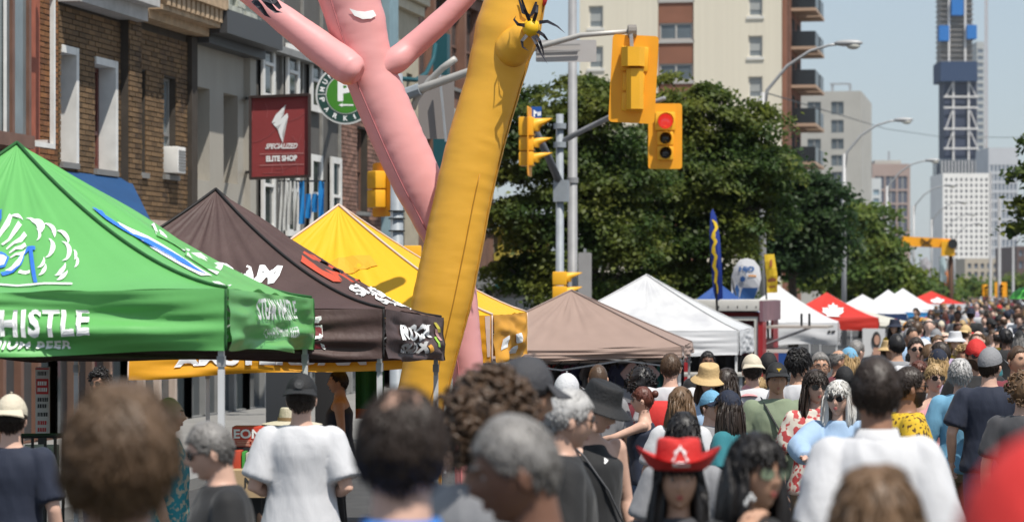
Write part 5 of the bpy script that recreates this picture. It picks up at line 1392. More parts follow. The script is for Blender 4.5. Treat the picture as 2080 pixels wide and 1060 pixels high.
# wall signs over the shops
t = thing('shop_sign', 'maroon projecting shop sign with a white S and a fine line pattern', 'sign', P(570, 278, 47))
Sg = lambda u, v: P(509 + 120 * u, 363 - 5 * u - (165 + 0 * u) * v, 47 - .25 * u)
def slab_on(S, par, name, m, th, back=FW):
    mb = MB(); vs = [Vector(S(*c)) for c in ((0, 0), (1, 0), (1, 1), (0, 1))]; vs += [v + back * th for v in vs]
    return mb.add(vs, ((0, 1, 2, 3), (7, 6, 5, 4), (0, 4, 5, 1), (1, 5, 6, 2), (2, 6, 7, 3), (3, 7, 4, 0))).build(name, m, par)
marn = mat('maroon_sign', (.26, .045, .045), .5, var=.12, vs=2)
slab_on(Sg, t, 'panel', marn, .10)
fm_ = MB(); q = [Vector(Sg(*c)) for c in ((0, 0), (1, 0), (1, 1), (0, 1))]
for i in range(4): fm_.bar(q[i] - FW*.02, q[(i+1) % 4] - FW*.02, .045, .12, up=FW)
fm_.build('frame', mat('dark_sign_frame', (.04, .025, .022), .5), t)
polys_on(Sg, [[(581, 213), (560, 234), (552, 251), (566, 246), (577, 233), (571, 234), (578, 224)], [(584, 230), (572, 240), (555, 252), (560, 258), (572, 252), (565, 264), (569, 277), (575, 291), (574, 272), (577, 258), (586, 237)]], wv, t, .012, 'emblem', 1)
text_on(Sg, 'SPECIALIZED', [(539, 303), (604, 302), (605, 291), (541, 292)], wv, t, .03, .25, off=.012, cuts=0)
text_on(Sg, 'ELITE SHOP', [(541, 329), (604, 327), (604, 315), (541, 317)], wv, t, .05, off=.012, cuts=0)
polys_on(Sg, [[(528, 314), (618, 312), (618, 310.5), (528, 312.5)], [(528, 337), (618, 334.5), (618, 333), (528, 335.5)]], mat('pale_red_line', (.42, .2, .19), .6), t, .011, 'rule', 0)
ln = MB(); rr = random.Random(2)
for i in range(16):
    a = (rr.uniform(512, 624), rr.uniform(206, 352)); an = rr.uniform(0, 3.1); L = rr.uniform(25, 60)
    pts = []
    for k in range(4):
        x = min(624, max(512, a[0] + math.cos(an + .15*k) * L * k / 3)); y = min(352, max(206, a[1] + math.sin(an + .15*k) * L * k / 3)); pts.append(Vector(Sg(*invS(Sg, x, y))) - FW * .006)
    for p_, q_ in zip(pts, pts[1:]):
        if (q_ - p_).length > .01: ln.bar(p_, q_, .006, .002, up=FW)
ln.build('line_pattern', mat('faint_line', (.34, .10, .10), .6), t)
MB().bar(P(506, 200, 47.1), XZ(500, 200, XF), .05).bar(P(506, 350, 47.1), XZ(500, 350, XF), .05).build('bracket', BLACK, t)
t = thing('parking_sign', 'round green municipal parking sign with dark lettered rim', 'sign', P(703, 193, 48))
cx, cy, rp = 702, 192, 61; s = 48 / FPX
m5 = frame(RT, Vector((0, 0, 1)), -FW, P(cx, cy, 48))
MB().lathe([(rp*s, -.1), (rp*s, 0)], m5, 48).build('panel', mat('sign_white', (.55, .56, .54), .5), t)
MB().lathe([(57*s, .003), (57*s, .006)], m5, 48).build('rim', mat('sign_dark_green', (.012, .05, .04), .5), t)
MB().lathe([(40.5*s, .009), (40.5*s, .012)], m5, 48).build('ring', mat('sign_white', 0), t)
MB().lathe([(38.5*s, .015), (38.5*s, .018)], m5, 48).build('disc', mat('sign_green', (.045, .20, .015), .5), t)
def arc_text(word, a0, a1, flip):
    for i, ch in enumerate(word):
        a = R(a0 + (a1 - a0) * i / max(1, len(word) - 1)); r0 = 48.5 * s
        c = Vector((r0 * math.cos(a), r0 * math.sin(a), .008)); rot = a - PI/2 + (PI if flip else 0)
        mm = m5 @ Matrix.Translation(c) @ Matrix.Rotation(rot, 4, 'Z') @ Matrix.Translation((-4.5*s, -5*s, 0))
        text_flat(ch, mm, (9 if ch not in 'I' else 3) * s, 10*s, wv, t, .03)
arc_text('MUNICIPAL', 168, 12, False); arc_text('PARKING', 193, 347, True)
for y in (181, -1): MB().box((-57*s if y > 100 else 40*s, -.8*s, .009), (-40*s if y > 100 else 57*s, .8*s, .012), m5).build('divider', mat('sign_white', 0), t)
text_flat('P', m5 @ Matrix.Translation((-16*s, -14*s, .02)), 30*s, 42*s, wv, t, .05)
MB().prism([(-14*s, -22*s), (-6*s, -18*s), (-6*s, -20.5*s), (16*s, -20.5*s), (16*s, -23.5*s), (-6*s, -23.5*s), (-6*s, -26*s)], m5 @ Matrix.Translation((0, 0, .019)), .004).build('arrow', wv, t)
MB().bar(P(702, 192, 48.1), XZ(690, 185, XF), .07).build('bracket', BLACK, t)
# painted hangings over the timber shop
for (x0, x1, y0, y1, n_, c_, l) in ((565, 606, 368, 480, 'silver', (.50, .50, .48), 'silvery white cloth hanging under the maroon sign'), (607, 660, 368, 455, 'vivid_blue', (.015, .20, .50), 'vivid blue cloth strips hanging over the shop beside the silvery cloth')):
    t = thing('hanging_banner', l, 'banner', P((x0 + x1) / 2, y0, 46))
    for i in range(4):
        a = x0 + (x1 - x0) * i / 4; w = (x1 - x0) / 4 - 2; yy = y1 - (i * 37 % 25); ys_ = y0 + (26 if (n_ != 'silver' and i in (1, 2)) else 0)
        Sh = lambda u, v: P(a + w * u, ys_ + (yy - ys_) * v, 46) + FW * (.05 * math.sin(u * 5 + v * 4 + i))
        MB().grid(Sh, 5, 8).build('strip', mat(n_ + '_cloth', c_, .6, var=.15, vs=5), t, True)
    MB().bar(P(x0 - 2, y0, 46), P(x1 + 2, y0, 46), .03).build('rod', BLACK, t)
# ------------------------------------------------------------------ people
SKIN = {'pale': (.64, .42, .33), 'fair': (.58, .36, .27), 'tan': (.47, .27, .18), 'olive': (.28, .145, .09), 'brown': (.17, .085, .055), 'dark': (.07, .037, .025)}
HAIR = {'black': (.014, .012, .012), 'dark': (.03, .02, .015), 'brown': (.07, .04, .022), 'midbrown': (.105, .064, .036), 'lightbrown': (.13, .075, .038), 'auburn': (.10, .03, .018), 'blonde': (.36, .24, .11), 'grey': (.19, .18, .17), 'silver': (.42, .41, .40), 'white': (.55, .53, .50)}
def skin_m(k): return mat('skin_' + k, SKIN[k], .5, var=.08, vs=9, bump=.06, bs=60, spec=.35)
def hair_m(k): return mat('hair_' + k, HAIR[k], .42, var=.18, vs=14, bump=.35, bs=60, stretch=(1, 1, .2), spec=.4, island=.14)
def fab(name, c, **k): return mat('fabric_' + name, c, k.pop('rough', .8), bump=k.pop('bump', .3), bs=k.pop('bs', 16), stretch=(1, 1, .4), dist=.6, sheen=.1, **k)
FAB = {'navy': (.012, .017, .035), 'black': (.014, .014, .015), 'white': (.53, .53, .545), 'blue': (.02, .17, .55), 'denim': (.30, .42, .58), 'sage': (.19, .23, .15), 'teal': (.02, .16, .19),
       'grey': (.22, .22, .23), 'khaki': (.16, .13, .08), 'jean': (.05, .085, .15), 'red': (.52, .025, .022), 'pink': (.58, .27, .28), 'sky': (.14, .33, .48), 'yellow': (.56, .36, .02), 'charcoal': (.045, .045, .05), 'green': (.05, .24, .07), 'cream': (.55, .49, .38), 'maroon': (.15, .02, .03), 'orange': (.55, .2, .03), 'lilac': (.35, .27, .38), 'olive': (.09, .10, .05)}
def fm(k):
    if k == 'floral': return mat('fabric_floral', (.62, .56, .48), .8, col2=(.45, .06, .06), vs=22, c2=(.50, .56), bump=.3, bs=7, detail=1)
    if k == 'yellow_print': return mat('fabric_yellow_print', (.60, .38, .02), .8, col2=(.10, .05, .01), vs=40, c2=(.56, .62), bump=.3, bs=7, detail=1)
    if k == 'teal_print': return mat('fabric_teal_print', (.03, .24, .28), .8, col2=(.45, .40, .30), vs=26, c2=(.52, .6), bump=.3, bs=7, detail=1)
    return fab(k, FAB[k])
def ga(x, s): return math.exp(-(x / s) ** 2)
HC = 1.632                                     # centre of the head above the feet of a 1.75 m figure
def head_pt(az, el, g=0.0):
    "point on the head; azimuth 0 is the face, pi/2 the figure's right"
    az = (az + PI) % (2*PI) - PI
    ce = math.cos(el); dx, dy, dz = math.sin(az)*ce, math.cos(az)*ce, math.sin(el)
    x = .0765*dx; y = .096*dy; z = .119*dz
    if dz < 0:
        x *= 1 - .24 * (-dz) ** 1.2
        if dy < 0: y *= 1 - .16 * min(1, (-dz) * 1.6)
    f = max(0, math.cos(az))
    y += .021 * ga(az, .17) * ga(el + .20, .12) + .010 * ga(az, .16) * ga(el + .02, .16) - .010 * ga(abs(az) - .37, .18) * ga(el - .06, .10)
    y += .005 * ga(az, .6) * ga(el - .25, .09) + .006 * ga(az, .28) * ga(el + .53, .09) + .016 * ga(az, .42) * ga(el + .98, .25) - .006 * ga(az, .3) * ga(el + .72, .07)
    y -= .008 * ga(az, .5) * ga(el - .9, .4)
    x *= 1 + .04 * ga(abs(az) - .75, .3) * ga(el + .2, .25)
    v = Vector((x, y + .012, HC + z))
    if g: v += Vector((dx, dy, dz)) * g
    return v
def lerp_tab(tab, a):
    for (a0, v0), (a1, v1) in zip(tab, tab[1:]):
        if a0 <= a <= a1: return v0 + (v1 - v0) * (a - a0) / (a1 - a0)
    return tab[-1][1]
def hairline(az, kind='short'):
    a = abs((az + PI) % (2*PI) - PI)
    if kind == 'ring': return lerp_tab([(0, .75), (.9, .62), (1.3, .25), (1.6, .12), (1.9, -.3), (PI, -.55)], a)
    if kind == 'fringe': return lerp_tab([(0, .38), (.8, .30), (1.2, .0), (1.6, -.1), (2, -.4), (PI, -.7)], a)
    return lerp_tab([(0, .66), (.7, .60), (1.05, .22), (1.35, .02), (1.6, .16), (1.9, -.35), (PI, -.62)], a)
def hair_shell(mb, th, kind='short', rough=.0, fq=30, top=PI/2, na=44, ne=16, seed=0, part=0.0):
    def f(u, v):
        az = u * 2*PI; lo = hairline(az, kind); el = lo + (top - lo) * v
        w = sstep(0, .25, v) * (1 if top > 1.5 else sstep(1, .75, v))
        g = .002 + th * w * (.75 + .25*math.sin(el)) 
        p = head_pt(az, el)
        n_ = noise.noise(p * fq + Vector((seed, 0, 0))) if rough else 0
        return head_pt(az, el, g + rough * w * n_)
    mb.grid(f, na, ne); return mb
def tufts(mb, n, L, kind='short', th=.01, seed=0, lift=.35, w=.006, top=PI/2, curl=.0, down=1.0):
    r = random.Random(seed)
    for _ in range(n):
        az = r.uniform(0, 2*PI); lo = hairline(az, kind); v = r.random() ** .8
        s = math.sin(lo) + (math.sin(top) - math.sin(lo)) * v; el = math.asin(max(-1, min(1, s)))
        p = head_pt(az, el, th * .6); q = head_pt(az, el, th * .6 + .01); nr = (q - p).normalized()
        tg = (head_pt(az, el - .05) - head_pt(az, el)).normalized() * down; sd = nr.cross(tg).normalized()
        dr = (tg + nr * lift + sd * r.uniform(-.5, .5)).normalized(); l = L * r.uniform(.6, 1.3)
        a = p + dr * l * .5 + nr * l * .06; b = p + dr * l + sd * curl * r.uniform(-1, 1) * l - nr * l * .05
        ww = w * r.uniform(.7, 1.4)
        mb.add([p - sd*ww, p + sd*ww, p + nr*ww*1.2, a - sd*ww*.8, a + sd*ww*.8, a + nr*ww, b], [(0, 3, 5, 2), (2, 5, 4, 1), (0, 1, 4, 3), (3, 6, 5), (5, 6, 4), (4, 6, 3)])
    return mb
def curls(mb, n, rad, kind='short', th=.02, seed=0):
    r = random.Random(seed)
    for _ in range(n):
        az = r.uniform(0, 2*PI); lo = hairline(az, kind); s = math.sin(lo) + (1 - math.sin(lo)) * r.random(); el = math.asin(s)
        p = head_pt(az, el, th * r.uniform(.6, 1.25)); k = rad * r.uniform(.6, 1.3)
        ax = Vector((r.uniform(-1, 1), r.uniform(-1, 1), r.uniform(-1, 1))).normalized(); e1 = ax.orthogonal().normalized(); e2 = ax.cross(e1)
        t0 = r.uniform(0, 6)
        mb.tube([p + e1*k*math.cos(t0 + j*1.1) + e2*k*math.sin(t0 + j*1.1) + ax*k*.35*(j-2) for j in range(6)], [k*.22, k*.36, k*.4, k*.4, k*.34, k*.12], 5)
    return mb
def long_hair(mb, L, seed=0, w=1.0, wave=.008, a0=1.05, n=26):
    r = random.Random(seed)
    def f(u, v, inner=False):
        az = a0 + (2*PI - 2*a0) * u
        z = HC + .06 - L * v
        fl = 1 + .35 * sstep(0, .6, v)
        nn = noise.noise(Vector((u * 16, v * 2.2, seed))) * wave * 2.2
        rx, ry = (.084 * w * fl + nn, .098 * fl + nn)
        k = .62 if inner else 1.0
        tip = 1 - .12 * sstep(.8, 1, v)
        y = math.cos(az) * ry * k * tip
        if y < 0: y *= 1 - .12 * v
        return Vector((math.sin(az) * rx * k * tip, y + .01, z + (.03 * noise.noise(Vector((u*20, seed, 0))) if v > .9 else 0)))
    nv = 12
    mb.grid(lambda u, v: f(u, v), n, nv); k0 = len(mb.v)
    mb.grid(lambda u, v: f(u, v, True), n, nv, True)
    w_ = n + 1; o = k0 - w_ * (nv + 1)
    for j in range(nv):
        for i in (0, n): mb.f.append((o + j*w_ + i, k0 + j*w_ + i, k0 + (j+1)*w_ + i, o + (j+1)*w_ + i))
    for i in range(n): mb.f.append((o + nv*w_ + i, o + nv*w_ + i + 1, k0 + nv*w_ + i + 1, k0 + nv*w_ + i))
    for _ in range(60):
        u = r.random(); v0 = r.uniform(0, .3); v1 = r.uniform(.7, 1.08); pts = []
        for j in range(5):
            v = v0 + (v1 - v0) * j / 4; p = f(min(1, max(0, u + .015 * math.sin(j * 1.7 + seed))), min(v, 1.0)); o_ = Vector((p.x, p.y, 0)).normalized() * .006
            if v > 1: p.z -= L * (v - 1)
            pts.append(p + o_)
        mb.tube(pts, [.003, .006, .006, .005, .001], 4)
    return mb
def ring(cx, cy, z, rx, ry, n=28, tiltx=0):
    return [Vector((cx + rx*math.cos(2*PI*k/n), cy + ry*math.sin(2*PI*k/n) * (1.0), z + tiltx * math.sin(2*PI*k/n))) for k in range(n)]
def torso_rings(g=0.0, lo=.80, hi=1.50, fem=False, belly=0.0, w=1.0, flare=0.0):
    tab = [(.80, .160, .115, 0), (.90, .172, .122, -.005), (1.0, .155, .112, 0), (1.10, .147, .106, .005), (1.22, .160, .114, .008), (1.32, .174, .116, 0), (1.385, .182, .100, -.008), (1.425, .160, .083, -.012), (1.455, .112, .070, -.010), (1.48, .072, .062, -.004), (1.50, .058, .060, 0)]
    if fem: tab = [(.80, .162, .118, -.01), (.90, .172, .125, -.015), (1.0, .145, .108, 0), (1.09, .125, .095, .004), (1.20, .142, .118, .018), (1.30, .152, .115, .012), (1.375, .160, .088, -.006), (1.42, .135, .072, -.010), (1.45, .092, .060, -.006), (1.48, .056, .052, 0), (1.50, .050, .052, 0)]
    out = []
    zs = [lo] + [t[0] for t in tab if lo < t[0] < hi] + [hi]
    for z in zs:
        for a, b in zip(tab, tab[1:]):
            if a[0] <= z <= b[0]:
                f = (z - a[0]) / (b[0] - a[0]); v = [a[i] + (b[i] - a[i]) * f for i in range(4)]
                bl = belly * ga(z - 1.05, .12); fl = flare * sstep(1.25, .85, z)
                out.append(ring(0, v[3] + bl * .6, z, v[1] * (w if z < 1.44 else 1) + g + bl * .3 + fl, v[2] + g + bl + fl * .7)); break
    return out
ARMS = {'down': ((.255, -.03, 1.13), (.262, .05, .885)), 'bent': ((.27, -.05, 1.13), (.13, .20, 1.10)), 'loose': ((.275, -.05, 1.14), (.27, .10, .92)), 'reach': ((.22, .26, 1.30), (.10, .50, 1.24)), 'face': ((.33, .12, 1.19), (.19, .13, 1.42)), 'chin': ((.22, .20, 1.18), (.05, .16, 1.46)), 'hip': ((.36, -.08, 1.16), (.20, .06, 1.02)), 'back': ((.27, -.10, 1.14), (.22, .10, 1.0)), 'elbow_out': ((.30, -.06, 1.14), (.14, .16, 1.06))}
def hand_mb(mb, wr, el, side, curl=.5):
    f = (wr - el).normalized(); s = Vector((side, 0, 0)); nrm = f.cross(Vector((0, 1, 0)))
    if nrm.length < .3: nrm = f.cross(Vector((0, 0, 1)))
    nrm.normalize(); fw = nrm.cross(f).normalized()       # fw: the way the thumb looks
    if fw.y < 0 and abs(f.y) < .7: fw = -fw
    pal = -nrm if nrm.x * side > 0 else nrm              # towards the body
    pc = wr + f * .05
    mb.rings([[wr + f*(a) + fw*(b*math.cos(2*PI*k/10)) + pal*(c_*math.sin(2*PI*k/10)) for k in range(10)] for a, b, c_ in ((-.02, .026, .021), (.02, .034, .018), (.06, .042, .017), (.088, .040, .014))])
    for i, L in enumerate((.068, .078, .072, .056)):
        b0 = wr + f * .082 + fw * (.030 - .020 * i); d1 = (f + pal * curl * .4).normalized(); d2 = (f + pal * curl * 1.2).normalized(); d3 = (f * .5 + pal * curl * 1.8).normalized()
        p1 = b0 + d1 * L * .45; p2 = p1 + d2 * L * .32; p3 = p2 + d3 * L * .26
        mb.tube([b0 - f*.02, b0, p1, p2, p3], [.0085, .0092, .0085, .0078, .005], 7)
    b0 = wr + f * .03 + fw * .026; p1 = b0 + (f * .6 + fw * .75 + pal * .2) * .034; p2 = p1 + (f * .85 + fw * .25 + pal * .3) * .030; p3 = p2 + (f * .9 + pal * .4) * .022
    mb.tube([b0 - fw*.012, b0, p1, p2, p3], [.012, .0125, .0105, .0095, .006], 7)
def xform(pts, m): return [m @ p for p in pts]
PENDING = []     # (object, voxel) to be grown into one skin after a single evaluation
TEMPS = []
class Person: pass
def make_person(label, x, top, s, face, skin='fair', hair='dark', style='short', shirt='black', sleeve='short', low='jean', hat=None, hatc='black', glasses=None, arms=('down', 'down'), turn=0, nod=0,
                fem=False, vox=.015, w=1.0, belly=0.0, group=None, lift=0.0, k=None, walk=0.0, hem=.86, loose=.018, collar=False, extra=None, tuft=1.0, beard=None, name='person', hl=.34, depth=None, lean=0.0, neck=None):
    """x, top: picture column of the head and row of its top; s: picture pixels per metre there; face: 0 looks away from the camera, 180 towards it, 90 to the picture's right"""
    d = depth or FPX / s
    tp = P(x, top, d)
    g = gz(tp.y)
    hh = 1.75 + {None: .012, 'cap': .02, 'backcap': .02, 'bucket': .03, 'cowboy': .06, 'straw': .03, 'floppy': .03}.get(hat, .02) + (.03 if style in ('curly', 'afro', 'bun') and not hat else 0)
    k = k or (tp.z - g) / hh
    rot = Matrix.Rotation(TH - R(face), 4, 'Z')
    hm = Matrix.Translation((0, -.005, 1.50)) @ Matrix.Rotation(R(-turn), 4, 'Z') @ Matrix.Rotation(R(-nod), 4, 'X') @ Matrix.Translation((0, .005, -1.50))
    lm = Matrix.Translation((0, 0, .9)) @ Matrix.Rotation(R(-lean), 4, 'X') @ Matrix.Translation((0, 0, -.9)) if lean else Matrix.Identity(4)
    hm = lm @ hm
    hc = rot @ (hm @ Vector((0, 0, 1.74)) * k)
    base = Vector((tp.x - hc.x, tp.y - hc.y, g + (lift or 0)))
    t = thing(name, label, 'person', base, group)
    M4 = Matrix.Diagonal((k, k, k, 1)); M4 = rot @ M4
    def fin(mb, pre=None):
        m = M4 @ pre if pre else M4
        mb.v = [tuple(m @ Vector(v) + base) for v in mb.v]; return mb
    # skeleton
    J = {}
    for si, sd in ((0, -1), (1, 1)):                # 0: figure's left, 1: right
        e, wq = ARMS[arms[si]]
        sh = Vector((sd * (.178 if not fem else .155) * w, -.008, 1.405))
        J[si] = (sh, Vector((sd * e[0] * (w if e[0] > .2 else 1), e[1], e[2])), Vector((sd * wq[0], wq[1], wq[2])))
    st = walk
    hip = .088
    LG = []
    for sd, ph in ((-1, 1), (1, -1)):
        LG.append((Vector((sd*hip, 0, .86)), Vector((sd*(hip + .008), .03 + .13*st*ph, .48)), Vector((sd*(hip + .005), -.02 + .22*st*ph - (.06*st if ph < 0 else 0), .085 + (.05*st if ph < 0 else 0)))))
    kk = 1 if not fem else .88
    up = MB(); up.rings(torso_rings(0, .80, 1.50, fem, belly, w)); 
    neckp = [Vector((0, -.012, 1.44)), Vector((0, -.006, 1.50)), Vector((0, .004, 1.56)), Vector((0, .012, 1.62))]
    up.tube(neckp, [.07*kk, .058*kk, .055*kk, .055*kk], 16)
    for si in (0, 1):
        a, b, c_ = J[si]
        up.tube([a + Vector((0, 0, .005)), a.lerp(b, .35), b, b.lerp(c_, .3), c_], [.058*kk, .050*kk, .040*kk, .041*kk, .027*kk], 12)
        up.ball(a, .060*kk, 12)
    if lean: up.v = [tuple(lm @ Vector(v)) for v in up.v]
    for a, b, c_ in LG:
        up.tube([a + Vector((0, 0, .03)), a.lerp(b, .4), b, b.lerp(c_, .35), c_], [.088, .078, .056, .056, .037], 12)
        up.tube([c_ + Vector((0, -.05, -.045)), c_ + Vector((0, .04, -.045)), c_ + Vector((0, .15, -.055))], [.036, .04, .03], 10)
    body = fin(up).build('body', skin_m(skin), t, True); PENDING.append([body, vox * k, None, None])
    # head, hands joined into the same skin once it has grown
    hd = MB()
    na, ne = (40, 30) if vox < .014 else ((28, 22) if vox < .02 else (18, 14))
    hd.grid(lambda u, v: head_pt(u * 2*PI, -PI/2 + .03 + (PI - .06) * v), na, ne)
    for sd in (-1, 1):
        m = Matrix.Translation((sd * .077, .008, HC - .012)) @ Matrix.Rotation(sd * R(-18), 4, 'Z')
        e_ = MB().ball((0, 0, 0), (.009, .020, .031), 10)
        e2 = MB().ball((sd * .004, -.004, .004), (.008, .013, .020), 8)
        hd.add([m @ Vector(v) for v in e_.v], e_.f); hd.add([m @ Vector(v) for v in e2.v], e2.f)
    fin(hd, hm)
    hn = MB()
    for si in (0, 1): hand_mb(hn, J[si][2], J[si][1], -1 if si == 0 else 1, .6)
    fin(hn, lm if lean else None)
    PENDING[-1][2] = (hd, hn)
    # eyes, brows, lips
    mid = vox < .02
    facing = abs((face + turn + 180) % 360 - 180) > 55
    if mid and facing:
        if not glasses or glasses == 'clear':
            for sd in (-1, 1):
                c0 = head_pt(sd * .37, .055)
                e_ = fin(MB().ball(c0 + Vector((0, -.0085, 0)), .0125, 12), hm).build('eye', mat('eye_white', (.6, .57, .54), .3), body, True)
                fin(MB().ball(c0 + Vector((0, .0005, 0)), (.0062, .004, .0062), 10), hm).build('iris', mat('iris', (.03, .018, .012), .2), body, True)
        br = MB()
        for sd in (-1, 1): br.tube([head_pt(sd * a, .245 + .03 * math.sin((a - .15) * 4), .0015) for a in (.15, .28, .42, .56)], [.003, .0048, .0042, .0015], 6, sq=.8)
        fin(br, hm).build('eyebrows', hair_m(hair if hair not in ('white', 'silver') else 'grey'), body, True)
        lp = MB()
        lp.tube([head_pt(a, -.49 + .012*math.cos(a*9), .0015) for a in (-.24, -.12, 0, .12, .24)], [.001, .0042, .0045, .0042, .001], 6)
        lp.tube([head_pt(a, -.565 - .01*math.cos(a*6), .0015) for a in (-.22, -.11, 0, .11, .22)], [.001, .0048, .0055, .0048, .001], 6)
        lc = SKIN[skin]
        fin(lp, hm).build('lips', mat('lips_' + skin + ('_red' if fem else ''), (lc[0]*(.95 if fem else .85), lc[1]*(.42 if fem else .62), lc[2]*(.5 if fem else .68)), .45), body, True)
    if beard:
        bd = MB()
        bd.grid(lambda u, v: head_pt(-1.35 + 2.7*u, -1.15 + (.98 - .35*ga(-1.35 + 2.7*u, .3)) * v, .006 * math.sin(PI * min(1, max(0, u))) + .004), 22, 8)
        fin(bd, hm).build('beard', hair_m(beard), t, True)
    # hair
    seed = int(x * 7 + top) % 997
    tn = tuft * (1.0 if vox < .014 else .35 if vox < .02 else .1)
    hb = MB(); tp_ = .5 if (hat and style in ('short', 'crop')) else PI/2
    if style in ('short', 'crop'):
        th = .010 if style == 'short' else .005
        if hat: th = .006
        hair_shell(hb, th, rough=.003, fq=22, seed=seed, top=tp_); tufts(hb, int(2200*tn), .026 if style == 'short' else .013, th=th, seed=seed, lift=.10, w=.0030, top=tp_)
    elif style == 'wavy':
        hair_shell(hb, .020, 'short', rough=.007, fq=9, seed=seed, na=60, ne=26); tufts(hb, int(2600*tn), .040, 'short', .021, seed, .16, w=.0038, curl=.25)
    elif style == 'buzz': hair_shell(hb, .004, rough=.001)
    elif style == 'ring': hair_shell(hb, .010, 'ring', rough=.003, fq=24, top=.72, seed=seed); tufts(hb, int(1500*tn), .028, 'ring', .010, seed, .15, top=.80, w=.0042)
    elif style == 'curly': hair_shell(hb, .03, rough=.016, fq=26, seed=seed, na=56, ne=22); curls(hb, int(420*max(tn, .35)), .016, th=.033, seed=seed)
    elif style == 'afro': hair_shell(hb, .055, rough=.02, fq=24, seed=seed, na=56, ne=22); curls(hb, int(500*max(tn, .35)), .017, th=.058, seed=seed)
    elif style in ('long', 'bob'):
        hair_shell(hb, .018, 'fringe', rough=.004, fq=22, seed=seed); long_hair(hb, hl if style == 'long' else .20, seed)
        tufts(hb, int(500*tn), .05, 'fringe', .018, seed, .1, w=.005)
    elif style == 'bun':
        hair_shell(hb, .012, 'fringe', rough=.003, fq=22, seed=seed); tufts(hb, int(400*tn), .04, 'fringe', .012, seed, .08, w=.005)
        c0 = head_pt(PI, .42, .03); hb.ball(c0, (.036, .034, .036), 14); curls(hb, 0, .01)
    elif style == 'mop':
        hair_shell(hb, .024, 'short', rough=.012, fq=13, seed=seed, na=60, ne=24); tufts(hb, int(1700*tn), .045, 'short', .026, seed, .3, w=.007, curl=.5)
    if hb.v: fin(hb, hm).build('hair', hair_m(hair), t, True)
    # hat
    if hat:
        hmat = mat('hat_' + hatc, FAB.get(hatc, FAB['cream']) if hatc != 'straw' else (.52, .36, .17), .75, bump=.3, bs=60)
        if hat in ('cap', 'backcap'):
            fl = PI if hat == 'backcap' else 0
            cp_ = MB().grid(lambda u, v: head_pt(u*2*PI, (lambda lo_: lo_ + (PI/2 - lo_ - .02) * v)(.20 + .20*math.cos(u*2*PI + fl)), .011 + .011 * math.sin(PI/2*v) + .004*sstep(.0, .2, v)), 40, 12)
            crown = fin(cp_, hm).build('cap', hmat, t, True)
            def brim(u, v):
                a = (-1.05 + 2.1*u) + fl; e0 = head_pt(a, .40 + .05, .018); L = .072 * math.cos((-1.05 + 2.1*u) * .95) ** .6
                o = Vector((math.sin(a) * .35, math.cos(a), 0)).normalized()
                return e0 + o * (L * v) + Vector((0, 0, -.022 * v - .018 * abs(-1 + 2*u) ** 2 * v))
            bm_ = MB().grid(brim, 20, 5); bm2 = MB().grid(lambda u, v: brim(u, v) + Vector((0, 0, -.005)), 20, 5, True)
            bm_.add(bm2.v, bm2.f); fin(bm_, hm).build('visor', hmat, crown, True)
            fin(MB().ball(head_pt(0, PI/2, .033), (.008, .008, .004), 8), hm).build('button', hmat, crown, True)
        else:
            H_, r0, r1, br_, dr = {'bucket': (.10, .098, .080, .052, .035), 'straw': (.11, .098, .078, .06, .03), 'floppy': (.10, .10, .08, .11, .02), 'cowboy': (.118, .098, .084, .064, -.03), 'brim': (.10, .10, .085, .07, .02)}[hat]
            z0 = HC + .052
            n = 40; rs = []
            def rg(r_, z_, yk=1.18, curlup=0.0, dent=0.0):
                o = []
                for j in range(n):
                    a = 2*PI*j/n; zz = z_ + curlup * abs(math.cos(a)) ** 2.2 - dent * ga(math.cos(a), .35)
                    o.append(Vector((r_*math.cos(a), r_*yk*math.sin(a) + .010, zz)))
                return o
            cu = .055 if hat == 'cowboy' else 0
            for q in range(6):
                f = q / 5; rs.append(rg(r0 + .004 + br_ * (1 - f), z0 - dr * (1 - f) ** 1.3 , 1.18, cu * (1 - f) ** 1.5))
            for f in (.15, .4, .7, .9): rs.append(rg(r0 + (r1 - r0) * f, z0 + H_ * f))
            rs += [rg(r1 * .93, z0 + H_ * .985, 1.18, 0, .012 if hat == 'cowboy' else .003), rg(r1 * .6, z0 + H_ * 1.0, 1.2, 0, .04 if hat == 'cowboy' else .008), rg(r1 * .1, z0 + H_ * .97, 1.2, 0, .03 if hat == 'cowboy' else .006)]
            inn = [[v + Vector((0, 0, -.006)) for v in r_] for r_ in rs[:6]]
            ht_ = MB().rings(rs, False); ht_.f.append(tuple(len(ht_.v) - n + j for j in range(n))); k2 = MB().rings(inn[::-1], False); ht_.add(k2.v, k2.f)
            crown = fin(ht_, hm).build('hat', hmat, t, True)
            if hat in ('straw', 'floppy'): fin(MB().rings([rg(r0 + .003, z0 + .004), rg(r0 - .001, z0 + .03)], False), hm).build('hat_band', mat('hat_band', (.25, .16, .08), .8), crown, True)
        t['_hat'] = crown.name
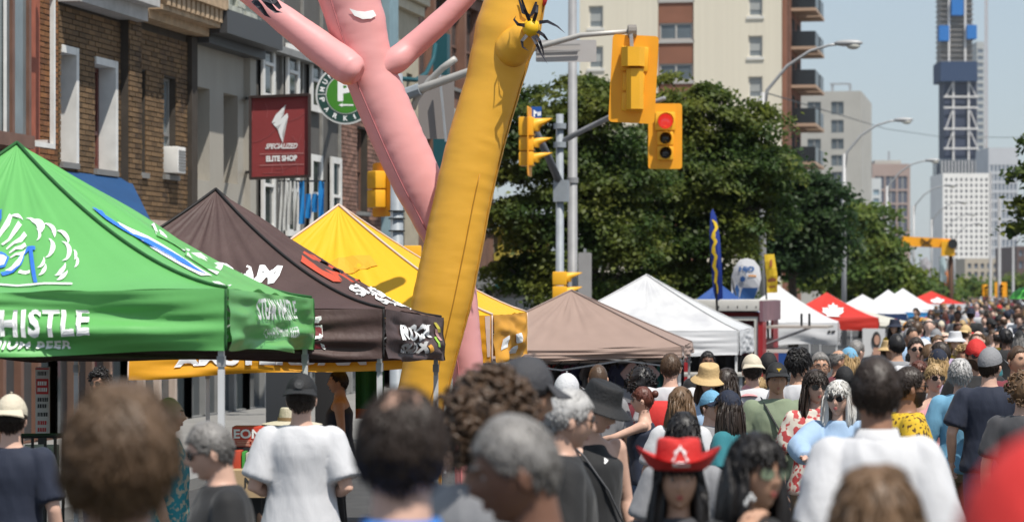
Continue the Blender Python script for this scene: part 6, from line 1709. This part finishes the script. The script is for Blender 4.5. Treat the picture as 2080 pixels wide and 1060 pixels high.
    # glasses
    if glasses:
        gl = mat('dark_lens_glass', (.008, .008, .009), .12, spec=.7) if glasses == 'dark' else (mat('green_lens_glass', (.16, .20, .13), .15, spec=.7) if glasses == 'green' else None)
        fr_ = MB(); ln_ = MB()
        for sd in (-1, 1):
            c0 = head_pt(sd * .40, .05, .010) + Vector((0, .006, 0)); yw = Matrix.Translation(c0) @ Matrix.Rotation(-sd * R(14), 4, 'Z')
            ol_ = [(.026*math.cos(a) * (1 if True else 1), .0205*math.sin(a) * (.9 + .1*abs(math.cos(a)))) for a in [2*PI*i/16 for i in range(16)]]
            fx = yw @ Matrix.Rotation(R(90), 4, 'X')
            if gl: ln_.prism(ol_, fx, .004)
            fr_.tube([fx @ Vector((a, b, .002)) for a, b in ol_ + [ol_[0]]], .0022, 5, False)
            fr_.tube([c0 + Vector((sd*.026, -.002, .006)), head_pt(sd * 1.0, .10, .008), head_pt(sd * 1.5, .06, .010)], .0025, 5)
        fr_.tube([head_pt(-.14, .06, .013), head_pt(0, .08, .012), head_pt(.14, .06, .013)], .0025, 5)
        fo = fin(fr_, hm).build('sunglasses' if gl else 'glasses', BLACK, t, True)
        if gl: fin(ln_, hm).build('lens', gl, fo, False)
    # shirt
    if shirt:
        sh = MB(); z1 = 1.478 if neck is None else neck
        tank = sleeve == 'tank'
        rr_ = torso_rings(loose * .9 + .003, hem, z1 if not tank else 1.33, fem, belly, w, flare=loose * .8)
        if tank:
            rr_ += [ring(0, -.004, 1.385, .118, .100), ring(0, -.008, 1.43, .098, .078)]
        sh.rings(rr_)
        if sleeve in ('short', 'long', 'puff'):
            for si in (0, 1):
                a, b, c_ = J[si]
                g_ = loose + (.012 if sleeve == 'puff' else 0)
                pts = [a + Vector((-.05 * (1 if si else -1), 0, .012)), a + Vector((0, 0, .004)), a.lerp(b, .5), a.lerp(b, .80 if sleeve == 'short' else 1.0)]; rad = [.055, .061 + g_*.5, .056 + g_, .056 + g_*1.15]
                if sleeve != 'short': pts += [b.lerp(c_, .5), b.lerp(c_, .92)]; rad[3] = .050 + g_; rad += [.044 + g_ * .9, .034 + g_ * .6]
                sh.tube(pts, rad, 14); sh.ball(a + Vector((0, -.002, .002)), .060 + g_ * .45, 14)
        if collar: pass
        so = fin(sh, lm if lean else None).build('dress' if low == 'dress' else 'shirt', fm(shirt), t, True); PENDING.append([so, max(vox, .011) * k, None, 'cloth'])
        if sleeve != 'tank' and not collar and mid:
            cl = MB().tube([lm @ (p + Vector((0, 0, -.004))) for p in ring(0, -.006, 1.470, .074 if not fem else .066, .068 if not fem else .062, 24)] + [lm @ Vector((.074 if not fem else .066, -.006, 1.466))], .0065, 6, False)
            fin(cl).build('neckband', fm(shirt), so, True)
        if collar:
            cr_ = MB().rings([ring(0, -.010, 1.445, .088, .080), ring(0, -.008, 1.475, .074, .070), ring(0, -.004, 1.512, .067, .066), ring(0, -.004, 1.514, .072, .071), ring(0, -.008, 1.478, .082, .079), ring(0, -.012, 1.452, .096, .090)], False)
            fin(cr_, lm if lean else None).build('collar', fm(shirt), so, True)
    # trousers or skirt
    if low == 'dress':
        sk = MB().rings([ring(0, 0, 1.06, .142, .112), ring(0, -.005, .92, .185, .145), ring(0, -.005, .7, .21, .18), ring(0, 0, .42, .245, .22)])
        n_ = len(sk.v)
        sk.v = [(v[0] * (1 + .05*math.sin(8*math.atan2(v[1], v[0])) * max(0, 1 - v[2])), v[1] * (1 + .05*math.sin(8*math.atan2(v[1], v[0])) * max(0, 1 - v[2])), v[2]) for v in sk.v]
        fin(sk).build('skirt', fm(shirt), t, True)
    else:
        tr = MB(); tr.rings(torso_rings(.010, .80, .97, fem, belly * .6, 1.0))
        short_ = low.startswith('shorts_')
        for a, b, c_ in LG:
            pts = [a + Vector((0, 0, .06)), a.lerp(b, .45), b] + ([] if short_ else [b.lerp(c_, .5), c_ + Vector((0, 0, .01))])
            tr.tube(pts, [.096, .090, .074 if not short_ else .088] + ([] if short_ else [.066, .060]), 14)
        to = fin(tr).build('trousers', fm(low.replace('shorts_', '')), t, True); PENDING.append([to, max(vox, .014) * k, None, 'cloth'])
    shoe = MB()
    for a, b, c_ in LG:
        shoe.tube([c_ + Vector((0, -.065, -.05)), c_ + Vector((0, -.01, -.045)), c_ + Vector((0, .07, -.052)), c_ + Vector((0, .165, -.062))], [.034, .045, .044, .026], 10, sq=.75)
    fin(shoe).build('shoes', mat('shoe_dark', (.05, .05, .055), .6), t, True)
    pr = Person(); pr.t = t; pr.k = k; pr.M = M4; pr.base = base; pr.hm = hm; pr.fin = fin; pr.J = J; pr.body = body; pr.lm = lm
    if extra: extra(pr)
    return pr
def grow_all():
    "every lofted figure becomes one continuous surface"
    for o, vx, parts, kind in PENDING:
        mo = o.modifiers.new('grow', 'REMESH'); mo.mode = 'VOXEL'; mo.voxel_size = vx; mo.use_smooth_shade = True
        sm = o.modifiers.new('smooth', 'SMOOTH'); sm.factor = .5; sm.iterations = 4 if kind is None else 9
    dg = bpy.context.evaluated_depsgraph_get(); dg.update()
    for o, vx, parts, kind in PENDING:
        ev = o.evaluated_get(dg); me = bpy.data.meshes.new_from_object(ev); am = 1.9 if any(c.name.startswith('collar') for c in o.children) else 1.0
        me.name = o.data.name; mt = o.data.materials[0]
        n = len(me.vertices); co = np.empty(n * 3, np.float32); me.vertices.foreach_get('co', co); co = co.reshape(-1, 3)
        if kind == 'cloth':
            no = np.empty(n * 3, np.float32); me.vertices.foreach_get('normal', no); no = no.reshape(-1, 3)
            sx = hash(o.name) % 50
            h = np.array([(noise.noise(Vector((c[0]*8 + sx, c[1]*8, c[2]*2.2 + c[0]*3))) + .6) * .008 + (noise.noise(Vector((c[0]*22 + c[2]*9, c[1]*20 + sx, c[2]*5 - c[0]*5))) + .6) * .0038 for c in co.tolist()], np.float32)
            co = co + no * h[:, None] * am; me.vertices.foreach_set('co', co.ravel().astype(np.float32))
        o.modifiers.clear()
        if parts:
            org = origin_of(o)
            b = bmesh.new(); b.from_mesh(me)
            for mb in parts:
                vs = [b.verts.new(Vector(v) - org) for v in mb.v]
                for f in mb.f:
                    try: b.faces.new([vs[i] for i in f]).smooth = True
                    except ValueError: pass
            b.to_mesh(me); b.free()
        old = o.data; o.data = me; bpy.data.meshes.remove(old)
        me.polygons.foreach_set('use_smooth', [True] * len(me.polygons))
        if len(me.materials) == 0: me.materials.append(mt)
    PENDING.clear()
def on_front(pr, pts2, m, name, obj_name='shirt', th=.012, zoff=0, back=False):
    "flat print on a garment; pts2 in figure coordinates (x, z)"
    o = next((c for c in pr.t.children if c.name.split('.')[0] == obj_name), None)
    if o is None: return
    bv = BVHTree.FromPolygons([v.co for v in o.data.vertices], [p.vertices for p in o.data.polygons])
    vs, fs = poly2d(pts2, 2); out = []
    inv = pr.M.inverted(); dirw = (pr.M.to_3x3() @ Vector((0, -1 if not back else 1, 0))).normalized()
    for x, z in vs:
        w0 = pr.M @ Vector((x, .6 if not back else -.6, z)); h = bv.ray_cast(w0, dirw)
        p = h[0] if h[0] else w0 + dirw * .45
        out.append(p - dirw * th + pr.base)
    return MB().add(out, fs).build(name, m, o)
H = make_person
N_ = .0115     # skin resolution of the near figures
# ---- figures close to the camera, out of focus
H('person with thick wavy brown hair, big blurred head below the green canopy', 240, 786, 1240, 5, 'fair', 'midbrown', 'wavy', 'olive', vox=N_)
def thin_top(p):
    p.fin(tufts(MB(), 1000, .034, 'short', .003, 5, .08, w=.0022), p.hm).build('thin_hair', hair_m('dark'), p.t, True)
H('balding dark haired person in a bright blue shirt, seen from behind', 815, 778, 1090, 3, 'fair', 'dark', 'ring', 'blue', collar=True, vox=N_, extra=thin_top)
H('person with a dense curly brown mop behind the balding person', 985, 766, 720, 40, 'olive', 'brown', 'afro', 'grey', vox=N_)
H('person in a charcoal cap leaning above the grey haired older person', 1072, 720, 560, 75, 'tan', 'black', 'short', 'black', hat='cap', hatc='charcoal', nod=14, vox=N_)
H('older grey haired person looking down to the left, largest of the grey heads', 1035, 832, 930, -100, 'brown', 'grey', 'short', 'khaki', nod=14, vox=N_)
H('person in dark sunglasses with pale hair swept back, profile to the right', 1160, 785, 520, 82, 'fair', 'silver', 'short', 'black', glasses='dark', nod=10, vox=N_)
H('person with short dark hair in a white collared shirt, broad back to the camera', 1780, 722, 575, 3, 'olive', 'dark', 'short', 'white', sleeve='long', collar=True, loose=.020, w=.82, arms=('back', 'back'), vox=N_)
H('person with straight light brown hair at the picture bottom in front of the white shirt', 1782, 950, 1100, 0, 'fair', 'lightbrown', 'long', 'cream', vox=N_, hl=.30)
H('person in a vivid red cap, a huge blurred red dome at the picture corner', 2152, 893, 2350, 0, 'fair', 'brown', 'short', 'red', hat='cap', hatc='red', vox=.012)
def leaf_badge(p):
    o = bpy.data.objects[p.t['_hat']]
    bv = BVHTree.FromPolygons([v.co for v in o.data.vertices], [q.vertices for q in o.data.polygons])
    mb = MB(); c0 = p.M @ (p.hm @ Vector((.0, .2, HC + .10))); dr = (p.M.to_3x3() @ p.hm.to_3x3() @ Vector((0, -1, 0))).normalized()
    r_ = (p.M.to_3x3() @ Vector((1, 0, 0))).normalized() * -1
    for pl in ([(-.030, -.012), (-.014, .002), (-.022, .016), (-.006, .030), (0, .042), (.006, .030), (.022, .016), (.014, .002), (.030, -.012), (.020, -.014), (.018, -.004), (.010, .014), (0, .026), (-.010, .014), (-.018, -.004), (-.020, -.014)], [(-.030, -.030), (.030, -.030), (.026, -.016), (-.026, -.016)]):
        vs, fs = poly2d(pl, 2); out = []
        for a, b in vs:
            h = bv.ray_cast(c0 + r_ * a + Vector((0, 0, b)), dr); out.append((h[0] if h[0] else c0 + dr * .1) - dr * .004 + p.base)
        mb.add(out, fs)
    mb.build('badge', WHITE_PRINT, o)
H('person in a red western hat with a white emblem, long dark hair, facing the camera', 1378, 884, 600, 180, 'tan', 'black', 'long', 'charcoal', hat='cowboy', hatc='red', fem=True, vox=N_, extra=leaf_badge, hl=.36)
def nails(p):
    w = p.J[1][2]
    mb = MB()
    for i in range(4): mb.ball(w + Vector((-.045 + .012*i, .028, .158 - .012*abs(i - 1))), (.006, .004, .010), 8)
    p.fin(mb).build('nails', mat('white_nail', (.7, .7, .7), .3), p.body, True)
H('person with dark parted hair and greenish glasses raising a white nailed hand', 1530, 881, 690, 142, 'tan', 'black', 'long', 'black', glasses='green', arms=('down', 'face'), fem=True, vox=N_, extra=nails, hl=.30)
# ---- figures in the zone of focus
H('person in a cream cap worn backwards and a navy polo shirt at the picture edge', 22, 802, 400, 6, 'fair', 'dark', 'short', 'navy', hat='backcap', hatc='cream', vox=N_)
H('grey haired person in a black shirt and dark sunglasses looking down to the left', 420, 850, 545, -104, 'fair', 'grey', 'short', 'black', glasses='dark', nod=14, vox=N_, tuft=1.5)
def cap_badge(p):
    o = bpy.data.objects[p.t['_hat']]; mb = MB()
    c0 = p.M @ (p.hm @ Vector((0, -.088, HC + .088))) + p.base; m5 = frame((p.M.to_3x3() @ Vector((1, 0, 0))).normalized(), (Vector((0, 0, 1)) + FW * .35).normalized(), -FW, c0 - FW * .022)
    mb.lathe([(.026, 0), (.026, .003)], m5, 24); mb.build('badge', mat('grey_badge', (.035, .035, .036), .5), o)
    text_flat('W', m5 @ Matrix.Translation((-.012, -.010, .005)), .024, .02, mat('dark_stitch', (.10, .10, .10), .6), o, .02)
H('person in a loose white t-shirt and black cap worn backwards, back to the camera', 612, 760, 372, 2, 'fair', 'dark', 'short', 'white', low='black', hat='backcap', hatc='black', arms=('bent', 'bent'), vox=N_, loose=.034, extra=cap_badge, hem=.80, w=.97)
H('bald person in a teal patterned shirt facing right behind the brown haired head', 340, 803, 340, 92, 'tan', 'dark', None, 'teal_print', vox=.013)
H('bearded person in sunglasses with black curls standing at the dark shop door', 205, 746, 235, -155, 'olive', 'black', 'curly', 'black', glasses='dark', beard='black', vox=.016)
H('person in a floppy straw hat half hidden behind the white t-shirt', 592, 828, 330, 150, 'tan', 'brown', 'bob', 'cream', hat='floppy', hatc='cream', fem=True, vox=.016)
H('person in a sleeveless black top walking left under the yellow banner', 690, 750, 222, -88, 'tan', 'dark', 'short', 'navy', sleeve='tank', low='black', arms=('bent', 'bent'), vox=.014, turn=-6)
def swoosh(p):
    on_front(p, [(-.010, 1.385), (-.050, 1.355), (-.020, 1.338), (.085, 1.405), (-.002, 1.366)], WHITE_PRINT, 'swoosh')
    m_ = MB().tube([p.lm @ Vector(v) for v in ((.12, -.02, 1.46), (.10, .12, 1.38), (-.02, .168, 1.2), (-.17, .11, .98))], .012, 6, True, .4); p.fin(m_).build('bag_strap', mat('grey_strap', (.12, .12, .125), .7), p.t, True)
H('person in a black bucket hat and black sleeveless top with a white tick mark', 1226, 770, 400, 150, 'fair', 'dark', 'short', 'black', sleeve='tank', hat='bucket', hatc='black', nod=22, vox=N_, extra=swoosh, turn=-30)
H('person in a navy sleeveless top with tied auburn hair reaching left at the clothing stall', 1308, 778, 252, -82, 'fair', 'auburn', 'bun', 'navy', sleeve='tank', glasses='dark', arms=('reach', 'down'), fem=True, vox=.014)
H('person with cropped brown hair, seen from behind under the taupe canopy edge', 1215, 738, 250, 4, 'tan', 'brown', 'buzz', 'grey', vox=.016)
pr = H('person in a white t-shirt wearing a red backpack at the taupe canopy corner', 1362, 716, 245, 14, 'fair', 'brown', 'short', 'white', vox=.014)
t = thing('backpack', 'red backpack with a white mark on the white shirted person', 'backpack', pr.base)
m5 = pr.M.copy(); m5.translation = pr.base
bp_ = MB().rings([[Vector((.13*c*math.cos(2*PI*k/16)*1.0 - .05, -.20 - .075*c*abs(1) + .07*c*math.sin(2*PI*k/16), z)) for k in range(16)] for z, c in ((1.0, .6), (1.03, .95), (1.2, 1.1), (1.33, 1.0), (1.38, .55))])
bp_.v = [tuple(m5 @ Vector(v)) for v in bp_.v]; bp_.build('bag', fm('red'), t, True)
rg_ = MB()
rg_.lathe([(.035, -.296), (.035, -.293)], Matrix.Identity(4), 18); rg_.v = [tuple(m5 @ Vector((v[0] - .05, v[2], v[1] + 1.2))) for v in rg_.v]; rg_.build('mark', WHITE_PRINT, t)
H('person in a straw bucket hat looking down beside the white canopy', 1440, 738, 250, 178, 'fair', 'brown', 'long', 'denim', hat='bucket', hatc='straw', fem=True, nod=14, vox=.015)
H('person with long wavy brown hair and white top, seen from behind', 1382, 786, 300, 15, 'fair', 'lightbrown', 'long', 'white', fem=True, vox=.014, hl=.40)
H('person in a light blue cap between the straw bucket hat and the navy cap', 1443, 793, 280, 140, 'fair', 'brown', 'short', 'grey', hat='cap', hatc='sky', vox=.016)
H('person in a navy cap and teal shirt with long dark hair, facing left', 1482, 793, 300, -60, 'tan', 'dark', 'long', 'teal', hat='cap', hatc='navy', fem=True, arms=('bent', 'bent'), vox=.014)
H('child in a pink and white cap facing the camera behind the sage shirt', 1520, 781, 240, 180, 'fair', 'brown', 'short', 'sky', hat='cap', hatc='pink', vox=.016)
H('person with smooth long black hair above the red western hat, seen from behind', 1388, 838, 420, 2, 'tan', 'black', 'long', 'grey', fem=True, vox=.013)
def camera_man(p):
    m5 = p.M.copy(); m5.translation = p.base
    c = thing('camera', 'black camera held by the person in the sage green shirt', 'camera', m5 @ Vector((0, .26, 1.10)))
    bevel(MB().box((-.065, .23, 1.065), (.065, .285, 1.145), m5).build('body', BLACK, c), .008)
    MB().lathe([(.033, .285), (.036, .29), (.036, .34), (.03, .35), (.002, .345)], m5 @ Matrix.Translation((0, 0, 1.10)) @ Matrix.Rotation(R(-90), 4, 'X'), 18).build('lens', mat('camera_grey', (.05, .05, .055), .4), c, True)
    MB().box((-.022, .235, 1.145), (.022, .28, 1.17), m5).build('viewfinder', BLACK, c)
    s_ = MB().tube([Vector(v) for v in ((.11, -.05, 1.49), (.10, .10, 1.43), (.02, .182, 1.27), (-.10, .19, 1.08), (-.20, .06, .98))], .016, 6, True, .35); p.fin(s_).build('strap', BLACK, p.t, True)
    o = bpy.data.objects[p.t['_hat']]; mb = MB()
    c0 = p.M @ (p.hm @ Vector((0, .122, HC + .085))) + p.base
    mb.prism([(-.020, .010), (.020, .010), (.006, -.004), (0, -.018), (-.006, -.004)], frame(-p.M.to_3x3().col[0].normalized(), Vector((0, 0, 1)), p.M.to_3x3().col[1].normalized(), c0), .004).build('badge', mat('yellow_badge', (.7, .45, .02), .5), o)
H('person in a sage green t-shirt and black cap with a yellow mark, holding a camera', 1577, 736, 262, 176, 'tan', 'black', 'short', 'sage', hat='cap', hatc='black', arms=('bent', 'bent'), belly=.02, w=1.06, vox=.0125, extra=camera_man, loose=.025)
H('person with tousled black hair and white t-shirt turned away to the right', 1620, 709, 245, 35, 'tan', 'black', 'mop', 'white', vox=.015)
H('person with short greying hair and clear glasses in a white shirt facing the camera', 1665, 714, 240, 178, 'tan', 'grey', 'short', 'white', glasses='clear', vox=.015)
H('person with long dark hair in a red flowered blouse and sunglasses', 1655, 751, 285, 166, 'fair', 'dark', 'long', 'floral', glasses='dark', fem=True, low='khaki', vox=.0125, hl=.36)
H('person with long white hair in a pale blue puff sleeved shirt and sunglasses', 1704, 773, 305, -158, 'fair', 'white', 'long', 'denim', sleeve='puff', glasses='dark', fem=True, arms=('down', 'reach'), vox=.0125, hl=.26)
H('dark haired person in sunglasses and yellow patterned shirt, profile to the right', 1843, 743, 340, 84, 'olive', 'dark', 'short', 'yellow_print', glasses='dark', beard='dark', vox=.0125, loose=.03)
pr = H('person with fair tied hair in a long pink dress and sunglasses walking towards the camera', 1897, 731, 245, 166, 'fair', 'blonde', 'bun', 'pink', sleeve='tank', low='dress', glasses='dark', fem=True, vox=.0125, walk=.4)
H('person with silver waves in a sky blue shirt beside the pink dress, back turned', 1950, 729, 255, 12, 'fair', 'silver', 'wavy', 'sky', sleeve='long', fem=True, low='khaki', vox=.014)
H('bearded person in a red cap worn backwards, sunglasses and black t-shirt', 1982, 689, 235, 176, 'tan', 'brown', 'short', 'black', hat='backcap', hatc='red', glasses='dark', beard='brown', arms=('loose', 'loose'), vox=.0125)
H('person in a grey cap and navy t-shirt walking away at the right of the crowd', 2010, 706, 262, 8, 'fair', 'dark', 'short', 'navy', hat='cap', hatc='grey', turn=28, arms=('loose', 'loose'), vox=.012, walk=.5, loose=.025)
H('person with long red hair and sunglasses facing the camera in front of the crowd', 1866, 733, 220, 178, 'fair', 'auburn', 'long', 'grey', glasses='dark', fem=True, vox=.016)
H('person with short brown hair in a white t-shirt looking left past the crowd', 1912, 693, 205, -68, 'fair', 'dark', 'short', 'white', vox=.016)
H('person in sunglasses and white t-shirt facing the camera below the balloons', 1860, 684, 195, 178, 'fair', 'dark', 'short', 'white', glasses='dark', vox=.016)
H('black haired person in a grey t-shirt, back to the camera, below the cream canopy', 1822, 677, 190, -8, 'tan', 'black', 'short', 'grey', vox=.016)
H('balding person with tanned skin and maroon shirt, profile to the right', 1702, 709, 200, 92, 'tan', 'grey', 'ring', 'maroon', vox=.017)
H('person in a black cap and dark shirt before the white canopies', 1716, 744, 230, -6, 'fair', 'black', 'short', 'charcoal', hat='cap', hatc='black', vox=.016)
H('person in a tan cap and white shirt, seen from behind at the stall table', 1528, 720, 240, -5, 'fair', 'dark', 'short', 'white', hat='backcap', hatc='cream', vox=.016)
H('person with fair hair tied in a knot behind the sage shirt', 1536, 757, 232, 60, 'fair', 'blonde', 'bun', 'black', fem=True, vox=.015)
H('person in a plain black cap behind the tan cap, seen from behind', 1561, 716, 215, 4, 'tan', 'black', 'short', 'black', hat='cap', hatc='black', vox=.017)
H('person in a blue cap with long fair hair turned away to the left', 1726, 706, 200, -35, 'fair', 'blonde', 'long', 'grey', hat='cap', hatc='sky', fem=True, vox=.017)
H('grey haired person in a bright white t-shirt by the food trailer, turned right', 1738, 690, 185, 55, 'fair', 'grey', 'short', 'white', vox=.018)
H('person with a round black curly head of hair under the pale pink shirt', 1303, 748, 240, 3, 'dark', 'black', 'afro', 'maroon', vox=.017)
H('person in a white cap just behind the charcoal cap', 1150, 759, 300, 25, 'fair', 'grey', 'short', 'charcoal', hat='cap', hatc='white', vox=.017)
H('person with loose brown curls at the picture edge beside the navy t-shirt', 2078, 752, 300, 10, 'fair', 'lightbrown', 'curly', 'charcoal', vox=.016)
H('brown haired person behind the grey cap at the edge of the picture', 2066, 700, 240, 160, 'tan', 'brown', 'crop', 'maroon', vox=.017)
H('person with short black hair and a black shirt behind the white stall table', 1437, 712, 200, 178, 'brown', 'black', 'short', 'black', vox=.018)
H('person with a dark ponytail in front of the white stall table', 1475, 748, 250, 30, 'tan', 'dark', 'long', 'charcoal', fem=True, vox=.017)

# ---- the crowd further back: twelve figures, copied one by one
protos = []
PS = [('short', False, None, 'down', 0), ('crop', False, 'cap', 'bent', 0), ('long', True, None, 'down', 0), ('bun', True, None, 'bent', 0), ('curly', False, None, 'loose', .6), ('long', True, 'bucket', 'down', .5), ('short', False, 'backcap', 'down', .5), ('bob', True, None, 'loose', .5), ('ring', False, None, 'down', .3), ('long', True, 'cap', 'bent', .3), ('short', False, None, 'hip', .4), ('mop', False, None, 'down', .4)]
for i, (st_, fe, ht, ar, wk) in enumerate(PS):
    fa = math.degrees(TH)
    protos.append(H('x', 1500, 650, 100, fa, 'fair', 'dark', st_, 'grey', hat=ht, hatc='black', arms=(ar, ar), fem=fe, vox=.026, walk=wk, k=1.0, sleeve='tank' if i in (3, 7) else 'short', low='shorts_khaki' if i in (1, 6, 10) else 'jean'))
grow_all()
for o in bpy.data.objects:
    if '_hat' in o: del o['_hat']
placed = []
rr = random.Random(21)
SH = ['black', 'black', 'black', 'charcoal', 'navy', 'white', 'white', 'white', 'grey', 'grey', 'black', 'teal', 'maroon', 'red', 'denim', 'sage', 'lilac', 'olive', 'cream', 'charcoal', 'navy', 'yellow', 'khaki', 'black']
HR = ['dark', 'dark', 'brown', 'brown', 'black', 'lightbrown', 'lightbrown', 'blonde', 'blonde', 'grey', 'auburn']
HT = ['black', 'black', 'white', 'navy', 'cream', 'charcoal', 'straw', 'grey', 'maroon']
def landmark(px, d):
    if d > 150: return 'under the far amber signals' if px < 2045 else 'near the green parasol'
    if d > 95: return 'below the distant leaf canopy' if px < 1960 else 'deep in the crowd'
    if d > 60: return 'by the balloons' if px < 1930 else 'beyond the red cap'
    if px < 1560: return 'before the white canopy stall'
    if px < 1800: return 'before the food trailer'
    return 'beyond the pink dress'
seen = {}
def put_person(px, d, z_want=None):
    p = P(px, 590, d); g = gz(p.y)
    for (a, b) in placed:
        if (a - p.x) ** 2 + (b - p.y) ** 2 < .30: return False
    placed.append((p.x, p.y))
    pr = rr.choice(protos); i = protos.index(pr); st_, fe, ht, ar, wk = PS[i]
    away = rr.random() < .48
    face = (rr.gauss(0, 28) if away else 180 + rr.gauss(0, 28))
    k = rr.gauss(.985 if not fe else .93, .045)
    if z_want: k = z_want
    sk = rr.choice(['fair', 'fair', 'fair', 'tan', 'pale', 'pale', 'olive', 'brown']); hr = rr.choice(HR); s_ = rr.choice(SH); lw = rr.choice(['jean', 'black', 'khaki', 'navy', 'grey', 'cream']); hc = rr.choice(HT)
    if sk in ('brown', 'dark'): hr = 'black'
    nt = pr.t.copy(); COL.objects.link(nt)
    nt.location = (p.x, p.y, g); nt.rotation_euler = (0, 0, TH - R(face)); nt.scale = (k, k, k)
    def cp(o, par):
        n = o.copy(); COL.objects.link(n); n.parent = par
        b = o.name.split('.')[0]
        m = {'body': lambda: skin_m(sk), 'shirt': lambda: fm(s_), 'trousers': lambda: fm(lw), 'hair': lambda: hair_m(hr), 'cap': lambda: hatm(hc), 'hat': lambda: hatm(hc), 'visor': lambda: hatm(hc), 'button': lambda: hatm(hc)}.get(b)
        if m and n.material_slots:
            n.material_slots[0].link = 'OBJECT'; n.material_slots[0].material = m()
        for c in o.children: cp(c, n)
    def hatm(h): return mat('hat_' + h, FAB.get(h, FAB['cream']) if h != 'straw' else (.52, .36, .17), .75, bump=.3, bs=60)
    for c in pr.t.children: cp(c, nt)
    hs = {'bucket': 'bucket hat', 'cap': 'cap', 'backcap': 'backward cap'}.get(ht)
    lb = 'person in a %s top %s, %s, %s' % (s_, ('and %s %s' % (hc, hs)) if hs else 'with %s %s hair' % ({'lightbrown': 'light-brown'}.get(hr, hr), {'long': 'long', 'bob': 'chin-length', 'bun': 'tied', 'curly': 'curly', 'ring': 'receding', 'mop': 'tousled'}.get(st_, 'short')), 'back turned' if away else 'facing us', landmark(px, d))
    if lb in seen:
        for ad in ('tall', 'short', 'slim', 'stocky'):
            pass
        lb = lb.replace('person in', 'shorter one in' if k < seen[lb] else 'taller one in', 1)
    seen[lb] = k
    nt['label'] = lb; nt['group'] = 'people in the packed crowd down the street'
    return True
n_c = 0
tries = 0
while n_c < 62 and tries < 4000:
    tries += 1
    d = rr.uniform(26, 62); px = rr.uniform(1800 + (d - 26) * .5, 2105)
    p = P(px, 590, d)
    if p.x < -4.2 or (d < 29 and px < 1990 and rr.random() < .6): continue
    n_c += put_person(px, d)
tries = 0; n2 = 0
while n2 < 165 and tries < 6000:
    tries += 1
    d = 62 * (250 / 62) ** (rr.random() ** .9); px = rr.uniform(1842 + (d - 62) * .55 if d < 150 else 1890, 2098); p = P(px, 590, d)
    if p.x < -4.0 or p.x > 9: continue
    n2 += put_person(px, d)
for pr in protos:
    def kill(o):
        for c in list(o.children): kill(c)
        bpy.data.objects.remove(o)
    kill(pr.t)
# everyone beyond that: one mass of small figures
mb = MB(); mbs = [MB() for _ in range(5)]
for i in range(420):
    d = rr.uniform(160, 420); px = rr.uniform(1880, 2100); p = P(px, 590, d)
    if p.x < -4.5 or p.x > 10: continue
    k = rr.choice(mbs); z = gz(p.y); h = rr.uniform(1.55, 1.85)
    k.rings([[Vector((p.x + a*math.cos(2*PI*j/8), p.y + b*math.sin(2*PI*j/8), z + zz)) for j in range(8)] for a, b, zz in ((.15, .12, 0), (.17, .13, .8), (.21, .13, h - .38), (.12, .09, h - .28))])
    k.ball((p.x, p.y, z + h - .12), (.085, .10, .125), 8)
t = thing('distant_crowd', 'packed mass of people filling the far end of the street', 'crowd', P(2040, 640, 260)); t['kind'] = 'stuff'
for k, c_ in zip(mbs, ('charcoal', 'white', 'maroon', 'khaki', 'black')):
    if k.v: k.build('figures', fm(c_), t, True)['kind'] = 'stuff'
# ------------------------------------------------------------------ summer haze in the air
hzb = MB().box((-2550, -40, -2.0), (2550, 3000, 190))
hm_ = bpy.data.materials.new('haze'); hm_.use_nodes = True
nt_ = hm_.node_tree; nt_.nodes.clear()
vo = nt_.nodes.new('ShaderNodeVolumePrincipled'); ou = nt_.nodes.new('ShaderNodeOutputMaterial')
vo.inputs['Color'].default_value = (.80, .87, .95, 1); vo.inputs['Density'].default_value = 0.00007; vo.inputs['Anisotropy'].default_value = .3
nt_.links.new(vo.outputs[0], ou.inputs['Volume'])
tag(hzb.build('haze', hm_), kind='stuff')
